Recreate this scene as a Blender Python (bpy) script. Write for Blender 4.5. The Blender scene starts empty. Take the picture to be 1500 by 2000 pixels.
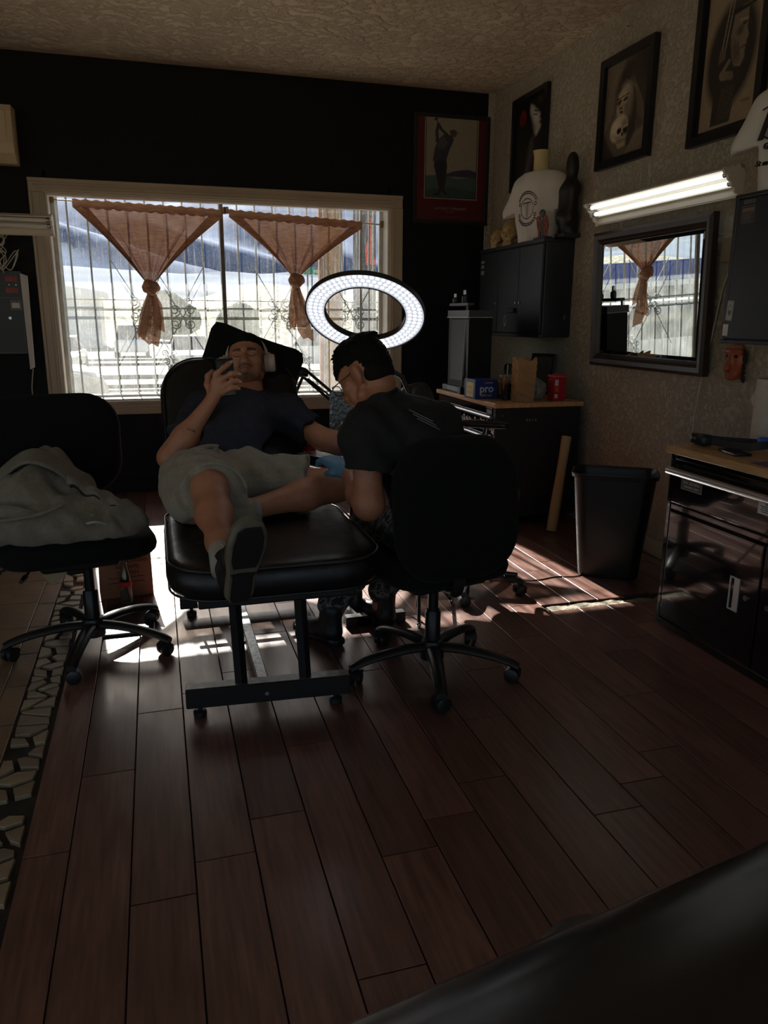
import bpy, bmesh, math, random
import numpy as np
from mathutils import Vector, Matrix, Euler
rnd = random.Random(7)
scene = bpy.context.scene
COL = scene.collection
PI = math.pi

# ------------------------------------------------------------------ camera
cam_d = bpy.data.cameras.new('camera')
cam = bpy.data.objects.new('camera', cam_d); COL.objects.link(cam)
cam_d.sensor_fit = 'VERTICAL'; cam_d.sensor_height = 24.0
cam_d.lens = 24.0 * 1494.05 / 2000.0
cam_d.clip_start = 0.03; cam_d.clip_end = 3000
_yaw, _pit, _rol = 0.286358296, 0.249356815, -0.00544498
_f = Vector((math.sin(_yaw)*math.cos(_pit), math.cos(_yaw)*math.cos(_pit), -math.sin(_pit)))
_r = Vector((math.cos(_yaw), -math.sin(_yaw), 0)); _d = _f.cross(_r)
_r2 = _r*math.cos(_rol) + _d*math.sin(_rol); _d2 = -_r*math.sin(_rol) + _d*math.cos(_rol)
_m = Matrix((_r2, -_d2, -_f)).transposed().to_4x4(); _m.translation = (0, 0, 1.35)
cam.matrix_world = _m
scene.camera = cam

# ------------------------------------------------------------------ sky, sun, exposure
world = bpy.data.worlds.new('sky'); scene.world = world; world.use_nodes = True
wn = world.node_tree.nodes; wl = world.node_tree.links; wn.clear()
wo = wn.new('ShaderNodeOutputWorld'); wb = wn.new('ShaderNodeBackground'); ws = wn.new('ShaderNodeTexSky')
ws.sky_type = 'NISHITA'; ws.sun_disc = False; ws.sun_elevation = math.radians(32); ws.sun_rotation = math.radians(-7.5)
ws.air_density = 1.0; ws.dust_density = 1.6
wb.inputs['Strength'].default_value = 0.11
wl.new(ws.outputs[0], wb.inputs[0]); wl.new(wb.outputs[0], wo.inputs[0])
sun_d = bpy.data.lights.new('sun', 'SUN'); sun = bpy.data.objects.new('sun', sun_d); COL.objects.link(sun)
sun_d.energy = 13.5; sun_d.angle = math.radians(0.6); sun_d.color = (1.0, 0.95, 0.87)
sun.rotation_euler = Vector((0.110, -1.0, -0.666)).to_track_quat('-Z', 'Y').to_euler()
sun.location = (-1, 12, 9)
vs = scene.view_settings
scene.display_settings.display_device = 'sRGB'
vs.view_transform = 'Standard'; vs.look = 'None'; vs.exposure = 0.30; vs.gamma = 1.0; vs.use_curve_mapping = False
cy = scene.cycles
cy.use_denoising = True; cy.max_bounces = 9; cy.diffuse_bounces = 5; cy.glossy_bounces = 5
cy.transparent_max_bounces = 16; cy.transmission_bounces = 8; cy.sample_clamp_indirect = 6.0
cy.caustics_reflective = False; cy.caustics_refractive = False

# ------------------------------------------------------------------ helpers
def srgb(*c):
    if len(c) == 1: c = c[0]
    o = []
    for v in c[:3]:
        v = v/255.0
        o.append(v/12.92 if v <= 0.04045 else ((v+0.055)/1.055)**2.4)
    return tuple(o)

_mats = {}
def mat(name, col=(.5, .5, .5), rough=.5, metal=0., var=.0, vscale=6., bump=0., bscale=80., stretch=None, emit=None, estr=1., spec=.5, attr=None, coat=0., sheen=0., trans=0., rvar=0., objvar=0., bdetail=4.):
    """a procedural principled material: noise varies the colour, another noise gives relief"""
    if name in _mats: return _mats[name]
    m = bpy.data.materials.new(name); m.use_nodes = True; _mats[name] = m
    nt = m.node_tree; N = nt.nodes; L = nt.links
    b = N['Principled BSDF']
    b.inputs['Base Color'].default_value = (*col, 1); b.inputs['Roughness'].default_value = rough
    b.inputs['Metallic'].default_value = metal; b.inputs['Specular IOR Level'].default_value = spec
    b.inputs['Coat Weight'].default_value = coat; b.inputs['Sheen Weight'].default_value = sheen
    b.inputs['Transmission Weight'].default_value = trans
    tc = N.new('ShaderNodeTexCoord'); co = tc.outputs['Object']
    if stretch:
        mp = N.new('ShaderNodeMapping'); mp.inputs['Scale'].default_value = stretch
        L.new(co, mp.inputs[0]); co = mp.outputs[0]
    src = None
    if attr:
        a = N.new('ShaderNodeAttribute'); a.attribute_name = attr; src = a.outputs['Color']
    if var or objvar:
        hs = N.new('ShaderNodeHueSaturation'); hs.inputs['Color'].default_value = (*col, 1)
        if src: L.new(src, hs.inputs['Color'])
        val = None
        if var:
            n = N.new('ShaderNodeTexNoise'); n.inputs['Scale'].default_value = vscale; n.inputs['Detail'].default_value = 5
            L.new(co, n.inputs['Vector'])
            r = N.new('ShaderNodeMapRange'); r.inputs['From Min'].default_value = .3; r.inputs['From Max'].default_value = .7
            r.inputs['To Min'].default_value = 1-var; r.inputs['To Max'].default_value = 1+var
            L.new(n.outputs['Fac'], r.inputs['Value']); val = r.outputs[0]
            if rvar:
                rr = N.new('ShaderNodeMapRange'); rr.inputs['From Min'].default_value = .3; rr.inputs['From Max'].default_value = .7
                rr.inputs['To Min'].default_value = max(.02, rough-rvar); rr.inputs['To Max'].default_value = rough+rvar
                L.new(n.outputs['Fac'], rr.inputs['Value']); L.new(rr.outputs[0], b.inputs['Roughness'])
        if objvar:
            oi = N.new('ShaderNodeObjectInfo'); r2 = N.new('ShaderNodeMapRange')
            r2.inputs['To Min'].default_value = 1-objvar; r2.inputs['To Max'].default_value = 1+objvar
            L.new(oi.outputs['Random'], r2.inputs['Value'])
            if val:
                mu = N.new('ShaderNodeMath'); mu.operation = 'MULTIPLY'; L.new(val, mu.inputs[0]); L.new(r2.outputs[0], mu.inputs[1]); val = mu.outputs[0]
            else: val = r2.outputs[0]
        L.new(val, hs.inputs['Value']); src = hs.outputs[0]
    if src: L.new(src, b.inputs['Base Color'])
    if bump:
        n2 = N.new('ShaderNodeTexNoise'); n2.inputs['Scale'].default_value = bscale; n2.inputs['Detail'].default_value = bdetail
        L.new(co, n2.inputs['Vector'])
        bp = N.new('ShaderNodeBump'); bp.inputs['Strength'].default_value = bump; bp.inputs['Distance'].default_value = .01
        L.new(n2.outputs['Fac'], bp.inputs['Height']); L.new(bp.outputs[0], b.inputs['Normal'])
    if emit:
        b.inputs['Emission Color'].default_value = (*emit, 1); b.inputs['Emission Strength'].default_value = estr
    return m

def nodes_of(m): return m.node_tree.nodes, m.node_tree.links, m.node_tree.nodes['Principled BSDF']

class MB:
    """collects vertices and faces; build() links them as one mesh object"""
    def __init__(s): s.v = []; s.f = []; s.m = []; s.c = None; s.mi = 0
    def add(s, v, f, xf=None):
        o = len(s.v)
        if xf is not None: v = [xf @ Vector(p) for p in v]
        s.v.extend([tuple(p) for p in v]); s.f.extend([tuple(i+o for i in q) for q in f]); s.m.extend([s.mi]*len(f))
        return s
    def box(s, lo, hi, bev=0., xf=None):
        x0, y0, z0 = lo; x1, y1, z1 = hi
        if bev <= 0:
            v = [(x, y, z) for z in (z0, z1) for y in (y0, y1) for x in (x0, x1)]
            return s.add(v, [(0, 2, 3, 1), (4, 5, 7, 6), (0, 1, 5, 4), (1, 3, 7, 5), (3, 2, 6, 7), (2, 0, 4, 6)], xf)
        b = min(bev, (x1-x0)/2.01, (y1-y0)/2.01, (z1-z0)/2.01)
        bm = bmesh.new(); bmesh.ops.create_cube(bm, size=1)
        bmesh.ops.scale(bm, vec=(x1-x0, y1-y0, z1-z0), verts=bm.verts); bmesh.ops.translate(bm, vec=((x0+x1)/2, (y0+y1)/2, (z0+z1)/2), verts=bm.verts)
        bmesh.ops.bevel(bm, geom=bm.edges[:], offset=b, segments=2 if b > .004 else 1, affect='EDGES', profile=.5)
        return s.bm(bm, xf)
    def bm(s, bm, xf=None):
        bm.verts.index_update(); s.add([v.co[:] for v in bm.verts], [[v.index for v in f.verts] for f in bm.faces], xf); bm.free(); return s
    def tube(s, pts, r, seg=10, cap=True, xf=None, flat=None):
        """tube along points; r number or list; flat=(axis vector, factor) squashes the section"""
        P = [Vector(p) for p in pts]; n = len(P); R = r if isinstance(r, (list, tuple)) else [r]*n
        v = []; f = []; prev = None
        for i in range(n):
            t = (P[min(i+1, n-1)] - P[max(i-1, 0)]).normalized()
            if prev is None:
                a = Vector((0, 0, 1)) if abs(t.z) < .9 else Vector((1, 0, 0)); u = t.cross(a).normalized()
            else: u = (prev - t*prev.dot(t)).normalized()
            prev = u; w = t.cross(u)
            for k in range(seg):
                a = 2*PI*k/seg; d = u*math.cos(a) + w*math.sin(a)
                if flat: ax = Vector(flat[0]); d = d - ax*d.dot(ax)*(1-flat[1])
                v.append(P[i] + d*R[i])
        for i in range(n-1):
            for k in range(seg):
                k2 = (k+1) % seg; f.append((i*seg+k, i*seg+k2, (i+1)*seg+k2, (i+1)*seg+k))
        if cap: f.append(tuple(range(seg))[::-1]); f.append(tuple((n-1)*seg+k for k in range(seg)))
        return s.add(v, f, xf)
    def cyl(s, a, b, r, r2=None, seg=20, xf=None):
        return s.tube([a, b], [r, r if r2 is None else r2], seg, True, xf)
    def lathe(s, prof, seg=24, xf=None, axis='z'):
        v = []; f = []; n = len(prof)
        for (r, h) in prof:
            for k in range(seg):
                a = 2*PI*k/seg; v.append((r*math.cos(a), r*math.sin(a), h))
        for i in range(n-1):
            for k in range(seg):
                k2 = (k+1) % seg; f.append((i*seg+k, i*seg+k2, (i+1)*seg+k2, (i+1)*seg+k))
        if prof[0][0] > 1e-5: f.append(tuple(range(seg))[::-1])
        if prof[-1][0] > 1e-5: f.append(tuple((n-1)*seg+k for k in range(seg)))
        return s.add(v, f, xf)
    def prism(s, poly, z0, z1, xf=None):
        """extrude polygon given as (x, y) from z0 to z1"""
        n = len(poly); v = [(x, y, z0) for x, y in poly] + [(x, y, z1) for x, y in poly]
        f = [tuple(range(n))[::-1], tuple(range(n, 2*n))] + [(k, (k+1) % n, n+(k+1) % n, n+k) for k in range(n)]
        return s.add(v, f, xf)
    def grid(s, nu, nv, fn, xf=None, closeu=False):
        v = [fn(i/(nu-1) if not closeu else i/nu, j/(nv-1)) for j in range(nv) for i in range(nu)]
        f = []
        for j in range(nv-1):
            for i in range(nu if closeu else nu-1):
                i2 = (i+1) % nu; f.append((j*nu+i, j*nu+i2, (j+1)*nu+i2, (j+1)*nu+i))
        return s.add(v, f, xf)
    def ball(s, c, r, seg=16, xf=None):
        r = (r, r, r) if isinstance(r, (int, float)) else r
        bm = bmesh.new(); bmesh.ops.create_uvsphere(bm, u_segments=seg, v_segments=max(6, seg//2), radius=1)
        bmesh.ops.scale(bm, vec=r, verts=bm.verts); bmesh.ops.translate(bm, vec=c, verts=bm.verts)
        return s.bm(bm, xf)
    def text(s, txt, size, xf, extrude=.0006, align='CENTER', sx=1., bold=False, shear=0.):
        cu = bpy.data.curves.new('tmp', 'FONT'); cu.body = txt; cu.size = size; cu.extrude = extrude; cu.align_x = align; cu.align_y = 'CENTER'; cu.resolution_u = 3
        cu.shear = shear
        if bold: cu.offset = size*.02
        ob = bpy.data.objects.new('tmp', cu); COL.objects.link(ob)
        me = bpy.data.meshes.new_from_object(ob.evaluated_get(bpy.context.evaluated_depsgraph_get()))
        s.add([(v.co.x*sx, v.co.y, v.co.z) for v in me.vertices], [tuple(p.vertices) for p in me.polygons], xf)
        bpy.data.objects.remove(ob); bpy.data.curves.remove(cu); bpy.data.meshes.remove(me)
        return s
    def build(s, name, m, parent=None, smooth=None, world=True, label=None, kind=None, colors=None, sub=0, wn=False):
        me = bpy.data.meshes.new(name)
        v = s.v
        if parent is not None and world:
            inv = root_matrix(parent).inverted(); v = [inv @ Vector(p) for p in v]
        me.from_pydata([tuple(p) for p in v], [], s.f)
        for mm in (m if isinstance(m, (list, tuple)) else [m]): me.materials.append(mm)
        if isinstance(m, (list, tuple)): me.polygons.foreach_set('material_index', s.m)
        if colors is not None:
            a = me.color_attributes.new('Col', 'FLOAT_COLOR', 'POINT')
            cc = np.ones((len(v), 4), np.float32); cc[:, :3] = colors; a.data.foreach_set('color', cc.ravel())
        me.update()
        o = bpy.data.objects.new(name, me); COL.objects.link(o)
        if parent is not None: o.parent = parent
        if smooth is True: me.shade_smooth()
        elif smooth: me.set_sharp_from_angle(angle=math.radians(smooth))
        if smooth and smooth is not True:
            me.polygons.foreach_set('use_smooth', [True]*len(me.polygons))
        if sub:
            md = o.modifiers.new('sub', 'SUBSURF'); md.levels = sub; md.render_levels = sub
        if label: o['label'] = label
        if kind: o['kind'] = kind
        return o

_rm = {}
def root_matrix(o):
    while o.parent is not None: o = o.parent
    return Matrix.LocRotScale(o.location, o.rotation_euler, o.scale) if o.rotation_mode != 'QUATERNION' else Matrix.LocRotScale(o.location, o.rotation_quaternion, o.scale)

def thing(name, label, cat, loc=(0, 0, 0), rz=0., group=None, rot=None):
    o = bpy.data.objects.new(name, None); COL.objects.link(o); o.location = loc
    o.rotation_euler = rot if rot is not None else (0, 0, rz); o.empty_display_size = .1
    o['label'] = label; o['category'] = cat
    if group: o['group'] = group
    return o
def tag(o, label, cat, group=None):
    o['label'] = label; o['category'] = cat
    if group: o['group'] = group
    return o
def structure(name, parent=None):
    o = bpy.data.objects.new(name, None); COL.objects.link(o); o['kind'] = 'structure'; return o
def copy_tree(o, parent=None, loc=None, rz=None, label=None):
    c = o.copy(); COL.objects.link(c)
    if parent is not None: c.parent = parent
    if loc is not None: c.location = loc
    if rz is not None: c.rotation_euler = (0, 0, rz)
    if label: c['label'] = label
    for ch in list(o.children): copy_tree(ch, c)
    return c
def T(x=0, y=0, z=0): return Matrix.Translation((x, y, z))
def RX(a): return Matrix.Rotation(a, 4, 'X')
def RY(a): return Matrix.Rotation(a, 4, 'Y')
def RZ(a): return Matrix.Rotation(a, 4, 'Z')
def frame(o, x, y, z=None):
    """matrix with the given origin and axis directions"""
    x = Vector(x).normalized(); y = Vector(y); y = (y - x*y.dot(x)).normalized(); zz = x.cross(y)
    m = Matrix((x, y, zz)).transposed().to_4x4(); m.translation = o; return m

# ---- smooth-union solids: round cones and ellipsoids blended and meshed with surface nets
class Solid:
    def __init__(s, h, k): s.h = h; s.k = k; s.p = []; s.cuts = []
    def cone(s, a, b, ra, rb, flat=None, k=None): s.p.append(('c', np.array(a, float), np.array(b, float), ra, rb, flat)); return s
    def chain(s, pts, rs, flat=None):
        for i in range(len(pts)-1): s.cone(pts[i], pts[i+1], rs[i], rs[i+1], flat)
        return s
    def ell(s, c, r, R=None): s.p.append(('e', np.array(c, float), np.array(r, float), np.eye(3) if R is None else np.array(R, float))); return s
    def cut(s, fn): s.cuts.append(fn); return s
    @staticmethod
    def dist(p, X):
        if p[0] == 'c':
            _, a, b, ra, rb, flat = p
            d = X - a; ba = b - a; L2 = max(ba @ ba, 1e-12); t = np.clip((d @ ba)/L2, 0, 1); d = d - t[..., None]*ba
            if flat is not None:
                ax, fk = np.array(flat[0], float), flat[1]; ax = ax/np.linalg.norm(ax); pr = d @ ax; d = d + (pr*(1/fk-1))[..., None]*ax
            return np.sqrt((d*d).sum(-1)) - (ra + (rb-ra)*t)
        _, c, r, R = p
        q = (X - c) @ R; k0 = np.sqrt(((q/r)**2).sum(-1)); k1 = np.sqrt(((q/(r*r))**2).sum(-1)) + 1e-9
        return k0*(k0-1)/k1
    def bounds(s):
        lo = []; hi = []
        for p in s.p:
            if p[0] == 'c': r = max(p[3], p[4]); lo.append(np.minimum(p[1], p[2])-r); hi.append(np.maximum(p[1], p[2])+r)
            else: r = max(p[2]); lo.append(p[1]-r); hi.append(p[1]+r)
        return lo, hi
    def mesh(s, inflate=0.):
        h, k = s.h, s.k; mar = max(5/k, 3*h) + max(inflate, 0)
        lo, hi = s.bounds(); LO = np.min(lo, 0)-3*h-mar*.6; HI = np.max(hi, 0)+3*h+mar*.6
        n = np.ceil((HI-LO)/h).astype(int)+1
        S = np.full(n, 1e-30, np.float32)
        for i, p in enumerate(s.p):
            a = np.maximum(((lo[i]-mar-LO)/h).astype(int), 0); b = np.minimum(((hi[i]+mar-LO)/h).astype(int)+2, n)
            ax = [LO[j]+h*np.arange(a[j], b[j]) for j in range(3)]
            X = np.stack(np.meshgrid(*ax, indexing='ij'), -1)
            d = s.dist(p, X)
            S[a[0]:b[0], a[1]:b[1], a[2]:b[2]] += np.exp(-np.clip(k*d, -60, 60))
        F = -np.log(S)/k - inflate
        if s.cuts:
            act = np.argwhere(F < 4*h)
            X = LO + h*act; v = F[act[:, 0], act[:, 1], act[:, 2]]
            for fn in s.cuts: v = fn(X, v)
            F[act[:, 0], act[:, 1], act[:, 2]] = v
        return nets(F, LO, h)

def nets(F, LO, h):
    I = F < 0
    nx, ny, nz = F.shape
    cor = [(i, j, l) for i in (0, 1) for j in (0, 1) for l in (0, 1)]
    cnt = sum(I[i:nx-1+i, j:ny-1+j, l:nz-1+l].astype(np.int8) for i, j, l in cor)
    A = np.argwhere((cnt > 0) & (cnt < 8))
    idx = np.full((nx-1, ny-1, nz-1), -1, np.int32); idx[A[:, 0], A[:, 1], A[:, 2]] = np.arange(len(A))
    vals = {c: F[A[:, 0]+c[0], A[:, 1]+c[1], A[:, 2]+c[2]] for c in cor}
    acc = np.zeros((len(A), 3)); num = np.zeros(len(A))
    for c in cor:
        for ax in range(3):
            if c[ax] == 0:
                d = list(c); d[ax] = 1; d = tuple(d)
                f0, f1 = vals[c], vals[d]; m = (f0 < 0) != (f1 < 0)
                t = np.where(m, f0/np.where(m, f0-f1, 1), 0)
                p = np.tile(np.array(c, float), (len(A), 1)); p[:, ax] = t
                acc[m] += p[m]; num[m] += 1
    V = LO + h*(A + acc/num[:, None])
    Q = []
    for ax in range(3):
        sl0 = [slice(None)]*3; sl1 = [slice(None)]*3; sl0[ax] = slice(0, -1); sl1[ax] = slice(1, None)
        a, b = I[tuple(sl0)], I[tuple(sl1)]
        E = np.argwhere(a != b); u, w = [(1, 2), (2, 0), (0, 1)][ax]
        E = E[(E[:, u] > 0) & (E[:, w] > 0) & (E[:, u] < F.shape[u]-1) & (E[:, w] < F.shape[w]-1)]
        fl = a[E[:, 0], E[:, 1], E[:, 2]]
        def cell(du, dw):
            e = E.copy(); e[:, u] -= du; e[:, w] -= dw; return idx[e[:, 0], e[:, 1], e[:, 2]]
        q = np.stack([cell(1, 1), cell(0, 1), cell(0, 0), cell(1, 0)], 1)
        q[~fl] = q[~fl][:, ::-1]; Q.append(q)
    Q = np.concatenate(Q); Q = Q[(Q >= 0).all(1)]
    return V, Q

def add_np(mb, V, Q, M=None):
    if M is not None:
        M = np.array(M); V = V @ M[:3, :3].T + M[:3, 3]
    o = len(mb.v); mb.v.extend(map(tuple, V)); mb.f.extend(map(tuple, (Q+o).tolist())); mb.m.extend([mb.mi]*len(Q))
    return V
def smin(a, b, k): # numpy smooth min
    h = np.clip(.5+.5*(b-a)/k, 0, 1); return b*(1-h)+a*h-k*h*(1-h)
# ================================================================== THE SETTING
XR, YB, ZC = 2.744, 6.228, 3.08          # right wall, back wall, ceiling
WX0, WX1, WZ0, WZ1 = -.68, 1.87, .715, 2.19   # window opening
WT = 2.34
YO = YB + .2                              # outer face of the back wall

# -------- materials of the shell
def plaster(name, col, amp, scale, var=.1, rough=.75):
    m = mat(name, col, rough, var=var, vscale=1.3)
    N, L, b = nodes_of(m)
    tc = N.new('ShaderNodeTexCoord')
    n1 = N.new('ShaderNodeTexNoise'); n1.inputs['Scale'].default_value = scale; n1.inputs['Detail'].default_value = 6; n1.inputs['Roughness'].default_value = .6
    n2 = N.new('ShaderNodeTexNoise'); n2.inputs['Scale'].default_value = scale*.22; n2.inputs['Detail'].default_value = 3
    L.new(tc.outputs['Object'], n1.inputs['Vector']); L.new(tc.outputs['Object'], n2.inputs['Vector'])
    mr = N.new('ShaderNodeMapRange'); mr.inputs['From Min'].default_value = .45; mr.inputs['From Max'].default_value = .6
    L.new(n1.outputs['Fac'], mr.inputs['Value'])
    ad = N.new('ShaderNodeMath'); ad.operation = 'ADD'; L.new(mr.outputs[0], ad.inputs[0]); L.new(n2.outputs['Fac'], ad.inputs[1])
    bp = N.new('ShaderNodeBump'); bp.inputs['Strength'].default_value = min(amp, 1.); bp.inputs['Distance'].default_value = .006*amp
    L.new(ad.outputs[0], bp.inputs['Height']); L.new(bp.outputs[0], b.inputs['Normal'])
    return m
M_wallr = plaster('plaster_wall_paint', srgb(174, 166, 148), 1.0, 30)
M_wallb = plaster('navy_wall_paint', srgb(10, 12, 18), .5, 40, rough=.6)
M_wallb.node_tree.nodes['Principled BSDF'].inputs['Specular IOR Level'].default_value = .25
M_ceil = plaster('knockdown_ceiling', srgb(214, 200, 174), 2.6, 13, var=.18)
M_trim = mat('painted_trim', srgb(176, 162, 140), .45, var=.08, vscale=3, bump=.05, bscale=60)
M_grout = mat('grout', srgb(58, 52, 46), .9, var=.2, vscale=40, bump=.2, bscale=200)
M_concrete = mat('rough_concrete', srgb(150, 140, 122), .9, var=.2, vscale=25, bump=.8, bscale=60)

def plank_material():
    m = mat('reddish_wood_look_tile', srgb(122, 78, 66), .36, spec=.6, coat=.55)
    m.node_tree.nodes['Principled BSDF'].inputs['Coat Roughness'].default_value = .24
    N, L, b = nodes_of(m)
    tc = N.new('ShaderNodeTexCoord'); oi = N.new('ShaderNodeObjectInfo')
    cb = N.new('ShaderNodeVectorMath'); cb.operation = 'ADD'
    sc = N.new('ShaderNodeVectorMath'); sc.operation = 'SCALE'; sc.inputs[3].default_value = 13.
    rv = N.new('ShaderNodeCombineXYZ'); L.new(oi.outputs['Random'], rv.inputs[0]); L.new(oi.outputs['Random'], rv.inputs[1])
    L.new(rv.outputs[0], sc.inputs[0]); L.new(tc.outputs['Object'], cb.inputs[0]); L.new(sc.outputs[0], cb.inputs[1])
    mp = N.new('ShaderNodeMapping'); mp.inputs['Scale'].default_value = (1, .06, 1); L.new(cb.outputs[0], mp.inputs[0])
    n = N.new('ShaderNodeTexNoise'); n.inputs['Scale'].default_value = 70; n.inputs['Detail'].default_value = 6; L.new(mp.outputs[0], n.inputs['Vector'])
    mp2 = N.new('ShaderNodeMapping'); mp2.inputs['Scale'].default_value = (1, .22, 1); L.new(cb.outputs[0], mp2.inputs[0])
    n2 = N.new('ShaderNodeTexNoise'); n2.inputs['Scale'].default_value = 22; n2.inputs['Detail'].default_value = 4; L.new(mp2.outputs[0], n2.inputs['Vector'])
    cr = N.new('ShaderNodeValToRGB'); cr.color_ramp.elements[0].position = .3; cr.color_ramp.elements[1].position = .72
    cr.color_ramp.elements[0].color = (*srgb(86, 58, 51), 1); cr.color_ramp.elements[1].color = (*srgb(144, 99, 84), 1)
    mx = N.new('ShaderNodeMath'); mx.operation = 'MULTIPLY_ADD'; mx.inputs[1].default_value = .6; L.new(n.outputs['Fac'], mx.inputs[0])
    m2 = N.new('ShaderNodeMath'); m2.operation = 'MULTIPLY'; m2.inputs[1].default_value = .4; L.new(n2.outputs['Fac'], m2.inputs[0]); L.new(m2.outputs[0], mx.inputs[2])
    L.new(mx.outputs[0], cr.inputs[0])
    hs = N.new('ShaderNodeHueSaturation'); L.new(cr.outputs[0], hs.inputs['Color'])
    mr = N.new('ShaderNodeMapRange'); mr.inputs['To Min'].default_value = .72; mr.inputs['To Max'].default_value = 1.2; L.new(oi.outputs['Random'], mr.inputs['Value'])
    L.new(mr.outputs[0], hs.inputs['Value']); L.new(hs.outputs[0], b.inputs['Base Color'])
    rr = N.new('ShaderNodeMapRange'); rr.inputs['From Min'].default_value = .3; rr.inputs['From Max'].default_value = .7; rr.inputs['To Min'].default_value = .30; rr.inputs['To Max'].default_value = .52
    L.new(n2.outputs['Fac'], rr.inputs['Value']); L.new(rr.outputs[0], b.inputs['Roughness'])
    bp = N.new('ShaderNodeBump'); bp.inputs['Strength'].default_value = .14; bp.inputs['Distance'].default_value = .004
    L.new(mx.outputs[0], bp.inputs['Height']); L.new(bp.outputs[0], b.inputs['Normal'])
    return m
M_plank = plank_material()
M_tile = mat('tan_stone_tile', srgb(138, 110, 84), .42, var=.18, vscale=7, bump=.15, bscale=30, objvar=.1)
M_mosaic = mat('broken_tile_piece', srgb(158, 140, 114), .42, var=.15, vscale=9, bump=.2, bscale=40, objvar=.22)

# -------- floor: grout bed, planks, tiles, broken-tile strip
floor = structure('floor')
PW, PL, PX = .1548, .936, .0135
xs0 = -.412
slab = MB(); slab.box((-4.0, -2.5, -.10), (XR, YB, -.012)); slab.build('grout_bed', M_grout, floor)
TR = (1.66, 2.60, 3.045, 3.13)      # the cut trench x0,x1,y0,y1
def plank_mesh(x0, x1, y0, y1, c=.0008, h=.012):
    mb = MB(); i = c*1.4
    v = [(x0, y0, -h), (x1, y0, -h), (x1, y1, -h), (x0, y1, -h), (x0, y0, -c), (x1, y0, -c), (x1, y1, -c), (x0, y1, -c), (x0+i, y0+i, 0), (x1-i, y0+i, 0), (x1-i, y1-i, 0), (x0+i, y1-i, 0)]
    f = [(8, 9, 10, 11)] + [(a, (a+1) % 4, 4+(a+1) % 4, 4+a) for a in range(4)] + [(4+a, 4+(a+1) % 4, 8+(a+1) % 4, 8+a) for a in range(4)]
    return mb.add(v, f)
phase = {0: .80, 1: .935, 2: .34, 3: .69}
shared = None
for ci in range(-3, 18):
    x0 = max(PX + ci*PW, xs0) + .0018; x1 = min(PX + (ci+1)*PW, XR) - .0018
    if x1 - x0 < .02: continue
    ph = phase[ci % 4]; j = -1
    while True:
        y0 = ph - PL*3 + j*PL + .0018; y1 = y0 + PL - .0036; j += 1
        if y1 < .45: continue
        if y0 > YB: break
        segs = [(max(y0, .3), min(y1, YB))]
        if x1 > TR[0]+.08 and x0 < TR[1]:       # planks broken away along the trench
            ns = []
            for a, b in segs:
                if b <= TR[2] or a >= TR[3]: ns.append((a, b))
                else:
                    if TR[2]-a > .03: ns.append((a, TR[2]+rnd.uniform(-.004, .006)))
                    if b-TR[3] > .03: ns.append((TR[3]+rnd.uniform(-.006, .004), b))
            segs = ns
        for a, b in segs:
            full = abs((x1-x0)-(PW-.0036)) < 1e-4 and abs((b-a)-(PL-.0036)) < 1e-4
            if full and shared:
                o = bpy.data.objects.new('plank', shared); COL.objects.link(o); o.parent = floor
            else:
                o = plank_mesh(0, x1-x0, 0, b-a).build('plank', M_plank, floor, world=False)
                if full: shared = o.data
            o.location = (x0, a, rnd.uniform(-.0004, .0004))
# concrete showing in the trench and a flat strip with the cut slot's shade painted black
tr = MB()
nx = 40
def trf(u, v):
    x = TR[0]+.07+u*(TR[1]-TR[0]-.07); y = TR[2]-.012+v*.066
    return (x, y, -.0075+.004*math.sin(x*40)*math.sin(y*90)+rnd.uniform(-.0015, .0015) + (.006 if x < 2.1 else -.001))
tr.grid(60, 7, trf); tr.build('concrete_patch', M_concrete, floor, smooth=True, label='pale rough concrete patch along the cut floor')
mb = MB(); mb.box((TR[0], TR[3]-.028, -.0115), (2.24, TR[3]-.004, -.0105)); mb.build('floor_slot_shade', mat('slot_black', (.004, .004, .004), .9), floor)

# tan tiles on the left
tx = [-2.6, -2.27, -1.94, -1.61, -1.28, -.95, -.622]
mbt = plank_mesh(0, .326, 0, .326, .002)
tm = mbt.build('floor_tile', M_tile, floor, world=False); tmesh = tm.data; first = True
for i, x in enumerate(tx[:-1]):
    y = 1.19 - .33*3 + (.0 if i % 2 else .02)
    while y < YB-.2:
        if y > .6 and x + .33 > -1.3 - y*.05:
            o = tm if first else bpy.data.objects.new('floor_tile', tmesh)
            if not first: COL.objects.link(o); o.parent = floor
            first = False; o.location = (x+.002, y, rnd.uniform(-.0005, .0005)); 
        y += .33
# narrow cut tile row beside the mosaic
for k in range(20):
    y = 1.19-.33*2+.0+.33*k*.9
    if .6 < y < YB-.35:
        o = plank_mesh(0, .075, 0, .29, .0015).build('floor_tile', M_tile, floor, world=False); o.location = (-.622+.003, y, 0)
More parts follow.
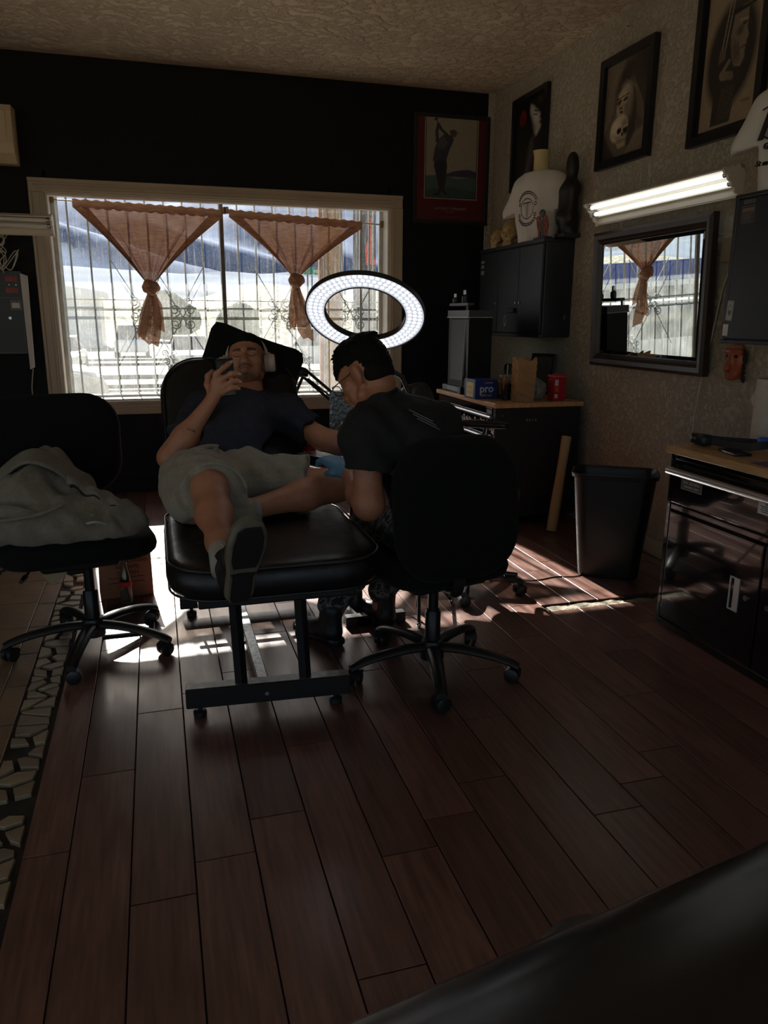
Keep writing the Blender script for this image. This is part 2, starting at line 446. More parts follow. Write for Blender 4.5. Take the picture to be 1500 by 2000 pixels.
# broken-tile mosaic strip: clipped Voronoi cells, each shrunk and set in grout
def clip(poly, a, b):   # keep the side of the bisector nearer to a
    mx, my = (a[0]+b[0])/2, (a[1]+b[1])/2; nx_, ny_ = b[0]-a[0], b[1]-a[1]; out = []
    for i in range(len(poly)):
        p, q = poly[i], poly[(i+1) % len(poly)]
        dp = (p[0]-mx)*nx_+(p[1]-my)*ny_; dq = (q[0]-mx)*nx_+(q[1]-my)*ny_
        if dp <= 0: out.append(p)
        if (dp < 0) != (dq < 0) and dp != dq: t = dp/(dp-dq); out.append((p[0]+(q[0]-p[0])*t, p[1]+(q[1]-p[1])*t))
    return out
seeds = []
y = .95
while y < YB:
    st = rnd.uniform(.055, .085)
    if rnd.random() < .35: seeds.append((-.475+rnd.uniform(-.02, .02), y))
    else: seeds.append((-.515+rnd.uniform(-.018, .02), y+rnd.uniform(-.025, .025))); seeds.append((-.445+rnd.uniform(-.02, .014), y+rnd.uniform(-.025, .025)))
    y += st
for s in seeds:
    xl, xr = -.545, xs0-.006
    poly = [(xl, s[1]-.2), (xr, s[1]-.2), (xr, s[1]+.2), (xl, s[1]+.2)]
    for t in seeds:
        if t is not s and abs(t[1]-s[1]) < .35: poly = clip(poly, s, t)
        if len(poly) < 3: break
    if len(poly) < 3: continue
    cx = sum(p[0] for p in poly)/len(poly); cyy = sum(p[1] for p in poly)/len(poly)
    P = []
    for p in poly:
        d = math.hypot(p[0]-cx, p[1]-cyy); q = max(.2, 1-.0125/max(d, .01)-rnd.uniform(0, .1)); P.append((cx+(p[0]-cx)*q, cyy+(p[1]-cyy)*q))
    if rnd.random() < .06: continue
    mb = MB(); z1 = rnd.uniform(-.001, .0015)
    n = len(P); v = [(x-cx, y_-cyy, -.012) for x, y_ in P]+[(x-cx, y_-cyy, z1-.0015) for x, y_ in P]+[((x-cx)*.96, (y_-cyy)*.96, z1) for x, y_ in P]
    mb.add(v, [tuple(range(2*n, 3*n))]+[(k, (k+1) % n, n+(k+1) % n, n+k) for k in range(n)]+[(n+k, n+(k+1) % n, 2*n+(k+1) % n, 2*n+k) for k in range(n)])
    o = mb.build('mosaic_piece', M_mosaic, floor, world=False); o.location = (cx, cyy, 0)

# -------- walls and ceiling
def wall(name, boxes, m):
    mb = MB()
    for lo, hi in boxes: mb.box(lo, hi)
    o = mb.build(name, m); o['kind'] = 'structure'; return o
wall('wall_back', [((-4.0, YB, -.1), (WX0, YO, ZC)), ((WX1, YB, -.1), (XR, YO, ZC)), ((WX0, YB, -.1), (WX1, YO, WZ0)), ((WX0, YB, WZ1), (WX1, YB+.06, ZC)), ((WX0, YB+.06, WZ1+.15), (WX1, YO, ZC))], M_wallb)
wall('wall_right', [((XR, -2.5, -.1), (XR+.2, YO, ZC))], M_wallr)
wall('wall_left', [((-4.2, -2.5, -.1), (-4.0, -2.0, ZC)), ((-4.2, -2.0, -.1), (-4.0, 2.2, .2)), ((-4.2, -2.0, 2.7), (-4.0, 2.2, ZC)), ((-4.2, 2.2, -.1), (-4.0, YO, ZC))], M_wallr)  # unseen wall; its opening is added to let fill light in
wall('wall_rear', [((-4.2, -2.7, -.1), (-3.9, -2.5, ZC)), ((2.4, -2.7, -.1), (XR+.2, -2.5, ZC)), ((-3.9, -2.7, 2.8), (2.4, -2.5, ZC))], M_wallr)  # unseen wall, opened wide to bring in daylight as fill
wall('ceiling', [((-4.2, -2.7, ZC), (XR+.2, YO, ZC+.15))], M_ceil)
mb = MB(); mb.box((XR-.016, 4.2, 0), (XR, YB, .10), .004); mb.box((XR-.024, 4.2, .085), (XR, YB, .105), .004); mb.box((XR-.016, -2.5, 0), (XR, 4.2, .10), .004)
o = mb.build('baseboard_right', M_trim); o['kind'] = 'structure'
mb = MB(); mb.box((-4.0, YB-.016, 0), (XR-.02, YB, .1), .004); o = mb.build('baseboard_back', M_wallb); o['kind'] = 'structure'
# corner post between the two walls, crack lines and nails on the plaster
mb = MB(); mb.box((XR-.06, YB-.02, .1), (XR, YB, ZC), .004); o = mb.build('trim_1', M_wallr); o['kind'] = 'structure'

# -------- window: casing, jamb, mullion, panes
win = structure('window_1')
def casing(x0, z0, x1, z1, horiz):
    mb = MB(); y = YB
    if horiz:
        mb.box((x0, y-.022, z0), (x1, y, z1), .004); mb.box((x0-.0, y-.034, z1-.022), (x1, y-.02, z1+.004), .004)
        mb.box((x0+.05, y-.028, z0+.014), (x1-.05, y-.02, z0+.03), .003)
        mb.box((x0+.03, y-.027, z0+.045), (x1-.03, y-.02, z0+.055), .003)
    else:
        mb.box((x0, y-.022, z0), (x1, y, z1), .004); out = x0 < 0
        a, b = (x0, x0+.022) if out else (x1-.022, x1)
        mb.box((a, y-.034, z0), (b, y-.02, z1), .004)
        a, b = (x1-.032, x1-.016) if out else (x0+.016, x0+.032); mb.box((a, y-.028, z0), (b, y-.02, z1), .003)
    mb.build('casing', M_trim, win)
casing(WX0-.1, WZ0, WX0, WZ1, False); casing(WX1, WZ0, WX1+.1, WZ1, False)
casing(WX0-.1, WZ1, WX1+.1, WZ1+.09, True); casing(WX0-.1, WZ0-.1, WX1+.1, WZ0, True)
mb = MB()
for lo, hi in (((WX0, YB, WZ0), (WX0+.018, YO, WT)), ((WX1-.018, YB, WZ0), (WX1, YO, WT)), ((WX0, YB, WZ1-.018), (WX1, YB+.06, WZ1)), ((WX0, YB+.06, WT-.01), (WX1, YO, WT)), ((WX0, YB-.01, WZ0), (WX1, YO+.03, WZ0+.018))): mb.box(lo, hi, .002)
mb.build('jamb', mat('white_jamb', srgb(215, 208, 195), .5, var=.1, vscale=9), win)
YG = YB + .165
M_sash = mat('aluminium_sash', srgb(96, 88, 80), .4, .6, var=.2, vscale=20)
mb = MB(); mb.box((.540, YG-.02, WZ0+.018), (.570, YG+.02, WT-.018), .003); mb.build('mullion', M_sash, win)
M_sash2 = mat('pale_sash', srgb(190, 188, 182), .4, .2, var=.15, vscale=20)
mb = MB()
for x in (WX0+.018, WX1-.046): mb.box((x, YG-.016, WZ0+.018), (x+.028, YG+.016, WT-.012), .002)
mb.box((WX0+.03, YG-.016, WZ0+.018), (WX1-.03, YG+.016, WZ0+.036), .002); mb.box((WX0+.03, YG-.012, WT-.03), (WX1-.03, YG+.012, WT-.012), .002)
mb.box((1.66, YG-.012, WZ0+.03), (1.672, YG+.012, WT-.03), .002); mb.box((1.735, YG-.012, WZ0+.03), (1.745, YG+.012, WT-.03), .002)
mb.build('sash', M_sash2, win)

def glass_material():
    """dusty glass: clear, with dried drips and a film of dust that scatters the sun; thicker on the lower half"""
    m = bpy.data.materials.new('dusty_glass'); m.use_nodes = True; N = m.node_tree.nodes; L = m.node_tree.links; N.clear()
    out = N.new('ShaderNodeOutputMaterial'); tr = N.new('ShaderNodeBsdfTransparent'); tr.inputs[0].default_value = (.93, .95, .95, 1)
    tl = N.new('ShaderNodeBsdfTranslucent'); tl.inputs[0].default_value = (.86, .88, .86, 1)
    gl = N.new('ShaderNodeBsdfGlossy'); gl.inputs['Roughness'].default_value = .02
    mx = N.new('ShaderNodeMixShader'); mg = N.new('ShaderNodeMixShader'); mg.inputs[0].default_value = .03
    tc = N.new('ShaderNodeTexCoord'); mp = N.new('ShaderNodeMapping'); mp.inputs['Scale'].default_value = (1, 1, .05)
    L.new(tc.outputs['Object'], mp.inputs[0])
    n1 = N.new('ShaderNodeTexNoise'); n1.inputs['Scale'].default_value = 90; n1.inputs['Detail'].default_value = 4; L.new(mp.outputs[0], n1.inputs['Vector'])
    n2 = N.new('ShaderNodeTexNoise'); n2.inputs['Scale'].default_value = 240; n2.inputs['Detail'].default_value = 2; L.new(tc.outputs['Object'], n2.inputs['Vector'])
    n3 = N.new('ShaderNodeTexNoise'); n3.inputs['Scale'].default_value = 5; n3.inputs['Detail'].default_value = 4; L.new(tc.outputs['Object'], n3.inputs['Vector'])
    def rng(sock, a, b, c, d):
        r = N.new('ShaderNodeMapRange'); r.inputs['From Min'].default_value = a; r.inputs['From Max'].default_value = b; r.inputs['To Min'].default_value = c; r.inputs['To Max'].default_value = d
        L.new(sock, r.inputs['Value']); return r.outputs[0]
    def op(o, a, b):
        q = N.new('ShaderNodeMath'); q.operation = o
        for i, s in enumerate((a, b)):
            if isinstance(s, (int, float)): q.inputs[i].default_value = s
            else: L.new(s, q.inputs[i])
        return q.outputs[0]
    drips = rng(n1.outputs['Fac'], .56, .78, 0, .13); specks = rng(n2.outputs['Fac'], .58, .70, 0, .20)
    sx = N.new('ShaderNodeSeparateXYZ'); L.new(tc.outputs['Object'], sx.inputs[0])
    low = rng(sx.outputs['Z'], 1.585, 1.60, .085, .012)         # a film of dust with a clean upper edge
    cloud = rng(n3.outputs['Fac'], .3, .7, .5, 1.5)
    fac = op('ADD', op('MULTIPLY', low, cloud), op('MULTIPLY', op('ADD', drips, specks), rng(sx.outputs['Z'], 1.585, 1.60, .8, .45)))
    fac = op('MINIMUM', fac, .7)
    L.new(fac, mx.inputs[0]); L.new(tr.outputs[0], mx.inputs[1]); L.new(tl.outputs[0], mx.inputs[2])
    L.new(mx.outputs[0], mg.inputs[1]); L.new(gl.outputs[0], mg.inputs[2]); L.new(mg.outputs[0], out.inputs[0])
    return m
M_glass = glass_material()
for x0, x1 in ((WX0+.04, .542), (.568, WX1-.04)):
    mb = MB(); mb.add([(x0, YG, WZ0+.03), (x1, YG, WZ0+.03), (x1, YG, WT-.02), (x0, YG, WT-.02)], [(0, 1, 2, 3)])
    o = mb.build('pane', M_glass, win)

# -------- security grille outside the window: bars, rails, scrolls
grille = thing('window_grille', 'pale iron security grille of upright bars and scrolls outside the window', 'grille', (.6, YO+.07, WZ0))
M_iron = mat('pale_painted_iron', srgb(150, 158, 162), .5, var=.2, vscale=30)
YBar = YO+.07
x = -.64; k = 0
while x < 1.9:
    mb = MB(); r = .0065 if k else .014
    mb.box((x-r, YBar-r, .62), (x+r, YBar+r, 2.50), .0015); mb.build('bar', M_iron, grille); x += .0745*2-.0097 if k else .075; k += 1
for zz in (.74, 1.395, 1.47, 2.44):
    mb = MB(); t = .008 if zz != 1.47 else .004; mb.box((-.68, YBar-.018, zz-t), (1.9, YBar-.006, zz+t), .001); mb.build('rail', M_iron, grille)
def spiral(cx, cz, r, a0, turns, d):
    P = []
    for i in range(26):
        t = i/25; rr = r*(1-.78*t); a = a0 + d*turns*2*PI*t; P.append((cx+rr*math.cos(a), YBar-.016, cz+rr*math.sin(a)))
    return P
def rosette(cx, cz, s=1., x4=True):
    for sx in (-1, 1):
        for sz in (-1, 1):
            mb = MB(); c = (cx+sx*.058*s, cz+sz*.052*s)
            mb.tube(spiral(c[0], c[1], .046*s, PI/2*(1 if sz < 0 else -1), 1.6, -sx*sz), .0042, 6); mb.build('scroll', M_iron, grille)
    for sx in (-1, 1):
        for sz in (-1, 1):
            if not x4 and sz > 0: continue
            mb = MB(); mb.tube([(cx, YBar-.014, cz), (cx+sx*.21*s, YBar-.014, cz+sz*.36*s)], .004, 6); mb.build('brace', M_iron, grille)
    mb = MB(); mb.ball((cx, YBar-.014, cz), (.012, .008, .012), 8); mb.build('boss', M_iron, grille)
for cx in (-.07, .218, 1.0, 1.6): rosette(cx, 1.40)
for cx in (.11, 1.19): rosette(cx, 1.03, .62, False)
# ================================================================== OUTSIDE
def noisy_ground(name, col, var, scale, rough=.9):
    return mat(name, col, rough, var=var, vscale=scale, bump=.3, bscale=scale*4)
GZ = -.9
mb = MB()
def gfn(u, v):
    x = -70+140*u; y = YO+.02+130*v**1.8; z = -.12 if y < 9 else -.12+(GZ+.12)*min(1, (y-9)/16)
    return (x, y, z)
mb.box((-40, -40, -.22), (-4.3, YO, -.12)); mb.box((-4.3, -40, -.22), (20, -2.75, -.12)); mb.grid(30, 60, gfn); o = mb.build('ground', noisy_ground('sunlit_asphalt', srgb(150, 144, 130), .25, .35), smooth=True); o['kind'] = 'structure'  # ground boxes behind and left are unseen, added to bounce light indoors
# stripes, kerbs and planted verge across the lot
M_kerb = noisy_ground('pale_kerb', srgb(165, 160, 150), .12, 3)
M_verge = noisy_ground('dark_verge', srgb(78, 72, 56), .4, 2.2)
for k, (y, h, dz, m, nm) in enumerate(((17.5, .35, .16, M_kerb, 'kerb'), (18.6, 1.6, .10, M_verge, 'verge'), (21.2, .3, .2, M_kerb, 'kerb'), (26., 2.2, .12, M_verge, 'verge'), (29, .4, .22, M_kerb, 'kerb'), (38, 1.8, .12, M_verge, 'verge'), (40.5, .4, .2, M_kerb, 'kerb'))):
    mb = MB(); z = -.12+(GZ+.12)*min(1, (y-9)/16); mb.box((-70, y, z-.2), (70, y+h, z+dz), .03); o = mb.build('trim_%d' % (k+2), m); o['kind'] = 'structure'
# a speckled scrub bank and the mountains
hn = random.Random(3)
ph = [(hn.uniform(.02, .09), hn.uniform(0, 6.3), hn.uniform(.5, 1)) for _ in range(9)]
def ridge(x, s): return sum(a*math.sin(x*f*s+p) for f, p, a in ph)
mb = MB(); mb.grid(120, 14, lambda u, v: (-110+220*u, 78+40*v, GZ-.2+6.0*math.sin(v*PI/2)+.5*ridge((-110+220*u), 4)*v))
def scrub():
    m = mat('scrub_bank', srgb(178, 170, 140), .95, bump=.5, bscale=3)
    N, L, b = nodes_of(m); tc = N.new('ShaderNodeTexCoord'); n = N.new('ShaderNodeTexNoise'); n.inputs['Scale'].default_value = 1.6; n.inputs['Detail'].default_value = 8; n.inputs['Roughness'].default_value = .75
    L.new(tc.outputs['Object'], n.inputs['Vector']); cr = N.new('ShaderNodeValToRGB'); cr.color_ramp.elements[0].position = .44; cr.color_ramp.elements[1].position = .56
    cr.color_ramp.elements[0].color = (*srgb(74, 78, 54), 1); cr.color_ramp.elements[1].color = (*srgb(172, 164, 142), 1); L.new(n.outputs['Fac'], cr.inputs[0]); L.new(cr.outputs[0], b.inputs['Base Color'])
    return m
o = mb.build('scrub_bank', scrub(), smooth=True); o['kind'] = 'structure'
def mtn(name, y0, y1, hmax, col, s, off):
    mb = MB()
    def fn(u, v):
        x = -900+1800*u; hh = hmax*(1+.035*ridge(x*.05+off, 3)+.012*ridge(x*.2+off, 5)); t = v
        return (x+40*math.sin(v*9+x*.01), y0+(y1-y0)*v, hh*t**.8*(1+.06*math.sin(x*.05+v*14)*(1-v)*2))
    mb.grid(160, 26, fn); o = mb.build(name, mat(name+'_hazed_rock', col, 1., var=.3, vscale=.02, bump=0), smooth=True); o['kind'] = 'structure'
mtn('mountain_near', 420, 620, 38, srgb(98, 112, 132), 1, 0)  # bluish aerial haze is put into the mountain colours
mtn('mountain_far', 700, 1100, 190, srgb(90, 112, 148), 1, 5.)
# cars parked across the lot
def car_proto():
    M_gl = mat('car_glass', (.02, .03, .035), .05); M_ty = mat('tyre', (.012, .012, .012), .8); M_lt = mat('headlamp', (.8, .8, .75), .2)
    def make(label, body, loc, rz, suv=False):
        r = thing('car', label, 'car', loc, rz, 'cars parked across the lot')
        mb = MB(); h = 1.0 if suv else .85
        prof = [(-2.2, .35), (-2.25, .7), (-2.05, h), (-1.0, h+.08), (1.55, h+.06), (2.1, h), (2.22, .6), (2.2, .35)]
        mb.prism([(p[0], p[1]) for p in prof], -.86, .86, RX(PI/2)); mb2 = MB(); mb2.bm(_bev(mb, .06)); mb2.build('body', body, r, world=False, smooth=40)
        mb = MB(); top = 1.75 if suv else 1.42
        v = [(-1.0, .78, h), (1.7, .78, h), (1.7, -.78, h), (-1.0, -.78, h), (-.25, .62, top), (1.25 if not suv else 1.6, .62, top), (1.25 if not suv else 1.6, -.62, top), (-.25, -.62, top)]
        mb.add(v, [(0, 1, 5, 4), (1, 2, 6, 5), (2, 3, 7, 6), (3, 0, 4, 7)]); mb.build('cabin_window', M_gl, r, world=False)
        mb = MB(); mb.box((-.28, -.64, top-.02), ((1.27 if not suv else 1.62), .64, top+.05), .03); mb.build('roof', body, r, world=False)
        for x in (-1.4, 1.4):
            for y in (-.8, .8):
                mb = MB(); mb.cyl((x, y-.1, .32), (x, y+.1, .32), .32, seg=16); mb.build('wheel', M_ty, r, world=False)
        for y in (-.62, .62): mb = MB(); mb.box((-2.28, y-.16, .62), (-2.2, y+.16, .78), .02); mb.build('headlamp', M_lt, r, world=False)
        return r
    return make
def _bev(mb, b):
    bm = bmesh.new(); vs_ = [bm.verts.new(p) for p in mb.v]
    for f in mb.f: bm.faces.new([vs_[i] for i in f])
    bmesh.ops.bevel(bm, geom=bm.edges[:], offset=b, segments=2, affect='EDGES'); return bm
mk = car_proto()
CW = mat('white_car_paint', srgb(235, 235, 232), .3, coat=.4); CS = mat('silver_car_paint', srgb(170, 175, 180), .3, .5, coat=.4); CD = mat('dark_car_paint', srgb(50, 56, 66), .3, coat=.4); CB = mat('blue_car_paint', srgb(120, 140, 165), .3, coat=.4)
ca = [(-3.6, 33, CW, 0, 'white car in the front row seen through the left end of the window'), (1.4, 33.4, CS, 0, 'silver car in the front row behind the left tied curtain'), (6.2, 33, CW, 1, 'white van-like car in the front row just right of the window mullion'), (11.2, 33.6, CD, 0, 'dark car in the front row behind the right tied curtain'),
      (-6., 46, CD, 1, 'dark tall car in the second row at the far left of the lot'), (-1.2, 46, CW, 1, 'white tall car in the second row left of the left curtain tail'), (4.4, 46.4, CB, 0, 'bluish car in the second row right of the left curtain tail'), (9.6, 46, CW, 0, 'white car in the second row left of the right curtain'), (16., 46, CS, 1, 'silver tall car in the second row towards the tan post')]
for x, y, m, sv, lb in ca: mk(lb, m, (x, y, GZ), rnd.choice((PI/2, PI/2, -PI/2, .2)), bool(sv))
mk('white car close by the window, seen only in the mirror', CW, (-2.9, 11.2, -.22), .15)
mk('silver car beside the blue-banded shop, seen only in the mirror', CS, (-7.2, 14.5, -.38), .3)
# low white shed, trees, shop with a blue band
sh = thing('shed', 'long low white shed at the left edge of the window view', 'building', (-7.5, 62, GZ))
mb = MB(); mb.box((-11, 60, GZ), (-3.6, 65, 2.6)); mb.build('walls', mat('white_stucco', srgb(238, 235, 228), .9, var=.05), sh)
mb = MB(); mb.prism([(-11.4, 2.6), (-3.2, 2.6), (-3.2, 3.0), (-7.3, 3.6), (-11.4, 3.0)], -65.4, -59.6, RX(PI/2)); mb.build('roof', mat('white_metal_roof', srgb(245, 245, 242), .5), sh)
bb = thing('shop', 'shop with a blue band across its front, seen in the mirror', 'building', (-10, 24, -.8))
mb = MB(); mb.box((-22, 22, -1.), (-5.2, 30, 2.0)); mb.build('walls', mat('grey_block_wall', srgb(130, 130, 128), .9, var=.2, vscale=2), bb)
mb = MB(); mb.box((-22.2, 21.6, 1.55), (-5.0, 22.1, 2.15), .05); mb.build('fascia', mat('blue_fascia', srgb(40, 70, 160), .5), bb)
mb = MB(); mb.box((-22.2, 21.5, 1.38), (-5.0, 22.1, 1.55), .03); mb.build('gutter', mat('white_gutter', srgb(225, 225, 225), .5), bb)
M_leaf = mat('tree_leaves', srgb(110, 114, 80), .9, var=.45, vscale=2.5, bump=.8, bscale=6); M_bark = mat('bark', srgb(92, 74, 58), .9, var=.2, vscale=8)
def tree(lab, x, y, z, h, r):
    t = thing('tree', lab, 'tree', (x, y, z), 0, 'trees beyond the lot')
    mb = MB(); mb.tube([(x, y, z), (x+.1, y, z+h*.45)], [r*.09, r*.06], 8); mb.build('trunk', M_bark, t)
    S = Solid(r*.07, 6./r); q = random.Random(int(x*31+y))
    for _ in range(34):
        a = q.uniform(0, 6.28); e = q.uniform(0, .85)*r; S.ell((x+e*math.cos(a), y+e*math.sin(a)*.8, z+h*.6+q.uniform(-.34, .36)*h), (q.uniform(.14, .26)*r, q.uniform(.14, .26)*r, q.uniform(.10, .2)*r))
    V, Q = S.mesh(); V += np.array([[q.uniform(-1, 1) for _ in range(3)] for _ in range(len(V))])*r*.035
    mb = MB(); add_np(mb, V, Q); mb.build('crown', M_leaf, t)
for i, (x, y, h, r, lab) in enumerate(((-9.5, 74, 3.4, 2.0, 'round green tree behind the white shed'), (1.6, 74, 3.6, 2.4, 'green tree at the lot edge left of the left curtain tail'), (7.8, 75, 3.0, 2.0, 'low green tree at the lot edge right of the window mullion'), (14.5, 74, 3.4, 2.2, 'green tree at the lot edge behind the street sign'), (27, 74, 3.8, 2.4, 'green tree at the lot edge behind the dark pole'))):
    tree(lab, x, y, GZ, h, r)
tree('dark leafy tree close behind the dark pole at the window right', 5.15, 15.5, -.6, 5.4, .75)
# posts by the window
M_post = mat('tan_stucco_post', srgb(180, 142, 102), .9, var=.16, vscale=5, bump=.4, bscale=40)
pt = thing('porch_post', 'tan square porch post outside the right pane', 'post', (2.05, 9.1, -.12))
mb = MB(); mb.box((1.90, 9.0, -.12), (2.14, 9.26, 3.4), .01); mb.build('shaft', M_post, pt)
mb = MB(); mb.box((1.862, 8.985, -.12), (1.90, 9.05, 3.4), .004); mb.build('edge_strip', mat('red_brown_strip', srgb(150, 96, 66), .8, var=.2, vscale=6), pt)  # red-brown strip along one edge of the post
dp = thing('utility_pole', 'dark upright pole with a red rag outside the window right end', 'post', (2.93, 11., -.2))
mb = MB(); mb.tube([(2.93, 11, -.2), (2.93, 11, 6.)], .165, 16); mb.build('shaft', mat('dark_pole', srgb(58, 62, 70), .7, var=.2, vscale=6), dp)
mb = MB(); mb.grid(6, 12, lambda u, v: (2.97+.05*(u-.5)*(.5+2.4*v)+.02*math.sin(v*7), 10.82+.012*math.sin(u*6+v*9), 2.68-.62*v)); mb.build('red_rag', mat('red_rag', srgb(226, 96, 84), .8), dp)
ss = thing('street_sign', 'green street name sign on a thin pole beyond the lot', 'sign', (8.0, 40, GZ))
mb = MB(); mb.cyl((7.9, 40, GZ), (7.9, 40, 3.4), .04, seg=8); mb.build('sign_pole', mat('galvanised', srgb(150, 152, 152), .5, .6), ss)
mb = MB(); mb.box((7.35, 39.93, 3.42), (9.05, 39.96, 3.78), .01); mb.build('sign_plate', mat('sign_green', srgb(30, 132, 96), .5), ss)
mb = MB(); mb.text('yer', .34, frame((8.15, 39.92, 3.6), (1, 0, 0), (0, 0, 1)), .003); mb.build('lettering', mat('sign_white', srgb(240, 245, 240), .5), ss, label='white letters yer')
# ================================================================== RIGHT WALL: cabinets, mirror, light, pictures
M_blackmetal = mat('black_powder_coat', srgb(30, 33, 40), .42, var=.12, vscale=5, bump=.04, bscale=300)
M_blackgloss = mat('black_gloss_paint', (.006, .006, .008), .09, var=.1, vscale=4, coat=.5)
M_black = mat('matt_black', (.010, .010, .011), .6, var=.15, vscale=12)
M_dark = mat('dark_plastic', (.018, .018, .02), .42, var=.12, vscale=14)
M_steel = mat('brushed_steel', srgb(190, 192, 195), .28, 1., var=.12, vscale=20, stretch=(1, 1, 20))
M_chrome = mat('chrome', srgb(215, 215, 218), .12, 1., var=.05)
M_white = mat('white_sticker', srgb(215, 212, 205), .5, var=.06, vscale=20)
M_ink = mat('black_ink', (.012, .012, .013), .6, var=.1, vscale=30)
M_butcher = mat('butcher_block_wood', srgb(196, 152, 100), .4, var=.22, vscale=9, stretch=(6, 1, 6), bump=.05, bscale=60)
M_paper = mat('white_paper', srgb(205, 203, 196), .7, var=.04, vscale=6)

def _bev_box(lo, hi, b):
    bm = bmesh.new(); bmesh.ops.create_cube(bm, size=1); bmesh.ops.scale(bm, vec=[h-l for l, h in zip(lo, hi)], verts=bm.verts); bmesh.ops.translate(bm, vec=[(h+l)/2 for l, h in zip(lo, hi)], verts=bm.verts)
    bmesh.ops.bevel(bm, geom=bm.edges[:], offset=b, segments=3, affect='EDGES', profile=.5); return bm
def catmull(P, t):
    P = [Vector(p) for p in P]; n = len(P)-1; s = min(int(t*n), n-1); u = t*n-s
    p0, p1, p2, p3 = P[max(s-1, 0)], P[s], P[s+1], P[min(s+2, n)]
    return .5*((2*p1)+(p2-p0)*u+(2*p0-5*p1+4*p2-p3)*u*u+(3*p1-p0-3*p2+p3)*u**3)
def curve(P, n): return [catmull(P, i/(n-1)) for i in range(n)]
# ---- picture painting: a fine grid coloured by soft shapes (flat prints)
class Canvas:
    def __init__(s, w, h, n): 
        s.w, s.h = w, h; s.nx = n; s.ny = int(n*h/w)
        s.X, s.Y = np.meshgrid(np.linspace(0, 1, s.nx), np.linspace(0, h/w, s.ny)); s.C = np.zeros((s.ny, s.nx, 3))
    def fill(s, c): s.C[:] = srgb(c); return s
    def put(s, m, c, a=1.): m = (np.clip(m, 0, 1)*a)[..., None]; s.C = s.C*(1-m)+np.array(srgb(c))*m; return s
    def ell(s, cx, cy, rx, ry, rot=0, soft=.06):
        dx, dy = s.X-cx, s.Y-cy; c, q = math.cos(rot), math.sin(rot); x = (dx*c+dy*q)/rx; y = (-dx*q+dy*c)/ry
        return np.clip((1-np.sqrt(x*x+y*y))/max(soft, 1e-3)+.5, 0, 1)
    def seg(s, pts, w, soft=.004):
        d = np.full(s.X.shape, 9.)
        for (x0, y0), (x1, y1) in zip(pts[:-1], pts[1:]):
            bx, by = x1-x0, y1-y0; t = np.clip(((s.X-x0)*bx+(s.Y-y0)*by)/max(bx*bx+by*by, 1e-9), 0, 1); d = np.minimum(d, np.hypot(s.X-x0-t*bx, s.Y-y0-t*by))
        return np.clip((w-d)/soft+.5, 0, 1)
    def poly(s, pts, soft=.004):
        ins = np.zeros(s.X.shape, bool); n = len(pts)
        for i in range(n):
            (x0, y0), (x1, y1) = pts[i], pts[(i+1) % n]
            c = ((y0 > s.Y) != (y1 > s.Y)) & (s.X < (x1-x0)*(s.Y-y0)/(y1-y0+1e-12)+x0); ins ^= c
        d = np.full(s.X.shape, 9.)
        for i in range(n):
            (x0, y0), (x1, y1) = pts[i], pts[(i+1) % n]
            bx, by = x1-x0, y1-y0; t = np.clip(((s.X-x0)*bx+(s.Y-y0)*by)/max(bx*bx+by*by, 1e-9), 0, 1); d = np.minimum(d, np.hypot(s.X-x0-t*bx, s.Y-y0-t*by))
        return np.clip(np.where(ins, d, -d)/soft+.5, 0, 1)
    def grain(s, a, f=60, seed=1):
        r = np.random.RandomState(seed); g = r.rand(int(f*s.h/s.w)+2, f+2); 
        fx, fy = s.X*f, s.Y*f; i, j = fx.astype(int), fy.astype(int); i = np.minimum(i, f); j = np.minimum(j, g.shape[0]-2); u, v = fx-i, fy-j
        n = g[j, i]*(1-u)*(1-v)+g[j, i+1]*u*(1-v)+g[j+1, i]*(1-u)*v+g[j+1, i+1]*u*v
        s.C = np.clip(s.C*(1+a*(n-.5)*2)[..., None], 0, 1); return s
    def build(s, name, xf, parent, rough=.5, label=None, m=None):
        mb = MB(); k = s.w
        V = np.stack([s.X.ravel()*k, s.Y.ravel()*k, np.zeros(s.X.size)], 1)
        i = np.arange(s.nx-1)[None, :]+s.nx*np.arange(s.ny-1)[:, None]
        Q = np.stack([i, i+1, i+1+s.nx, i+s.nx], -1).reshape(-1, 4)
        add_np(mb, V, Q, xf)
        return mb.build(name, m or mat('print_paper_%g' % rough, (.5, .5, .5), rough, attr='Col'), parent, colors=s.C.reshape(-1, 3), label=label)

def wall_frame(name, label, y0, y1, z0, z1, bw, depth, fm, art, tilt=0., mat_w=0.):
    """picture on the right wall: the frame's four mitred rails, a backing board, the print"""
    t = thing(name, label, 'picture', (XR, (y0+y1)/2, z0), 0)
    X = XR-.004
    mb = MB()
    def rail(a, b, c, d):     # quad in (y,z), extruded in x with a stepped face
        q = [a, b, c, d]
        v = [(X, p[0], p[1]) for p in q]+[(X-depth, p[0], p[1]) for p in q]
        mb.add(v, [(3, 2, 1, 0), (4, 5, 6, 7)]+[(k, (k+1) % 4, 4+(k+1) % 4, 4+k) for k in range(4)])
    o = [(y1, z0), (y0, z0), (y0, z1), (y1, z1)]; n = [(y1-bw, z0+bw), (y0+bw, z0+bw), (y0+bw, z1-bw), (y1-bw, z1-bw)]
    for k in range(4): rail(o[k], o[(k+1) % 4], n[(k+1) % 4], n[k])
    mb.build('frame_rail', fm, t)
    mb = MB(); mb.box((X-.008, y0+bw*.5, z0+bw*.5), (X-.002, y1-bw*.5, z1-bw*.5)); mb.build('backing_board', M_black, t)
    w = y1-y0-2*bw-2*mat_w; h = z1-z0-2*bw-2*mat_w
    c = Canvas(w, h, 110); art(c)
    c.build('print', frame((X-.0095, y1-bw-mat_w, z0+bw+mat_w), (0, -1, 0), (0, 0, 1)), t, .35)
    return t
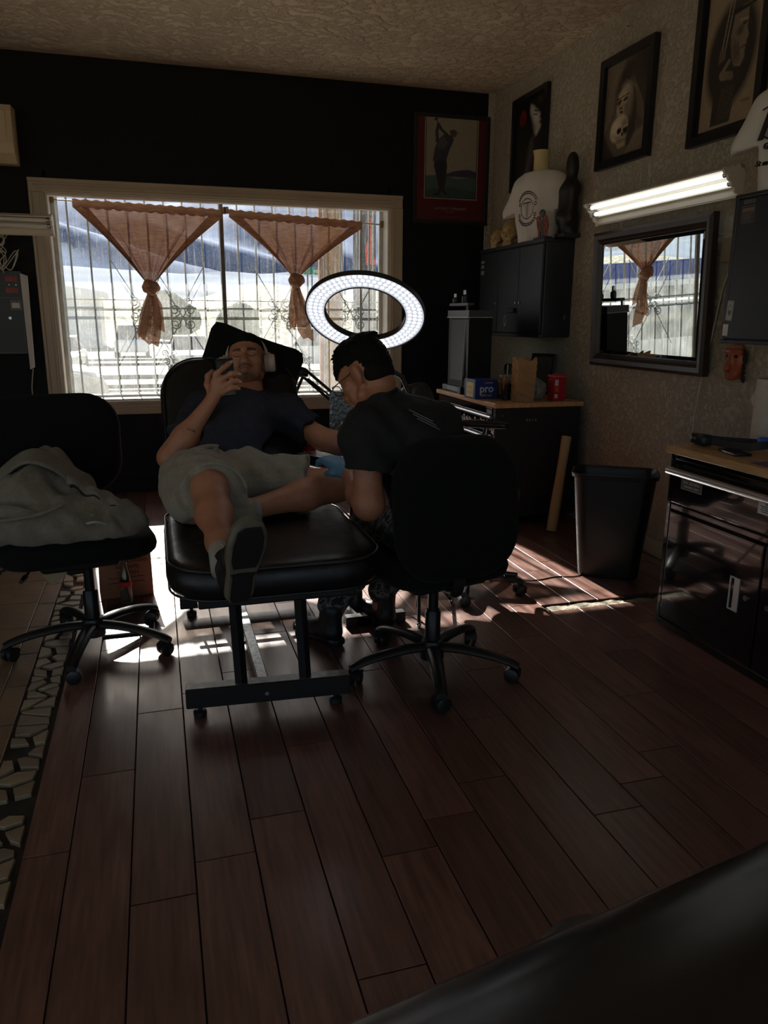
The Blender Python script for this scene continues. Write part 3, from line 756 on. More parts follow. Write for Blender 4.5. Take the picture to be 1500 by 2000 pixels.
def art_flower(c):   # dark portrait, woman looking up, red flower in her hair
    c.fill((20, 19, 18)); H = c.h/c.w
    c.put(c.ell(.5, H*.55, .5, .8, 0, .9), (34, 31, 28), .7)
    c.put(c.poly([(.5, .92*H), (.62, .88*H), (.70, .80*H), (.83, .76*H), (.80, .72*H), (.84, .69*H), (.82, .66*H), (.86, .62*H), (.80, .57*H), (.70, .52*H), (.60, .60*H), (.5, .66*H), (.44, .8*H)], .05), (176, 170, 160))
    c.put(c.ell(.64, .74*H, .12, .10, .3, .9), (210, 205, 196), .6); c.put(c.ell(.56, .63*H, .1, .16, .4, .9), (60, 56, 52), .8)
    c.put(c.seg([(.60, .79*H), (.72, .765*H)], .008), (24, 22, 20)); c.put(c.seg([(.62, .83*H), (.75, .80*H)], .010), (24, 22, 20)); c.put(c.ell(.83, .665*H, .035, .018, 0, .5), (90, 30, 30))
    c.put(c.ell(.36, .62*H, .22, .40, .25, .35), (16, 15, 14)); c.put(c.poly([(.62, .52*H), (.66, .3*H), (.5, .1*H), (.35, .1*H), (.5, .5*H)], .08), (96, 92, 86), .5)
    for a in range(7): c.put(c.ell(.25+.07*math.cos(a*.9), .80*H+.07*math.sin(a*.9), .055, .045, a, .4), (140-a*8, 28, 30), .9)
    c.put(c.ell(.80, .93*H, .05, .06, 0, .8), (70, 66, 58), .6); c.grain(.12)
def art_skullkiss(c):   # sepia drawing: long-haired woman bending to a skull
    c.fill((92, 83, 70)); H = c.h/c.w
    c.put(c.poly([(0, H), (.42, H), (.2, .5*H), (0, .3*H)], .05), (120, 109, 92), .9); c.put(c.poly([(.62, H), (1, H), (1, .62*H), (.82, .8*H)], .05), (46, 41, 37))
    for k in range(6): c.put(c.seg([(.06+.05*k, H*.98), (.02+.03*k, .45*H)], .006), (70, 62, 53), .7)
    c.put(c.ell(.58, .64*H, .34, .40, 0, .3), (50, 45, 39)); c.put(c.ell(.74, .36*H, .27, .52, .15, .25), (58, 52, 45))
    c.put(c.ell(.45, .555*H, .165, .235, -.35, .35), (158, 144, 124)); c.put(c.ell(.55, .50*H, .10, .20, -.2, .9), (104, 94, 80), .85); c.put(c.ell(.36, .555*H, .05, .07, 0, .8), (104, 93, 79), .8); c.put(c.ell(.42, .62*H, .12, .06, -.3, .9), (176, 162, 140), .6)
    for x, y, r in ((.335, .582, .3), (.475, .592, .15)): c.put(c.ell(x, y*H, .055, .024, r, .5), (52, 46, 40), .9); c.put(c.seg([(x-.05, y*H-.008), (x+.05, y*H+.004)], .006), (24, 21, 19)); c.put(c.seg([(x-.06, (y+.035)*H), (x+.06, (y+.042)*H)], .008), (34, 30, 26))
    c.put(c.seg([(.40, .58*H), (.365, .525*H)], .008), (188, 174, 152)); c.put(c.ell(.385, .512*H, .03, .014, 0, .5), (64, 57, 49)); c.put(c.ell(.395, .470*H, .042, .017, -.25, .4), (56, 45, 41)); c.put(c.ell(.43, .43*H, .05, .03, -.3, .7), (140, 127, 109), .7)
    for k in range(22): c.put(c.seg([(.30+.016*k, (.72+.004*k)*H), (.44+.014*k, (.80-.006*k)*H), (.66+.010*k, (.70-.010*k)*H), (.74+.012*k, (.45-.014*k)*H), (.72+.014*k, .2*H)], .0035), (126, 114, 97) if k % 3 else (30, 27, 24), .7)
    c.put(c.ell(.36, .305*H, .205, .15, .3, .2), (178, 164, 142)); c.put(c.ell(.28, .34*H, .10, .08, .3, .8), (202, 188, 164), .7); c.put(c.ell(.50, .30*H, .07, .11, .2, .8), (112, 101, 86), .8); c.put(c.poly([(.27, .235*H), (.55, .215*H), (.52, .105*H), (.36, .095*H)], .02), (150, 137, 118))
    for x, y in ((.37, .285), (.515, .275)): c.put(c.ell(x, y*H, .052, .044, .2, .35), (26, 23, 21)); c.put(c.ell(x, (y+.035)*H, .06, .018, .1, .6), (190, 176, 152), .5)
    c.put(c.poly([(.43, .255*H), (.47, .25*H), (.475, .215*H), (.425, .22*H)], .01), (28, 25, 22)); c.put(c.seg([(.33, .178*H), (.54, .170*H)], .004), (40, 36, 31))
    for k in range(8): c.put(c.seg([(.335+.027*k, .20*H), (.34+.027*k, .15*H)], .0035), (70, 62, 53))
    c.put(c.poly([(.5, 0), (1, 0), (1, .28*H), (.72, .2*H)], .04), (122, 111, 95), .8); c.put(c.poly([(0, 0), (.3, 0), (.1, .2*H), (0, .3*H)], .04), (52, 47, 41))
    for k in range(9): c.put(c.seg([(.6+.05*k, 0), (.72+.045*k, .16*H)], .005), (70, 63, 54), .6)
    c.C *= 1.3; c.grain(.16, 50, 3)
def art_hatman(c):   # pale ground with a dark oval, profile of an old man in a flat-brimmed hat raising a long gun
    c.fill((150, 134, 112)); H = c.h/c.w
    c.put(c.ell(.5, .52*H, .44, .62, -.12, .25), (44, 41, 37)); 
    c.put(c.poly([(.42, .80*H), (.56, 1.05*H), (.95, 1.05*H), (.78, .80*H)], .01), (62, 57, 50)); c.put(c.poly([(.40, .79*H), (.94, .815*H), (.98, .83*H), (.62, .83*H), (.42, .83*H)], .01), (30, 28, 25)); c.put(c.seg([(.62, .83*H), (.97, .832*H)], .005), (128, 118, 102))
    c.put(c.poly([(.50, .79*H), (.74, .80*H), (.75, .73*H), (.745, .66*H), (.78, .60*H), (.75, .575*H), (.755, .54*H), (.73, .50*H), (.74, .46*H), (.68, .40*H), (.56, .42*H), (.50, .5*H), (.46, .65*H)], .015), (124, 112, 95))
    c.put(c.ell(.62, .66*H, .06, .05, .4, .8), (62, 56, 48), .8); c.put(c.ell(.57, .52*H, .06, .13, .3, .9), (66, 60, 51), .7); c.put(c.ell(.69, .70*H, .045, .018, .2, .5), (34, 31, 27)); c.put(c.seg([(.60, .735*H), (.74, .725*H)], .012), (160, 148, 128))
    c.put(c.seg([(.66, .53*H), (.745, .535*H)], .008), (40, 36, 31)); c.put(c.seg([(.60, .58*H), (.66, .45*H)], .006), (66, 60, 51)); c.put(c.ell(.50, .60*H, .035, .055, 0, .3), (110, 99, 84))
    for x in (.30, .36): c.put(c.seg([(x, .50*H), (x+.12, .93*H)], .012), (140, 128, 110))
    c.put(c.poly([(.27, .47*H), (.40, .50*H), (.38, .58*H), (.28, .57*H)], .01), (96, 88, 76))
    for k in range(4): c.put(c.ell(.36+.055*k, .38*H-.012*k, .045, .06, .5, .35), (130-6*k, 117-6*k, 99-5*k))
    c.put(c.seg([(.36, .40*H), (.47, .47*H)], .028), (120, 108, 92)); c.put(c.poly([(.22, .02*H), (.24, .26*H), (.46, .34*H), (.64, .30*H), (.58, .02*H)], .02), (50, 46, 41))
    for k in range(5): c.put(c.seg([(.34+.05*k, .05*H), (.40+.05*k, .28*H)], .007), (104, 96, 82), .8)
    c.put(c.seg([(.76+.01*k, .14*H+.02*math.sin(k*1.7)) for k in range(16)], .004), (36, 32, 28)); c.grain(.12, 70, 5)
M_frameblk = mat('black_picture_frame', (.012, .012, .013), .32, var=.1, vscale=10)
wall_frame('picture_frame', 'black framed dark portrait of a woman with a red flower, nearest the corner', 5.28, 5.83, 2.285, 2.93, .035, .03, M_frameblk, art_flower)
wall_frame('picture_frame', 'black framed sepia drawing of a woman and a skull over the lit light fixture', 4.045, 4.585, 2.237, 2.852, .045, .035, M_frameblk, art_skullkiss)
wall_frame('picture_frame', 'large black framed profile of a man in a flat-brimmed hat', 3.195, 3.70, 2.202, 2.93, .042, .035, M_frameblk, art_hatman, mat_w=.02)
def art_plain(c): c.fill((60, 54, 46)); c.put(c.ell(.5, .5, .4, .5, 0, .8), (96, 88, 76)); c.grain(.15, 40, 9)
wall_frame('picture_frame', 'black frame cut off by the right edge beside the hat portrait', 2.70, 3.165, 2.36, 2.98, .04, .03, M_frameblk, art_plain)

# ---- golf poster on the back wall
t = thing('golf_poster', 'red framed golf tournament poster on the dark wall right of the window', 'poster', (2.37, YB, 2.09))
mb = MB()
P0, P1, Q0, Q1 = 2.052, 2.70, 2.085, 2.905
Yp = YB-.004
for a, b in (((P0, Q0), (P0+.03, Q1)), ((P1-.03, Q0), (P1, Q1)), ((P0+.03, Q0), (P1-.03, Q0+.03)), ((P0+.03, Q1-.03), (P1-.03, Q1))): mb.box((a[0], Yp-.025, a[1]), (b[0], Yp, b[1]), .003)
mb.build('frame_rail', M_frameblk, t)
mb = MB(); mb.box((P0+.02, Yp-.012, Q0+.02), (P1-.02, Yp-.002, Q1-.02)); mb.build('poster_sheet', mat('maroon_poster', srgb(84, 24, 32), .3, var=.08, vscale=4), t)
w, h = .44, .60
c = Canvas(w, h, 120); H = h/w
c.fill((190, 180, 158)); c.put(c.poly([(0, 0), (1, 0), (1, .28*H), (.6, .25*H), (.3, .29*H), (0, .27*H)], .02), (92, 118, 116)); c.put(c.poly([(.4, .30*H), (.55, .34*H), (.7, .36*H), (.85, .37*H), (1, .34*H), (1, .27*H), (.4, .27*H)], .02), (82, 76, 104)); c.put(c.poly([(0, 0), (1, 0), (1, .1*H), (.5, .14*H), (0, .10*H)], .03), (70, 96, 96))
body = (72, 74, 88)
c.put(c.poly([(.28, .08*H), (.36, .08*H), (.40, .22*H), (.42, .40*H), (.40, .5*H), (.18, .48*H), (.16, .40*H), (.24, .2*H)], .012), (60, 52, 66))
c.put(c.poly([(.14, .45*H), (.40, .47*H), (.46, .60*H), (.54, .72*H), (.50, .78*H), (.34, .78*H), (.24, .72*H), (.17, .60*H)], .012), body); c.put(c.poly([(.22, .62*H), (.34, .60*H), (.44, .68*H), (.34, .76*H), (.25, .7*H)], .02), (116, 116, 122), .7)
c.put(c.seg([(.22, .70*H), (.21, .82*H), (.24, .90*H)], .03), body); c.put(c.seg([(.44, .76*H), (.30, .84*H), (.24, .90*H)], .026), body); c.put(c.seg([(.23, .89*H), (.20, .97*H)], .008), (50, 46, 48)); c.put(c.ell(.19, .965*H, .035, .022, .4, .2), (50, 46, 48))
c.put(c.ell(.53, .795*H, .06, .055, 0, .2), (120, 96, 84)); c.put(c.ell(.52, .825*H, .07, .03, .1, .2), (96, 92, 96)); c.put(c.seg([(.56, .815*H), (.62, .81*H)], .010), (96, 92, 96))
c.put(c.seg([(.28, .08*H), (.26, .05*H), (.18, .04*H)], .022), (44, 44, 50)); c.put(c.seg([(.37, .08*H), (.42, .05*H)], .02), (44, 44, 50)); c.grain(.08); c.C *= .55
c.put(np.clip(1-(np.minimum(np.minimum(c.X, 1-c.X), np.minimum(c.Y, H-c.Y))-.012)/.004, 0, 1), (40, 30, 32))
c.build('golfer_print', frame((2.155, Yp-.0135, 2.285), (1, 0, 0), (0, 0, 1)), t, .4)
M_pborder = mat('poster_cream', srgb(150, 132, 120), .5)
mb = MB()
for a, b in (((2.147, 2.277), (2.155, 2.893)), ((2.595, 2.277), (2.603, 2.893)), ((2.155, 2.277), (2.595, 2.285)), ((2.155, 2.885), (2.595, 2.893))): mb.box((a[0], Yp-.0138, a[1]), (b[0], Yp-.0125, b[1]))
mb.build('print_border', M_pborder, t)
mb = MB(); X = lambda z: frame((2.375, Yp-.0128, z), (1, 0, 0), (0, 0, 1))
mb.text('LA FE GOLF TOURNAMENT', .027, X(2.205), sx=.82); mb.text('MAY 4, 1997', .013, X(2.18)); mb.text('____________________________', .012, X(2.15))
mb.build('lettering', M_pborder, t, label='pale lettering LA FE GOLF TOURNAMENT')

# ---- mirror, leaning out at the top
ML = .875; MWd = 1.115
mirror = thing('wall_mirror', 'mirror with an angled glass edge in a thick dark wooden frame under the lit fixture', 'mirror', (XR, 3.92, 1.05))
lean = math.radians(2.2); yaw = math.radians(-0.7)
mx = T(XR-.012, 3.92, 1.062) @ RZ(yaw) @ RY(-lean) @ frame((0, 0, 0), (0, -1, 0), (0, 0, 1))   # local x = towards camera along the wall, y up, z out of wall (-X)
hw, hh = MWd/2, .80
mb = MB(); B = .072
prof = [(0, 0), (0, .034), (.018, .044), (.042, .040), (.054, .028), (.061, .03), (B, .016), (B, 0)]
cs = [(-hw, 0), (hw, 0), (hw, hh), (-hw, hh)]; ins = [(1, 1), (-1, 1), (-1, -1), (1, -1)]
v = []; f = []; n = len(prof)
for k in range(4):
    for d, z in prof: v.append((cs[k][0]+ins[k][0]*d, cs[k][1]+ins[k][1]*d, z))
for k in range(4):
    for i in range(n): a = k*n+i; b = k*n+(i+1) % n; c2 = ((k+1) % 4)*n+(i+1) % n; d2 = ((k+1) % 4)*n+i; f.append((a, d2, c2, b))
mb.add(v, f, mx); mb.build('frame_rail', mat('espresso_wood', srgb(52, 42, 38), .34, var=.2, vscale=7, stretch=(1, 1, 8)), mirror, smooth=35)
M_mirror = mat('silvered_glass', srgb(232, 238, 236), .0, 1.)
mb = MB(); b0 = B-.004; b1 = B+.022
O = [(-hw+b0, b0, .012), (hw-b0, b0, .012), (hw-b0, hh-b0, .012), (-hw+b0, hh-b0, .012)]; I = [(-hw+b1, b1, .0155), (hw-b1, b1, .0155), (hw-b1, hh-b1, .0155), (-hw+b1, hh-b1, .0155)]
mb.add(I, [(0, 1, 2, 3)], mx); mb.build('mirror_glass', M_mirror, mirror)
mb = MB(); mb.add(O+I, [(k, (k+1) % 4, 4+(k+1) % 4, 4+k) for k in range(4)], mx); mb.build('glass_bevel', M_mirror, mirror)

# ---- fluorescent light fixtures
M_fix = mat('cream_enamel', srgb(222, 214, 196), .38, var=.05, vscale=4)
M_tube = mat('lit_tube', (.9, .95, 1.), .4, emit=(.92, .97, 1.0), estr=.85)
def fixture(label, mx, L, lit):
    """slanted trough lamp: local x out of the wall, y up, extruded along local z by L; the open face looks out and down"""
    t = thing('fluorescent_fixture', label, 'light', mx.translation)
    sh = [(.118, .104), (.122, .110), (.075, .128), (.02, .10), (.0, .05), (.004, .0), (.026, -.012), (.028, -.006), (.010, .006), (.006, .05), (.024, .094), (.075, .120)]
    m = len(sh); v = [(x, y, 0) for x, y in sh]+[(x, y, L) for x, y in sh]
    mb = MB(); mb.add(v, [(k, (k+1) % m, m+(k+1) % m, m+k) for k in range(m)], mx); mb.build('housing', M_fix, t, smooth=30)
    e = [(.125, .106), (.118, .118), (.095, .116), (.082, .130), (.06, .124), (.045, .138), (.022, .118), (.012, .122), (.0, .10), (.0, .0), (.02, -.016), (.03, -.014), (.034, .004), (.05, .012), (.056, .03), (.072, .038), (.078, .056), (.094, .066), (.098, .084), (.116, .092)]
    for z0, z1 in ((-.014, 0), (L, L+.014)):
        mb = MB(); mb.prism(e, z0, z1, mx); mb.build('end_cap', M_fix, t)
    mb = MB()
    for a, b in (((.028, -.004), (.020, .030)), ((.020, .030), (.040, .036)), ((.040, .036), (.034, .070)), ((.034, .070), (.058, .078)), ((.058, .078), (.062, .104)), ((.062, .104), (.118, .106))):
        d = (-.004, .003); mb.prism([a, b, (b[0]+d[0], b[1]+d[1]), (a[0]+d[0], a[1]+d[1])], .004, L-.004, mx)
    mb.build('reflector', M_fix, t)
    for cx, cyy in ((.086, .088), (.056, .052)):
        mb = MB(); mb.cyl((cx, cyy, .025), (cx, cyy, L-.025), .0125, seg=14, xf=mx); tb = mb.build('tube', M_tube if lit else mat('unlit_tube', srgb(225, 222, 214), .3), t, smooth=40)
        mb = MB()
        for z0 in (.004, L-.026): mb.cyl((cx, cyy, z0), (cx, cyy, z0+.022), .0134, seg=12, xf=mx)
        mb.build('tube_cap', M_steel, tb, smooth=40)
    return t
fx = fixture('lit white strip light fixture with two glowing tubes over the mirror', frame((XR-.002, 3.285, 1.925), (-1, 0, 0), (0, 0, 1)), 1.235, True)
mb = MB(); P = [(XR-.03, 3.262, 1.925), (XR-.012, 3.24, 1.86), (XR-.012, 3.255, 1.70), (XR-.012, 3.33, 1.5), (XR-.012, 3.375, 1.25), (XR-.014, 3.42, 1.0), (XR-.012, 3.44, .86), (XR-.012, 3.445, .5), (XR-.012, 3.45, .2)]
mb.tube(P, .0042, 6); o = mb.build('power_cord', mat('white_cord', srgb(200, 195, 182), .5), smooth=True); tag(o, 'thin pale power cord hanging from the lit light fixture past the mirror', 'cord')
mb = MB(); mb.box((XR-.02, 3.29, 1.62), (XR-.001, 3.36, 1.74), .004); o = mb.build('outlet_box', mat('painted_outlet', srgb(150, 138, 115), .6)); tag(o, 'small tan outlet box on the wall beside the upper right of the mirror', 'outlet')
# unlit twin fixture on the back wall, left of the window, its open face towards the room
fy = fixture('unlit beige strip light fixture on the dark wall overlapping the window frame corner', frame((-.645, YB-.034, 1.905), (0, -1, 0), (0, 0, 1)), .9, False)

# ================================================================== CABINETS AND TOOL CHESTS
def cab_label(mb, x, y, z, w, h): mb.box((x-.0012, y-w/2, z-h/2), (x, y+w/2, z+h/2))
# ---- wall cabinet, far (three doors, louvred side)
CX, CY0, CY1, CZ0, CZ1 = 2.515, 4.82, 5.88, 1.222, 1.850
cb = thing('wall_cabinet', 'black metal wall cabinet in the corner with skulls and a shirt form on top', 'cabinet', (2.62, 5.3, CZ0))
mb = MB(); mb.box((CX+.014, CY0, CZ0), (XR-.004, CY1, CZ1), .006); mb.box((CX-.006, CY0-.004, CZ1-.012), (XR-.004, CY1+.004, CZ1+.012), .004); mb.box((CX-.004, CY0, CZ0-.004), (CX+.03, CY1, CZ0+.02), .003); mb.build('carcass', M_blackmetal, cb)
dy = (CY1-CY0-.02)/3
for k in range(3):
    a = CY0+.01+k*dy; mb = MB(); mb.box((CX-.003, a+.003, CZ0+.024), (CX+.014, a+dy-.003, CZ1-.02), .003); d = mb.build('door', M_blackmetal, cb)
    ly = a+(dy-.03 if k == 0 else .03); mb = MB(); mb.tube([(CX-.010, ly, 1.455), (CX-.003, ly, 1.455)], .009, 12); mb.box((CX-.0115, ly-.0012, 1.449), (CX-.0100, ly+.0012, 1.461)); mb.build('lock', M_steel, d)
    if k == 1: mb = MB(); mb.box((CX-.03, a+.03, 1.385), (CX-.003, a+.12, 1.42), .006); mb.build('handle', M_dark, d)
for k in range(10):
    z = CZ0+.08+k*.048; mb = MB(); mb.box((2.60, CY0-.003, z), (2.64, CY0+.001, z+.004), .001); mb.build('louvre', M_blackmetal, cb)
mb = MB(); mb.box((2.69, CY0-.002, 1.34), (2.696, CY0+.001, 1.37)); mb.build('side_mark', M_steel, cb)
c = Canvas(.05, .09, 30); c.fill((40, 42, 46)); c.put(c.ell(.5, .9, .4, .8, 0, .1), (150, 148, 142)); c.put(c.ell(.5, 1., .25, .5, 0, .2), (40, 42, 46)); c.put(c.seg([(.2, .3), (.8, 1.5)], .06), (70, 70, 70)); c.grain(.5, 14, 4)
c.build('sticker', frame((CX-.0045, 5.40, CZ0+.06), (0, -1, 0), (0, 0, 1)), cb, label='small pale sticker at the foot of the middle door')
for k, z in enumerate((1.77, 1.735, 1.69)):
    mb = MB(); cab_label(mb, CX-.003, CY1-.06, z, .06, .022 if k < 2 else .03); mb.build('sticker', mat('dim_label', srgb(120, 116, 108), .5, var=.4, vscale=120), cb)
# ---- wall cabinet, near
DX, DY1 = 2.45, 2.962
cn = thing('wall_cabinet', 'dark grey wall cabinet with stickers beside the mirror at the right edge', 'cabinet', (2.6, 2.5, 1.245))
mb = MB(); mb.box((DX+.012, 1.9, 1.25), (XR-.004, DY1, 1.862), .005); mb.box((DX-.004, 1.9, 1.245), (DX+.04, DY1+.004, 1.262), .003); mb.box((DX-.004, 1.9, 1.85), (DX+.04, DY1+.004, 1.866), .003); mb.box((DX-.002, DY1-.018, 1.25), (DX+.03, DY1+.003, 1.862), .003); mb.build('carcass', M_blackmetal, cn)
for a, b in ((2.44, DY1-.022), (1.91, 2.436)): mb = MB(); mb.box((DX-.003, a, 1.266), (DX+.012, b, 1.846), .003); mb.build('door', M_blackmetal, cn)
XL = DX-.0035
def sticker(parent, X, y1, y0, z0, z1, paint, nm='sticker', lab=None, n=40, rot=0.):
    w, h = y1-y0, z1-z0; c = Canvas(w, h, n); paint(c, h/w)
    return c.build(nm, frame((X, y1, z0), (0, -1, 0), (0, 0, 1)) @ RZ(rot), parent, .45, label=lab)
def warn_label(c, H):
    c.fill((44, 45, 48)); c.put(c.poly([(.05, .70*H), (.95, .70*H), (.95, .88*H), (.05, .88*H)]), (118, 112, 100)); c.put(c.poly([(.05, .60*H), (.95, .60*H), (.95, .70*H), (.05, .70*H)]), (120, 72, 52))
    for k in range(8): c.put(c.seg([(.1, H*(.54-.06*k)), (.9-.1*(k % 3), H*(.54-.06*k))], .012), (110, 106, 98))
    c.put(np.clip(1-(np.minimum(np.minimum(c.X, 1-c.X), np.minimum(c.Y, H-c.Y))-.02)/.01, 0, 1), (110, 104, 94))
sticker(cn, XL, 2.915, 2.840, 1.745, 1.815, warn_label, n=50, lab='warning label with rows of small print')
def strip_label(c, H):
    c.fill((110, 106, 98))
    for k in range(6): c.put(c.poly([(.08+.14*k, .25*H), (.19+.14*k, .25*H), (.19+.14*k, .8*H), (.08+.14*k, .8*H)]), (40, 40, 42), .8)
sticker(cn, XL, 2.908, 2.842, 1.824, 1.838, strip_label, n=40)
def bill(c, H):
    c.fill((168, 172, 156)); e = np.minimum(np.minimum(c.X, 1-c.X), np.minimum(c.Y, H-c.Y)); c.put(np.clip(1-np.abs(e-.09)/.03, 0, 1), (90, 98, 84)); c.put(c.ell(.5, .52*H, .28, .30*H, 0, .1), (120, 126, 110)); c.put(c.ell(.52, .58*H, .13, .14*H, 0, .2), (186, 186, 170)); c.put(c.ell(.5, .40*H, .2, .12*H, 0, .3), (80, 86, 74)); c.grain(.25, 30, 2)
sticker(cn, XL, 2.945, 2.905, 1.345, 1.43, bill, n=40, lab='upright banknote stuck to the door', rot=-.06)
mb = MB(); mb.box((XL-.001, 2.920, 1.278), (XL, 2.952, 1.328), .0); mb.build('sticker', M_white, cn, label='plain white square sticker')

# ---- near tool chest
TX, TY1, TH = 2.125, 2.80, .82
tn = thing('tool_chest', 'glossy black tool chest with butcher block top at the right edge', 'tool chest', (2.42, 2.3, 0))
mb = MB(); mb.box((TX+.012, 1.70, .05), (2.68, TY1, TH-.032), .006); mb.box((TX+.004, 1.70, .0), (2.66, TY1-.01, .05), .004); mb.box((TX, TY1-.03, .02), (TX+.05, TY1, TH-.032), .006); mb.box((TX-.002, 1.70, .008), (TX+.03, TY1, .04), .004); mb.build('carcass', M_blackgloss, tn)
mb = MB(); mb.box((TX-.02, 1.68, TH-.032), (2.70, TY1+.015, TH), .004); mb.build('butcher_block_top', M_butcher, tn)
mb = MB(); mb.box((TX-.006, 1.72, .575), (TX+.012, TY1-.036, TH-.05), .005); dr = mb.build('drawer', M_blackgloss, tn)
mb = MB(); mb.tube([(TX-.045, 1.76, .722), (TX-.045, TY1-.05, .722)], .0165, 20); mb.build('handle', M_steel, dr, smooth=40, label='long brushed steel bar handle')
mb = MB()
for y in (1.9, 2.45, TY1-.10): mb.tube([(TX-.04, y, .722), (TX, y, .722)], .007, 8)
mb.build('handle_post', M_steel, dr)
mb = MB(); mb.box((TX-.0068, 2.575, .648), (TX-.006, 2.705, .694)); mb.build('sticker', M_ink, dr, label='black label BALL BEARING DRAWER SLIDES')
fl = lambda y, z: frame((TX-.0072, y, z), (0, -1, 0), (0, 0, 1))
mb = MB(); mb.text('BALL BEARING', .0175, fl(2.64, .680), bold=True, sx=.92); mb.text('DRAWER SLIDES', .0135, fl(2.64, .662), bold=True, sx=.95)
for a, b in (((2.575, .648), (2.577, .694)), ((2.703, .648), (2.705, .694)), ((2.577, .648), (2.703, .65)), ((2.577, .692), (2.703, .694))): mb.box((TX-.0076, a[0], a[1]), (TX-.0067, b[0], b[1]))
mb.build('lettering', mat('label_grey', srgb(168, 166, 160), .5), dr)
mb = MB(); mb.box((TX-.0068, 2.155, .650), (TX-.006, 2.262, .702)); mb.build('sticker', M_white, dr, label='white printed label STO cut by the picture edge')
mb = MB(); mb.text('STO', .016, fl(2.225, .690), align='LEFT', bold=True)
for k in range(4): mb.box((TX-.0076, 2.17, .679-.007*k), (TX-.0066, 2.25-.006*(k % 2), .6815-.007*k))
mb.build('lettering', M_ink, dr)
mb = MB(); mb.box((TX-.004, 1.72, .545), (TX+.01, TY1-.036, .57), .003); mb.build('rail', M_blackgloss, tn)
for a, b in ((2.205, TY1-.036), (1.72, 2.198)):
    mb = MB(); mb.box((TX-.006, a, .05), (TX+.012, b, .538), .005); d = mb.build('door', M_blackgloss, tn)
    if a > 2.2:
        mb = MB()
        for lo, hi in (((2.302, .236), (2.309, .374)), ((2.349, .236), (2.356, .374)), ((2.309, .236), (2.349, .243)), ((2.309, .367), (2.349, .374))): mb.box((TX-.011, lo[0], lo[1]), (TX-.004, hi[0], hi[1]), .002)
        mb.box((TX-.0085, 2.309, .243), (TX-.006, 2.332, .367)); mb.build('recess_handle', mat('satin_nickel', srgb(205, 203, 198), .35, .5), d, label='pale metal recessed pull')
    ly = 2.262 if a > 2.2 else 2.15
    mb = MB(); mb.tube([(TX-.013, ly, .311), (TX-.004, ly, .311)], .011, 14); mb.build('lock', M_chrome, d, smooth=40)

# ---- things on the near tool chest
hl = thing('headlamp', 'black headlamp with a strap and blue buckle on the butcher block top', 'headlamp', (2.24, 2.72, TH))
mb = MB(); mb.bm(_bev_box((2.20, 2.70, TH+.004), (2.262, 2.775, TH+.052), .016)); mb.build('battery_case', mat('dark_green_plastic', srgb(36, 42, 40), .45, var=.1), hl, smooth=40)
mb = MB(); mb.tube([(2.195, 2.772, TH+.034), (2.22, 2.755, TH+.032)], [.021, .022], 16); mb.build('lamp_housing', M_dark, hl, smooth=40)
mb = MB(); mb.tube([(2.1935, 2.773, TH+.034), (2.197, 2.7705, TH+.0338)], .015, 16); mb.build('lens', mat('lamp_lens', srgb(190, 200, 205), .1, .4), hl)
mb = MB(); S = [(2.245, 2.70, TH+.028), (2.262, 2.62, TH+.024), (2.29, 2.54, TH+.026), (2.33, 2.505, TH+.034), (2.385, 2.53, TH+.036), (2.38, 2.62, TH+.028), (2.32, 2.70, TH+.026), (2.26, 2.735, TH+.03)]
def strap(mb, pts, hgt, th):
    n = 44; P = [catmull(pts, i/(n-1)) for i in range(n)]
    for i in range(n-1):
        d = (P[i+1]-P[i]).normalized(); nn = Vector((-d.y, d.x, 0)).normalized()*th
        a, b = P[i], P[i+1]
        v = [a-nn-Vector((0, 0, hgt)), a+nn-Vector((0, 0, hgt)), a+nn+Vector((0, 0, hgt)), a-nn+Vector((0, 0, hgt)), b-nn-Vector((0, 0, hgt)), b+nn-Vector((0, 0, hgt)), b+nn+Vector((0, 0, hgt)), b-nn+Vector((0, 0, hgt))]
        mb.add(v, [(0, 1, 5, 4), (1, 2, 6, 5), (2, 3, 7, 6), (3, 0, 4, 7)])
strap(mb, S, .016, .0015); mb.build('strap', mat('elastic_strap', srgb(52, 50, 50), .8, var=.2, vscale=60), hl, label='dark elastic strap')
mb = MB(); mb.bm(_bev_box((2.352, 2.505, TH+.02), (2.392, 2.57, TH+.062), .014)); mb.build('buckle', mat('blue_plastic', srgb(30, 84, 190), .4), hl, smooth=40, label='blue plastic buckle')
mb = MB(); mb.bm(_bev_box((2.15, 2.50, TH+.001), (2.225, 2.64, TH+.011), .004)); 
pm = T(2.235, 2.545, 0) @ RZ(math.radians(-14)) @ T(-2.19, -2.57, 0)
mb2 = MB(); mb2.add(mb.v, mb.f, pm); o = mb2.build('phone', mat('phone_black', (.012, .012, .014), .15, coat=.5), smooth=40); tag(o, 'black phone lying flat on the butcher block top before the headlamp strap', 'phone')
pt_ = thing('paper_towel_roll', 'roll of white paper towels standing on the butcher block top', 'paper towels', (2.56, 2.80, TH))
pc = (2.555, 2.735)
mb = MB(); mb.lathe([(.022, 0), (.062, 0), (.064, .01), (.064, .27), (.062, .28), (.022, .28)], 40, T(pc[0], pc[1], TH)); mb.build('roll', mat('paper_towel', srgb(206, 196, 184), .9, var=.04, bump=.6, bscale=120), pt_, smooth=40)
mb = MB(); mb.lathe([(.018, 0), (.022, 0), (.022, .282), (.018, .282)], 20, T(pc[0], pc[1], TH)); mb.build('core', mat('cardboard_core', srgb(150, 120, 90), .8), pt_)
mb = MB()
sheet = [(2.60, 3.05, .30), (2.58, 2.93, .25), (2.57, 2.85, .16)]
sh = thing('paper_sheet', 'curled white paper sheet standing behind the paper towel roll', 'paper', (2.62, 2.9, TH))
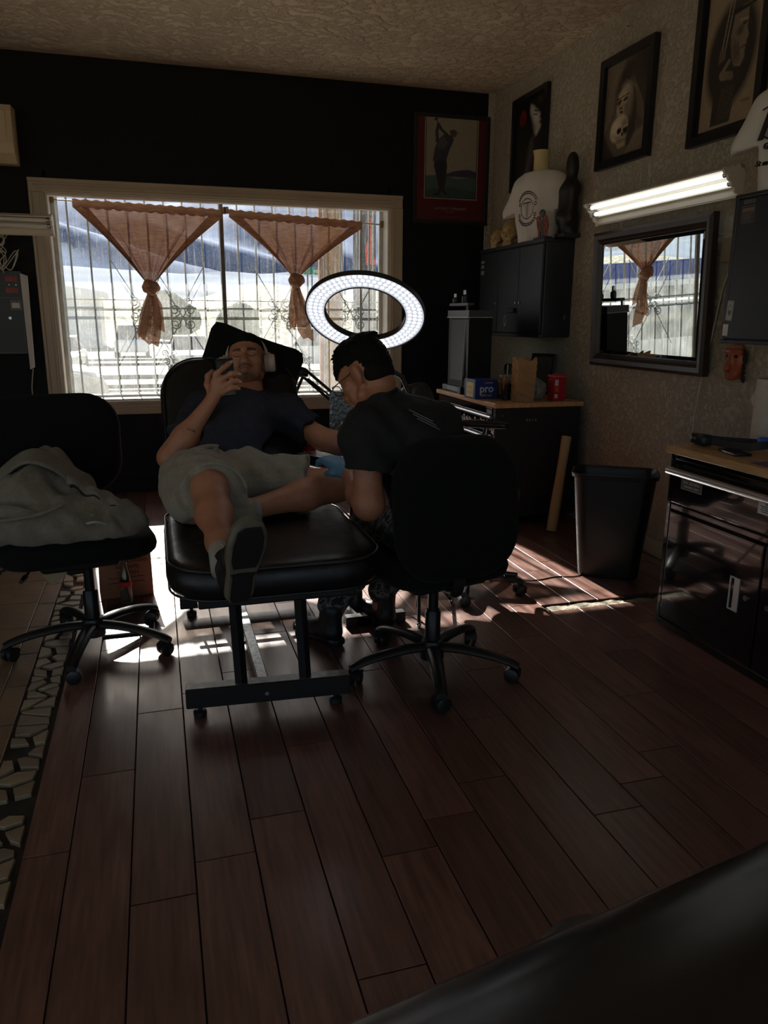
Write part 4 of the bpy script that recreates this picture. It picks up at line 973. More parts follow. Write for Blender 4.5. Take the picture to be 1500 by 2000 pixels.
def shf(u, v):   # fan-shaped sheet leaning against the wall
    a = math.radians(100+78*u); r = .03+.24*v
    return (2.66+.02*math.sin(u*2.5)-.03*v, 2.80-r*math.cos(a)*1.0, TH+.002+r*math.sin(a)*.95)
g = [(2.63, 2.79, TH+.002), (2.63, 2.83, TH+.002), (2.655, 2.965, TH+.17), (2.66, 2.945, TH+.215), (2.665, 2.90, TH+.245), (2.67, 2.84, TH+.27), (2.67, 2.74, TH+.29), (2.64, 2.74, TH+.002)]
n = len(g); mb.add(g+[(x+.0012, y, z) for x, y, z in g], [tuple(range(n)), tuple(range(n, 2*n))[::-1]]+[(k, (k+1) % n, n+(k+1) % n, n+k) for k in range(n)]); mb.build('sheet', M_paper, sh)
mb = MB(); mb.box((2.145, 2.24, TH+.0005), (2.25, 2.36, TH+.0018)); o = mb.build('purple_paper', mat('stencil_purple', srgb(112, 70, 110), .6)); tag(o, 'sheet of purple stencil paper at the chest edge', 'paper')
bt = thing('pump_bottle', 'pink-tinged clear bottle cut by the right edge on the tool chest', 'bottle', (2.36, 2.355, TH))
mb = MB(); mb.lathe([(.03, 0), (.034, .006), (.034, .10), (.03, .115), (.012, .13), (.012, .14)], 24, T(2.40, 2.375, TH)); mb.build('body', mat('pink_clear_plastic', srgb(170, 120, 130), .2, trans=.5), bt, smooth=40)
mb = MB(); mb.lathe([(.015, .138), (.015, .165), (.006, .168), (.006, .19)], 16, T(2.40, 2.375, TH)); mb.build('cap', M_dark, bt)

# ---- carved mask
ms = thing('wooden_mask', 'carved orange-brown wooden face mask on the wall under the near cabinet', 'mask', (XR, 3.19, 1.05))
S = Solid(.0035, 160); mk_ = lambda y, z, d: (XR-.004-d, 3.175+y, 1.14+z)
S.ell(mk_(0, .01, .012), (.035, .062, .088)); S.cone(mk_(0, .05, .040), mk_(.0, -.025, .062), .010, .017); S.ell(mk_(0, -.052, .034), (.016, .03, .012)); S.ell(mk_(0, -.07, .030), (.018, .03, .012)); S.cone(mk_(-.05, .058, .030), mk_(.05, .058, .030), .010, .010)
S.cut(lambda X, v: np.maximum(v, X[:, 0]-(XR-.003)))
V, Q = S.mesh(); mb = MB(); add_np(mb, V, Q); mb.build('face', mat('orange_brown_wood', srgb(170, 86, 50), .38, var=.18, vscale=14, stretch=(1, 1, .3)), ms, smooth=True)
mb = MB()
for y in (.027, -.027): mb.ball(mk_(y, .034, .040), (.008, .014, .008), 12)
mb.ball(mk_(0, -.060, .040), (.008, .024, .006), 12); mb.build('eye_and_mouth_slot', M_black, ms)
mb = MB()
for k in range(7): mb.box((XR-.045, 3.12+.0155*k, 1.212), (XR-.030, 3.134+.0155*k, 1.228), .002)
mb.build('brow_band', mat('pale_carving', srgb(150, 106, 74), .6), ms, label='band of pale carved blocks')
mb = MB(); q = random.Random(5)
for k in range(60): a = q.uniform(-.4, .4); zz = q.uniform(-.07, .07); mb.tube([(XR-.02-.01*math.cos(a), 3.108+.006*math.sin(k), 1.14+zz), (XR-.028, 3.098+q.uniform(-.01, .008), 1.14+zz-.02)], .003, 5)
mb.build('hair', mat('mask_hair', srgb(44, 36, 30), .9, var=.4, vscale=90), ms)
# ================================================================== FAR TOOL CHEST AND WHAT STANDS ON IT
FX, FY0, FY1 = 2.065, 4.49, 5.56
tf = thing('tool_chest', 'black tool chest covered in stickers in the far corner, wooden top', 'tool chest', (2.38, 5.0, 0))
mb = MB(); mb.box((FX+.012, FY0+.012, .06), (2.68, FY1-.01, TH-.03), .005); mb.box((FX, FY0+.008, .05), (FX+.05, FY0+.05, TH-.03), .004); mb.build('carcass', M_black, tf)
mb = MB(); mb.box((FX-.012, FY0-.008, TH-.03), (2.69, FY1+.01, TH), .004); mb.build('wooden_top', M_butcher, tf)
for z0, z1 in ((.735, .785), (.60, .728), (.44, .593), (.28, .433), (.10, .273)):
    mb = MB(); mb.box((FX-.004, FY0+.055, z0), (FX+.012, FY1-.03, z1), .004); d = mb.build('drawer', M_blackgloss, tf)
    if z1 < .78: mb = MB(); mb.tube([(FX-.022, FY0+.03, z1-.002), (FX-.022, FY1-.05, z1-.002)], .011, 14); mb.build('handle', M_steel, d, smooth=40, label='brushed steel drawer bar')
    if z1 > .78:
        mb = MB(); mb.box((FX-.0052, 4.545, z0+.005), (FX-.004, 4.63, z1-.004)); mb.build('sticker', M_ink, d)
        mb = MB(); mb.text('YUKON', .030, frame((FX-.0056, 4.588, .757), (0, -1, 0), (0, 0, 1)), bold=True, sx=.72); mb.build('lettering', M_white, d)
        mb = MB(); mb.box((FX-.006, 4.54, z1-.003), (FX-.004, 4.635, z1)); mb.build('label_edge', M_white, d)
cols = [(150, 60, 52), (70, 110, 150), (170, 150, 120), (160, 70, 60), (200, 190, 170), (60, 80, 110), (190, 180, 165), (150, 96, 60), (190, 52, 48), (120, 120, 120), (205, 200, 190), (170, 40, 44), (206, 204, 200), (70, 70, 76), (200, 198, 190), (210, 208, 200)]
def star(n, r0, r1, ph=0): return [((r0 if k % 2 == 0 else r1)*math.cos(PI*k/n+ph), (r0 if k % 2 == 0 else r1)*math.sin(PI*k/n+ph)) for k in range(2*n)]
q = random.Random(11)
for k in range(16):
    y = 5.25-.0485*k; z = .662+q.uniform(-.012, .012); sc = q.uniform(.8, 1.15)
    shape = [star(9, .022, .018), [(-.016, -.034), (.016, -.034), (.02, .0), (.014, .034), (-.014, .034), (-.02, 0)], star(5, .026, .016, .3), [(-.022, -.03), (.018, -.034), (.022, .028), (-.02, .034)]][k % 4]
    xf = frame((FX-.0045, y, z), (0, -1, 0), (0, 0, 1)) @ RZ(q.uniform(-.25, .25)) @ Matrix.Scale(sc*1.1, 4, (0, 1, 0)) @ Matrix.Scale(sc, 4, (1, 0, 0))
    mb = MB(); mb.prism(shape, 0, .0004, xf); mb.mi = 1; mb.prism([(x*.8, yy*.8) for x, yy in shape], .0004, .0007, xf)
    mb.mi = 0; mb.prism([(x*.35+.004, yy*.3+.006) for x, yy in shape], .0007, .0009, xf); mb.mi = 2; mb.prism([(x*.5-.002, yy*.16-.010) for x, yy in shape], .0007, .0009, xf)
    mb.build('sticker', [M_white, mat('sticker_%d' % k, srgb(cols[k]), .45, var=.2, vscale=60), M_ink], tf)
for k, s_ in enumerate(('8', '0', '2', '8')):
    mb = MB(); mb.text(s_, .022, frame((2.29+.021*k, FY0+.011, .706), (1, 0, 0), (0, 0, 1)), bold=True); mb.build('number_sticker', mat('pale_red_print', srgb(170, 110, 104), .5), tf)
mb = MB()
for z in (.74, .67): mb.tube([(2.115, FY0+.013, z), (2.115, FY0+.008, z)], .006, 8)
mb.build('screw', M_steel, tf)
# tall black unit with a dark glass front
tv = thing('display_unit', 'tall black upright unit with dark glass front and thick lid on the far tool chest', 'appliance', (2.28, 5.25, TH))
ZT = 1.40
mb = MB(); A = 14
pl = [(2.105, 5.06), (2.27, 5.06), (2.27, 5.52), (2.17, 5.52)]+[(2.17-.065*math.sin(PI/2*k/8), 5.455+.065*math.cos(PI/2*k/8)) for k in range(1, 9)]
mb.prism(pl, TH+.04, ZT-.05); mb.build('body', mat('charcoal_plastic', srgb(18, 18, 19), .6, var=.08, spec=.25), tv, smooth=50)
mb = MB(); mb.prism([(x-.012 if x < 2.2 else x, y) for x, y in pl], ZT-.045, ZT); mb.build('lid', M_dark, tv)
mb = MB(); mb.prism([(x-.018 if x < 2.2 else x, y) for x, y in pl], ZT-.052, ZT-.044); mb.build('lid_edge', mat('satin_edge', srgb(140, 132, 124), .3, .3), tv)
mb = MB(); mb.box((2.098, 5.065, TH+.085), (2.106, 5.40, ZT-.06), .002); mb.build('glass_front', mat('dark_glass', (.004, .005, .007), .4, spec=.15), tv)
mb = MB(); mb.bm(_bev_box((2.085, 5.05, TH+.001), (2.29, 5.53, TH+.045), .008)); mb.mi = 1; mb.box((2.083, 5.20, TH+.01), (2.086, 5.42, TH+.04)); mb.build('base', [mat('blue_grey_base', srgb(48, 54, 66), .4), mat('blue_grey_lit', srgb(110, 124, 142), .4)], tv)  # paler front strip paints the light falling on the base
# shelf arm behind it with small bottles, on a grey pole
sa = thing('clamp_stand', 'grey pole stand with a flat black arm across the tall black unit', 'stand', (2.13, 4.96, TH))
mb = MB(); mb.tube([(2.085, 5.13, TH+.045), (2.11, 5.13, ZT+.03)], .0085, 10); mb.build('pole', mat('grey_pole', srgb(110, 110, 112), .45, .3), sa, smooth=40)
mb = MB(); mb.box((2.10, 5.10, ZT+.03), (2.15, 5.46, ZT+.052), .004); mb.build('arm', M_dark, sa)
mb = MB(); mb.box((2.06, 5.10, TH), (2.084, 5.16, TH+.05), .003); mb.tube([(2.075, 5.10, TH+.10), (2.08, 5.07, TH+.16)], .006, 8); mb.build('clamp', M_dark, sa)
for y, h, lb in ((5.40, .05, 'small dark bottle at the window end of the arm over the black unit'), (5.22, .07, 'taller dark bottle in the middle of the arm over the black unit')):
    b_ = thing('ink_bottle', lb, 'bottle', (2.13, y, ZT+.06)); 
    mb = MB(); mb.lathe([(.018, 0), (.022, .004), (.022, h*.6), (.010, h*.75), (.010, h)], 14, T(2.125, y, ZT+.0525)); mb.build('body', M_dark, b_, smooth=40)
    mb = MB(); mb.lathe([(.012, h*.8), (.012, h+.014), (.003, h+.02)], 12, T(2.125, y, ZT+.0525)); mb.build('cap', M_steel, b_, smooth=40)
# blue box
bx = thing('towel_box', 'blue and yellow carton marked pro on the far tool chest', 'box', (2.09, 4.85, TH))
Mx = T(2.032, 4.765, TH+.0008) @ RZ(math.radians(3))
mb = MB(); mb.box((0, 0, 0), (.165, .17, .128), .003, Mx); mb.build('carton', mat('blue_carton', srgb(34, 52, 120), .45, var=.06), bx)
mb = MB(); mb.box((-.0006, .03, .012), (.0002, .135, .108), 0, Mx); mb.build('label', mat('yellow_label', srgb(214, 196, 96), .5, var=.08, vscale=12), bx)
mb = MB(); mb.box((-.0012, .042, .03), (-.0006, .124, .052), 0, Mx); mb.box((-.0012, .05, .066), (-.0006, .115, .084), 0, Mx); mb.build('label_print', mat('label_grey_print', srgb(170, 172, 150), .5), bx)
mb = MB(); mb.text('pro', .072, Mx @ frame((.085, -.0008, .067), (1, 0, 0), (0, 0, 1)), bold=True); mb.build('lettering', mat('carton_white', srgb(200, 205, 215), .5), bx, label='white letters pro')
mb = MB(); mb.text('4500 sq.ft.', .021, Mx @ frame((.083, -.0008, .024), (1, 0, 0), (0, 0, 1)), bold=True); mb.text('premium', .016, Mx @ frame((.10, -.0008, .108), (1, 0, 0), (0, 0, 1)), bold=True, shear=.3); mb.build('small_print', mat('carton_gold', srgb(190, 164, 80), .5), bx)
# cup with straw
cp = thing('iced_drink_cup', 'clear cup of dark drink with lid and straw between the blue carton and bag', 'cup', (2.225, 4.70, TH))
Mc = T(2.222, 4.69, TH+.001)
M_clear = mat('clear_plastic', srgb(235, 238, 238), .08, trans=1.)
mb = MB(); mb.lathe([(.028, 0), (.030, .004), (.041, .15), (.043, .155), (.0405, .152), (.0285, .006)], 28, Mc); mb.build('cup_wall', M_clear, cp, smooth=40)
mb = MB(); mb.lathe([(.0278, .006), (.0355, .105), (.0, .105)], 28, Mc); mb.build('drink', mat('cola', (.010, .005, .003), .05), cp, smooth=40)
mb = MB(); mb.lathe([(.0445, .15), (.046, .154), (.045, .165), (.04, .168), (.0, .169)], 28, Mc); mb.build('cup_lid', mat('clear_lid', srgb(225, 228, 228), .12, trans=.8), cp, smooth=40)
mb = MB(); mb.tube([(2.222, 4.69, TH+.03), (2.228, 4.692, TH+.23)], .004, 8); mb.build('straw', mat('straw', srgb(200, 190, 180), .4), cp)
# paper bag
bg = thing('paper_bag', 'brown paper lunch bag with ragged open top on the far tool chest', 'bag', (2.30, 4.60, TH))
mb = MB(); q = random.Random(4)
def bagf(u, v):
    a = u*4; s_ = int(a) % 4; t = a-int(a); W, D = .062+.006*v, .042+.004*v*math.sin(3*v)
    c4 = [(-W, -D), (W, -D), (W, D), (-W, D)]; p, n_ = c4[s_], c4[(s_+1) % 4]
    x, y = p[0]+(n_[0]-p[0])*t, p[1]+(n_[1]-p[1])*t; k = math.sin(t*PI)
    cr = .006*math.sin(v*19+u*9)*k+.004*math.sin(v*41+u*33)
    if s_ in (1, 3): x *= 1-.28*k*v
    z = .272*v+(.012*math.sin(u*25+1) if v > .97 else 0)
    return (2.298+x+cr+.006*v, 4.60+y+cr*.7, TH+.001+z)
mb.grid(48, 26, bagf, closeu=True); mb.add([(2.236, 4.558, TH+.0012), (2.36, 4.558, TH+.0012), (2.36, 4.642, TH+.0012), (2.236, 4.642, TH+.0012)], [(0, 1, 2, 3)])
mb.build('bag_wall', mat('kraft_paper', srgb(176, 136, 92), .8, var=.1, vscale=14, bump=.3, bscale=60), bg, smooth=25)
# yellow box, clear bag, sharps bin, dark frame, green-capped tub
yb = thing('yellow_box', 'yellow carton mostly hidden behind the paper bag', 'box', (2.32, 4.80, TH)); mb = MB(); mb.box((2.22, 4.755, TH+.001), (2.46, 4.86, TH+.115), .003); mb.build('carton', mat('yellow_carton', srgb(196, 150, 40), .5, var=.1), yb)
mb = MB(); mb.box((2.219, 4.753, TH+.001), (2.461, 4.8, TH+.03), .002); mb.build('blue_band', mat('blue_band', srgb(40, 52, 110), .5), yb)
cl = thing('plastic_bag', 'crumpled clear plastic bag between the paper bag and red sharps container', 'bag', (2.45, 4.66, TH))
S = Solid(.006, 90); q = random.Random(8)
for _ in range(9): S.ell((2.425+q.uniform(-.024, .024), 4.65+q.uniform(-.02, .02), TH+.05+q.uniform(-.02, .06)), (.035, .03, .04))
V, Q = S.mesh(); V = V+np.array([[q.uniform(-1, 1) for _ in range(3)] for _ in range(len(V))])*.0025; V[:, 2] = np.maximum(V[:, 2], TH+.001); mb = MB(); add_np(mb, V, Q); mb.build('film', mat('cloudy_film', srgb(180, 180, 172), .25, trans=.55, var=.1), cl)
shp = thing('sharps_container', 'red sharps container with a white label on the far tool chest', 'container', (2.54, 4.58, TH))
mb = MB(); mb.prism([(2.495, 4.545), (2.585, 4.545), (2.585, 4.63), (2.495, 4.63)], TH+.001, TH+.15); mb2 = MB(); mb2.bm(_bev(mb, .006)); mb2.build('body', mat('red_plastic', srgb(176, 26, 40), .4, var=.06), shp, smooth=40)
mb = MB(); mb.bm(_bev_box((2.49, 4.54, TH+.15), (2.59, 4.635, TH+.168), .006)); mb.box((2.515, 4.56, TH+.168), (2.565, 4.61, TH+.176), .003); mb.build('lid', mat('pale_red_plastic', srgb(190, 70, 76), .4), shp, smooth=40)
mb = MB(); mb.box((2.502, 4.5435, TH+.10), (2.527, 4.5445, TH+.14)); mb.box((2.502, 4.5435, TH+.02), (2.525, 4.5445, TH+.045)); mb.build('label', mat('label_pinkish', srgb(206, 190, 186), .5, var=.3, vscale=90), shp)
mb = MB(); mb.box((2.504, 4.5428, TH+.06), (2.53, 4.5438, TH+.09)); mb.build('hazard_mark', mat('orange_print', srgb(206, 78, 40), .5), shp)
pf = thing('photo_frame', 'dark picture frame leaning on the wall behind the paper bag', 'picture', (2.6, 5.0, TH)); Mf = T(2.64, 5.02, TH+.001) @ RZ(math.radians(-62)) @ RX(math.radians(-8))
mb = MB(); mb.box((-.10, -.01, 0), (.10, .008, .285), .003, Mf); mb.build('frame_rail', M_frameblk, pf); mb = MB(); mb.box((-.08, -.0112, .02), (.08, -.0098, .262), 0, Mf); mb.build('print', mat('dim_print', srgb(70, 66, 62), .4, var=.5, vscale=22), pf)
tb = thing('tub', 'pale tub with dark green lid behind the iced drink cup', 'tub', (2.32, 5.0, TH)); mb = MB(); mb.lathe([(.05, 0), (.055, .004), (.055, .17), (.05, .175)], 24, T(2.42, 5.02, TH+.001)); mb.build('body', mat('dull_tub', srgb(82, 76, 66), .5), tb, smooth=40)
mb = MB(); mb.lathe([(.058, .175), (.058, .205), (.05, .212), (0, .212)], 24, T(2.42, 5.02, TH+.001)); mb.build('lid', mat('dark_green_lid', srgb(20, 52, 34), .4), tb, smooth=40)

# ---- on top of the far wall cabinet: skulls, shirt form, statue, figurine
CT = CZ1+.013
M_bone = mat('aged_bone', srgb(176, 150, 104), .6, var=.25, vscale=30, bump=.2, bscale=90)
def skull(label, c, s, rz):
    t = thing('skull', label, 'skull', (c[0], c[1], CT), 0, 'skulls on the corner cabinet')
    mx = T(*c) @ RZ(rz) @ Matrix.Scale(s, 4)      # faces local -Y
    S = Solid(.0035, 110); S.ell((0, .02, .115), (.068, .082, .066)); S.ell((0, -.035, .085), (.05, .04, .05)); S.cone((-.045, -.045, .07), (-.05, .01, .075), .011, .010); S.cone((.045, -.045, .07), (.05, .01, .075), .011, .010)
    S.cone((-.018, -.06, .052), (.018, -.06, .052), .019, .019)
    def cutf(X, v):
        for x in (-.026, .026): v = np.maximum(v, -(np.linalg.norm((X-np.array([x, -.078, .093]))/np.array([1, 1.3, .95]), axis=1)-.0195))
        v = np.maximum(v, -(np.linalg.norm((X-np.array([0, -.082, .066]))/np.array([.7, 1.4, 1.2]), axis=1)-.012)); return v
    S.cut(cutf); V, Q = S.mesh(); mb = MB(); add_np(mb, V, Q, mx); mb.build('cranium', M_bone, t, smooth=True)
    S = Solid(.0035, 130); S.cone((-.018, -.062, .012), (.018, -.062, .012), .013, .013); S.cone((-.02, -.06, .012), (-.045, .005, .025), .011, .011); S.cone((.02, -.06, .012), (.045, .005, .025), .011, .011); S.cone((-.045, .005, .025), (-.047, .012, .07), .010, .008); S.cone((.045, .005, .025), (.047, .012, .07), .010, .008)
    V, Q = S.mesh(); mb = MB(); add_np(mb, V, Q, mx); mb.build('jaw', M_bone, t, smooth=True)
    mb = MB()
    for k in range(8):
        x = -.023+.0066*k
        for z in (.036, .025): mb.box((x-.0026, -.0805+.9*x*x*8, z-.005), (x+.0026, -.070, z+.005), .001, mx)
    mb.build('teeth', mat('tooth_ivory', srgb(196, 176, 130), .4), t)
skull('larger yellowed skull on the corner cabinet beside the white shirt form', (2.60, 5.50, CT+.002), 1.12, math.radians(-52))
skull('smaller yellowed skull at the window end of the corner cabinet', (2.575, 5.69, CT+.002), .80, math.radians(-58))
M_shirtw = mat('white_cotton', srgb(212, 208, 202), .9, var=.05, vscale=6, bump=.15, bscale=30)
def emblem(mb, cx, cz, r, put):      # ring emblem of arcs and strokes on the chest
    pass
def shirt_form(name, label, cx, cy, z0, yaw, s=1., neck=True):
    t = thing(name, label, 'shirt form', (cx, cy, z0))
    mx = T(cx, cy, z0) @ RZ(yaw) @ Matrix.Scale(s, 4)      # faces local -Y
    S = Solid(.010, 45)
    S.ell((0, .0, .20), (.155, .085, .25)); S.cone((0, .0, .395), (.135, .0, .365), .062, .055, ((0, 1, 0), .9)); S.cone((0, .0, .395), (-.135, .0, .365), .062, .055, ((0, 1, 0), .9)); S.cone((0, .01, .38), (0, .01, .45), .07, .055)
    S.cone((-.15, 0, .365), (-.215, -.01, .20), .062, .075, ((0, 1, 0), .7)); S.cone((.15, 0, .365), (.215, -.01, .20), .062, .075, ((0, 1, 0), .7)); S.cone((0, 0, .35), (0, 0, -.02), .15, .150, ((0, 1, 0), .55))
    def ct(X, v):
        v = np.maximum(v, -X[:, 2]); v = np.maximum(v, X[:, 2]-.455-.6*np.abs(X[:, 0])*0)
        sl = (np.abs(X[:, 0])-.16)*.35+.185; return np.maximum(v, np.where(np.abs(X[:, 0]) > .165, (.20-X[:, 2])-.25*(np.abs(X[:, 0])-.165), -1))
    S.cut(ct); V, Q = S.mesh()
    w = .004*np.sin(V[:, 0]*60+V[:, 2]*9)+.003*np.sin(V[:, 0]*31-V[:, 2]*23); V[:, 1] += w*np.clip((.42-V[:, 2])/.2, 0, 1)
    mb = MB(); add_np(mb, V, Q, mx); mb.build('shirt', M_shirtw, t, smooth=True)
    mb = MB(); P = [(.066*math.cos(a), .008+.058*math.sin(a), .452+.006*math.sin(a)) for a in [2*PI*k/24 for k in range(25)]]; mb.tube(P, .006, 6, False, mx); mb.build('collar', M_shirtw, t, smooth=True)
    if neck:
        mb = MB(); mb.lathe([(.056, .42), (.052, .46), (.050, .55), (.058, .59), (.0, .60)], 24, mx @ Matrix.Shear('XY', 4, (0, 0)) @ Matrix.Identity(4)); mb.build('neck', mat('cream_foam', srgb(206, 190, 140), .6), t, smooth=40)
    return t, mx, V
def on_front(V, x, z):   # front surface depth of a form at local x, z
    m = (np.abs(V[:, 0]-x) < .012) & (np.abs(V[:, 2]-z) < .012); return V[m, 1].min() if m.any() else -.09
def chest_print(t, mx, V, strokes, m, nm, r=.0028):
    mb = MB()
    for st in strokes:
        P = [(x, on_front(V, x, z)-.0005, z) for x, z in st]; mb.tube(P, r, 5, True, mx, flat=((mx.to_3x3() @ Vector((0, 1, 0))).normalized(), .3))
    mb.build(nm, m, t)
arc = lambda cx, cz, r, a0, a1, n=14, e=1.: [(cx+r*math.cos(a0+(a1-a0)*k/n), cz+e*r*math.sin(a0+(a1-a0)*k/n)) for k in range(n+1)]
t1, mx1, V1 = shirt_form('shirt_form', 'white printed shirt on a neck form standing on the corner cabinet', 2.618, 5.13, CT+.001, math.radians(-62), 1.0)
ex, ez = -.035, .215
st = [arc(ex, ez, .052, 0, 2*PI, 26, 1.25), arc(ex, ez, .085, .5, PI-.5, 16, 1.15), arc(ex, ez, .097, .5, PI-.5, 16, 1.15), arc(ex, ez, .085, -PI+.6, -.6, 16, 1.15), arc(ex, ez, .097, -PI+.6, -.6, 16, 1.15), [(ex-.028, ez+.035), (ex+.028, ez+.04)], [(ex-.026, ez+.035), (ex-.026, ez+.015)], [(ex+.026, ez+.038), (ex+.026, ez+.02)], [(ex-.006, ez+.035), (ex-.004, ez-.055)], [(ex+.006, ez+.037), (ex+.006, ez-.058)]]
for k in range(11): a = .62+(PI-1.24)*k/10; st.append([(ex+.088*math.cos(a), ez+.088*1.15*math.sin(a)), (ex+.094*math.cos(a+.05), ez+.094*1.15*math.sin(a+.05))])
for k in range(9): a = -.7-(PI-1.4)*k/8; st.append([(ex+.088*math.cos(a), ez+.088*1.15*math.sin(a)), (ex+.094*math.cos(a+.05), ez+.094*1.15*math.sin(a+.05))])
for k in (-1, 1): st.append(arc(ex+k*.07, ez+.03, .010, 0, 2*PI, 8)); st.append(arc(ex+k*.07, ez-.04, .010, 0, 2*PI, 8))
chest_print(t1, mx1, V1, st, M_ink, 'round_emblem', .0032)
t2, mx2, V2 = shirt_form('shirt_form', 'white shirt with black script on the near wall cabinet, cut by the picture edge', 2.585, 2.79, 1.868, math.radians(-50), .90)
fr = lambda x, z: mx2 @ frame((x, on_front(V2, x+.02, z)-.010, z), (.86, -.5, 0), (0, 0, 1))
mb = MB(); mb.text('Fa', .17, fr(-.172, .27), .004, shear=.35, bold=True, align='LEFT'); mb.build('script_lettering', M_ink, t2, label='large black script Fa')
mb = MB(); mb.text('GOL', .036, fr(-.135, .185), .004, bold=True, align='LEFT'); mb.text('St meger', .034, fr(-.165, .115), .004, shear=.4, align='LEFT'); mb.build('small_lettering', M_ink, t2)
chest_print(t2, mx2, V2, [[(-.16, .345), (-.10, .37), (-.03, .38), (.06, .375)], [(-.15, .235), (-.11, .215), (-.05, .24), (.0, .26), (.06, .26)], arc(-.06, .205, .06, PI*.9, PI*1.9, 12, .7)], M_ink, 'swash', .004)
su = thing('statue', 'dark carved standing figure beside the white shirt form', 'statue', (2.64, 4.76, CT))
sx_, sy_ = 2.675, 4.80; S = Solid(.007, 60)
S.ell((sx_, sy_, CT+.445), (.038, .036, .055)); S.ell((sx_, sy_, CT+.50), (.022, .024, .026)); S.cone((sx_, sy_, CT+.35), (sx_, sy_, CT+.40), .028, .026); S.cone((sx_, sy_-.03, CT+.31), (sx_, sy_+.03, CT+.31), .038, .038); S.cone((sx_, sy_, CT+.30), (sx_, sy_, CT+.10), .048, .044); S.cone((sx_-.02, sy_-.052, CT+.29), (sx_-.03, sy_-.052, CT+.12), .03, .026); S.cone((sx_-.02, sy_+.052, CT+.29), (sx_-.03, sy_+.052, CT+.12), .03, .026)
S.cone((sx_-.03, sy_-.052, CT+.12), (sx_-.06, sy_, CT+.14), .024, .022); S.cone((sx_-.03, sy_+.052, CT+.12), (sx_-.06, sy_, CT+.14), .024, .022); S.cone((sx_, sy_, CT+.12), (sx_, sy_, CT+.03), .046, .055)
S.cut(lambda X, v: np.maximum(v, np.maximum(CT+.001-X[:, 2], X[:, 0]-(XR-.004))))
V, Q = S.mesh(); mb = MB(); add_np(mb, V, Q); mb.build('figure', mat('dark_carved_wood', srgb(26, 24, 22), .5, var=.25, vscale=20, bump=.4, bscale=40), su, smooth=True)
mb = MB(); mb.bm(_bev_box((2.60, sy_-.055, CT+.0005), (2.735, sy_+.055, CT+.03), .008)); mb.build('plinth', M_dark, su)
hf = thing('skeleton_hand', 'red-streaked skeleton hands figurine at the foot of the shirt form', 'figurine', (2.55, 4.93, CT))
mb = MB(); mb.bm(_bev_box((2.525, 4.85, CT+.0005), (2.585, 5.01, CT+.015), .004)); mb.build('plinth', M_dark, hf)
M_rb = mat('red_streaked_bone', srgb(150, 84, 70), .5, var=.6, vscale=45)
for h_, yy in ((0, 4.975), (1, 4.885)):
    mb = MB(); mb.tube([(2.555, yy, CT+.012), (2.555, yy+.004, CT+.06)], [.012, .010], 8)
    for k in range(4):
        y1_ = yy+.028-.018*k; P = [(2.555, yy+.012-.008*k, CT+.055), (2.553, y1_, CT+.085), (2.549, y1_+.002, CT+.115), (2.540, y1_, CT+.14+.006*(k in (1, 2)))]
        mb.tube(P, [.005, .0045, .0045, .003], 6)
        for p in P[1:]: mb.ball(p, .0058, 8)
    mb.tube([(2.552, yy-.016, CT+.05), (2.542, yy-.034, CT+.075), (2.536, yy-.038, CT+.10)], [.005, .0045, .003], 6); mb.build('hand', M_rb, hf, smooth=40)
mb = MB(); mb.ball((2.545, 4.93, CT+.165), (.022, .022, .026), 12); mb.tube([(2.55, 4.93, CT+.01), (2.547, 4.93, CT+.15)], .006, 6); mb.build('small_head', mat('grey_paint', srgb(92, 94, 98), .5, var=.4, vscale=60), hf)

# ---- waste bin, paper tube, cable, along the right wall
wb = thing('waste_bin', 'tall black plastic wastebasket against the right wall', 'waste bin', (2.30, 3.475, 0), math.radians(-33))
def rrect(w, d, r, n=7):
    P = []
    for sx, sy, a0 in ((1, 1, 0), (-1, 1, PI/2), (-1, -1, PI), (1, -1, 1.5*PI)):
        for k in range(n): a = a0+PI/2*k/(n-1); P.append((sx*(w/2-r)+r*math.cos(a), sy*(d/2-r)+r*math.sin(a)))
    return P
lv = [(0, .30, .19, .05), (.004, .31, .20, .055), (.02, .315, .205, .055), (.54, .415, .27, .07), (.545, .44, .29, .08), (.565, .445, .295, .08), (.568, .43, .28, .075), (.545, .405, .26, .068), (.02, .305, .195, .05)]
mb = MB(); rings = [[(x, y, z) for x, y in rrect(w, d, r)] for z, w, d, r in lv]; n = len(rings[0])
mb.add([p for r in rings for p in r], [(i*n+k, i*n+(k+1) % n, (i+1)*n+(k+1) % n, (i+1)*n+k) for i in range(len(rings)-1) for k in range(n)]+[tuple(range(n))[::-1], tuple((len(rings)-1)*n+k for k in range(n))])
mb.build('bin_wall', mat('black_bin_plastic', srgb(20, 21, 22), .38, var=.12, vscale=9, bump=.06, bscale=120), wb, smooth=40, world=False)
tb_ = thing('paper_tube', 'rolled tan paper leaning against the far tool chest', 'paper roll', (2.42, 4.38, 0))
a, b = Vector((2.405, 4.30, .003)), Vector((2.545, 4.425, .60)); d = (b-a).normalized(); u = d.cross(Vector((0, 1, 0))).normalized(); w = d.cross(u)
mb = MB(); mb.grid(60, 12, lambda s, v: a+(b-a)*v+(u*math.cos(s*4.4*PI+.4)+w*math.sin(s*4.4*PI+.4))*(.036-.012*(1-s)-.001*s+.002*math.sin(v*7)) ); mb.build('rolled_sheet', mat('tan_paper', srgb(176, 152, 116), .8, var=.1, vscale=5), tb_, smooth=60)
mb = MB(); mb.tube(curve([(1.62, 3.53, .004), (1.70, 3.50, .006), (1.86, 3.46, .004), (1.98, 3.48, .004), (2.1, 3.46, .004), (2.2, 3.52, .004)], 40), .0035, 6); o = mb.build('floor_cable', mat('tan_cable', srgb(120, 104, 88), .5), smooth=True); tag(o, 'thin cable across the floor towards the waste bin', 'cable')
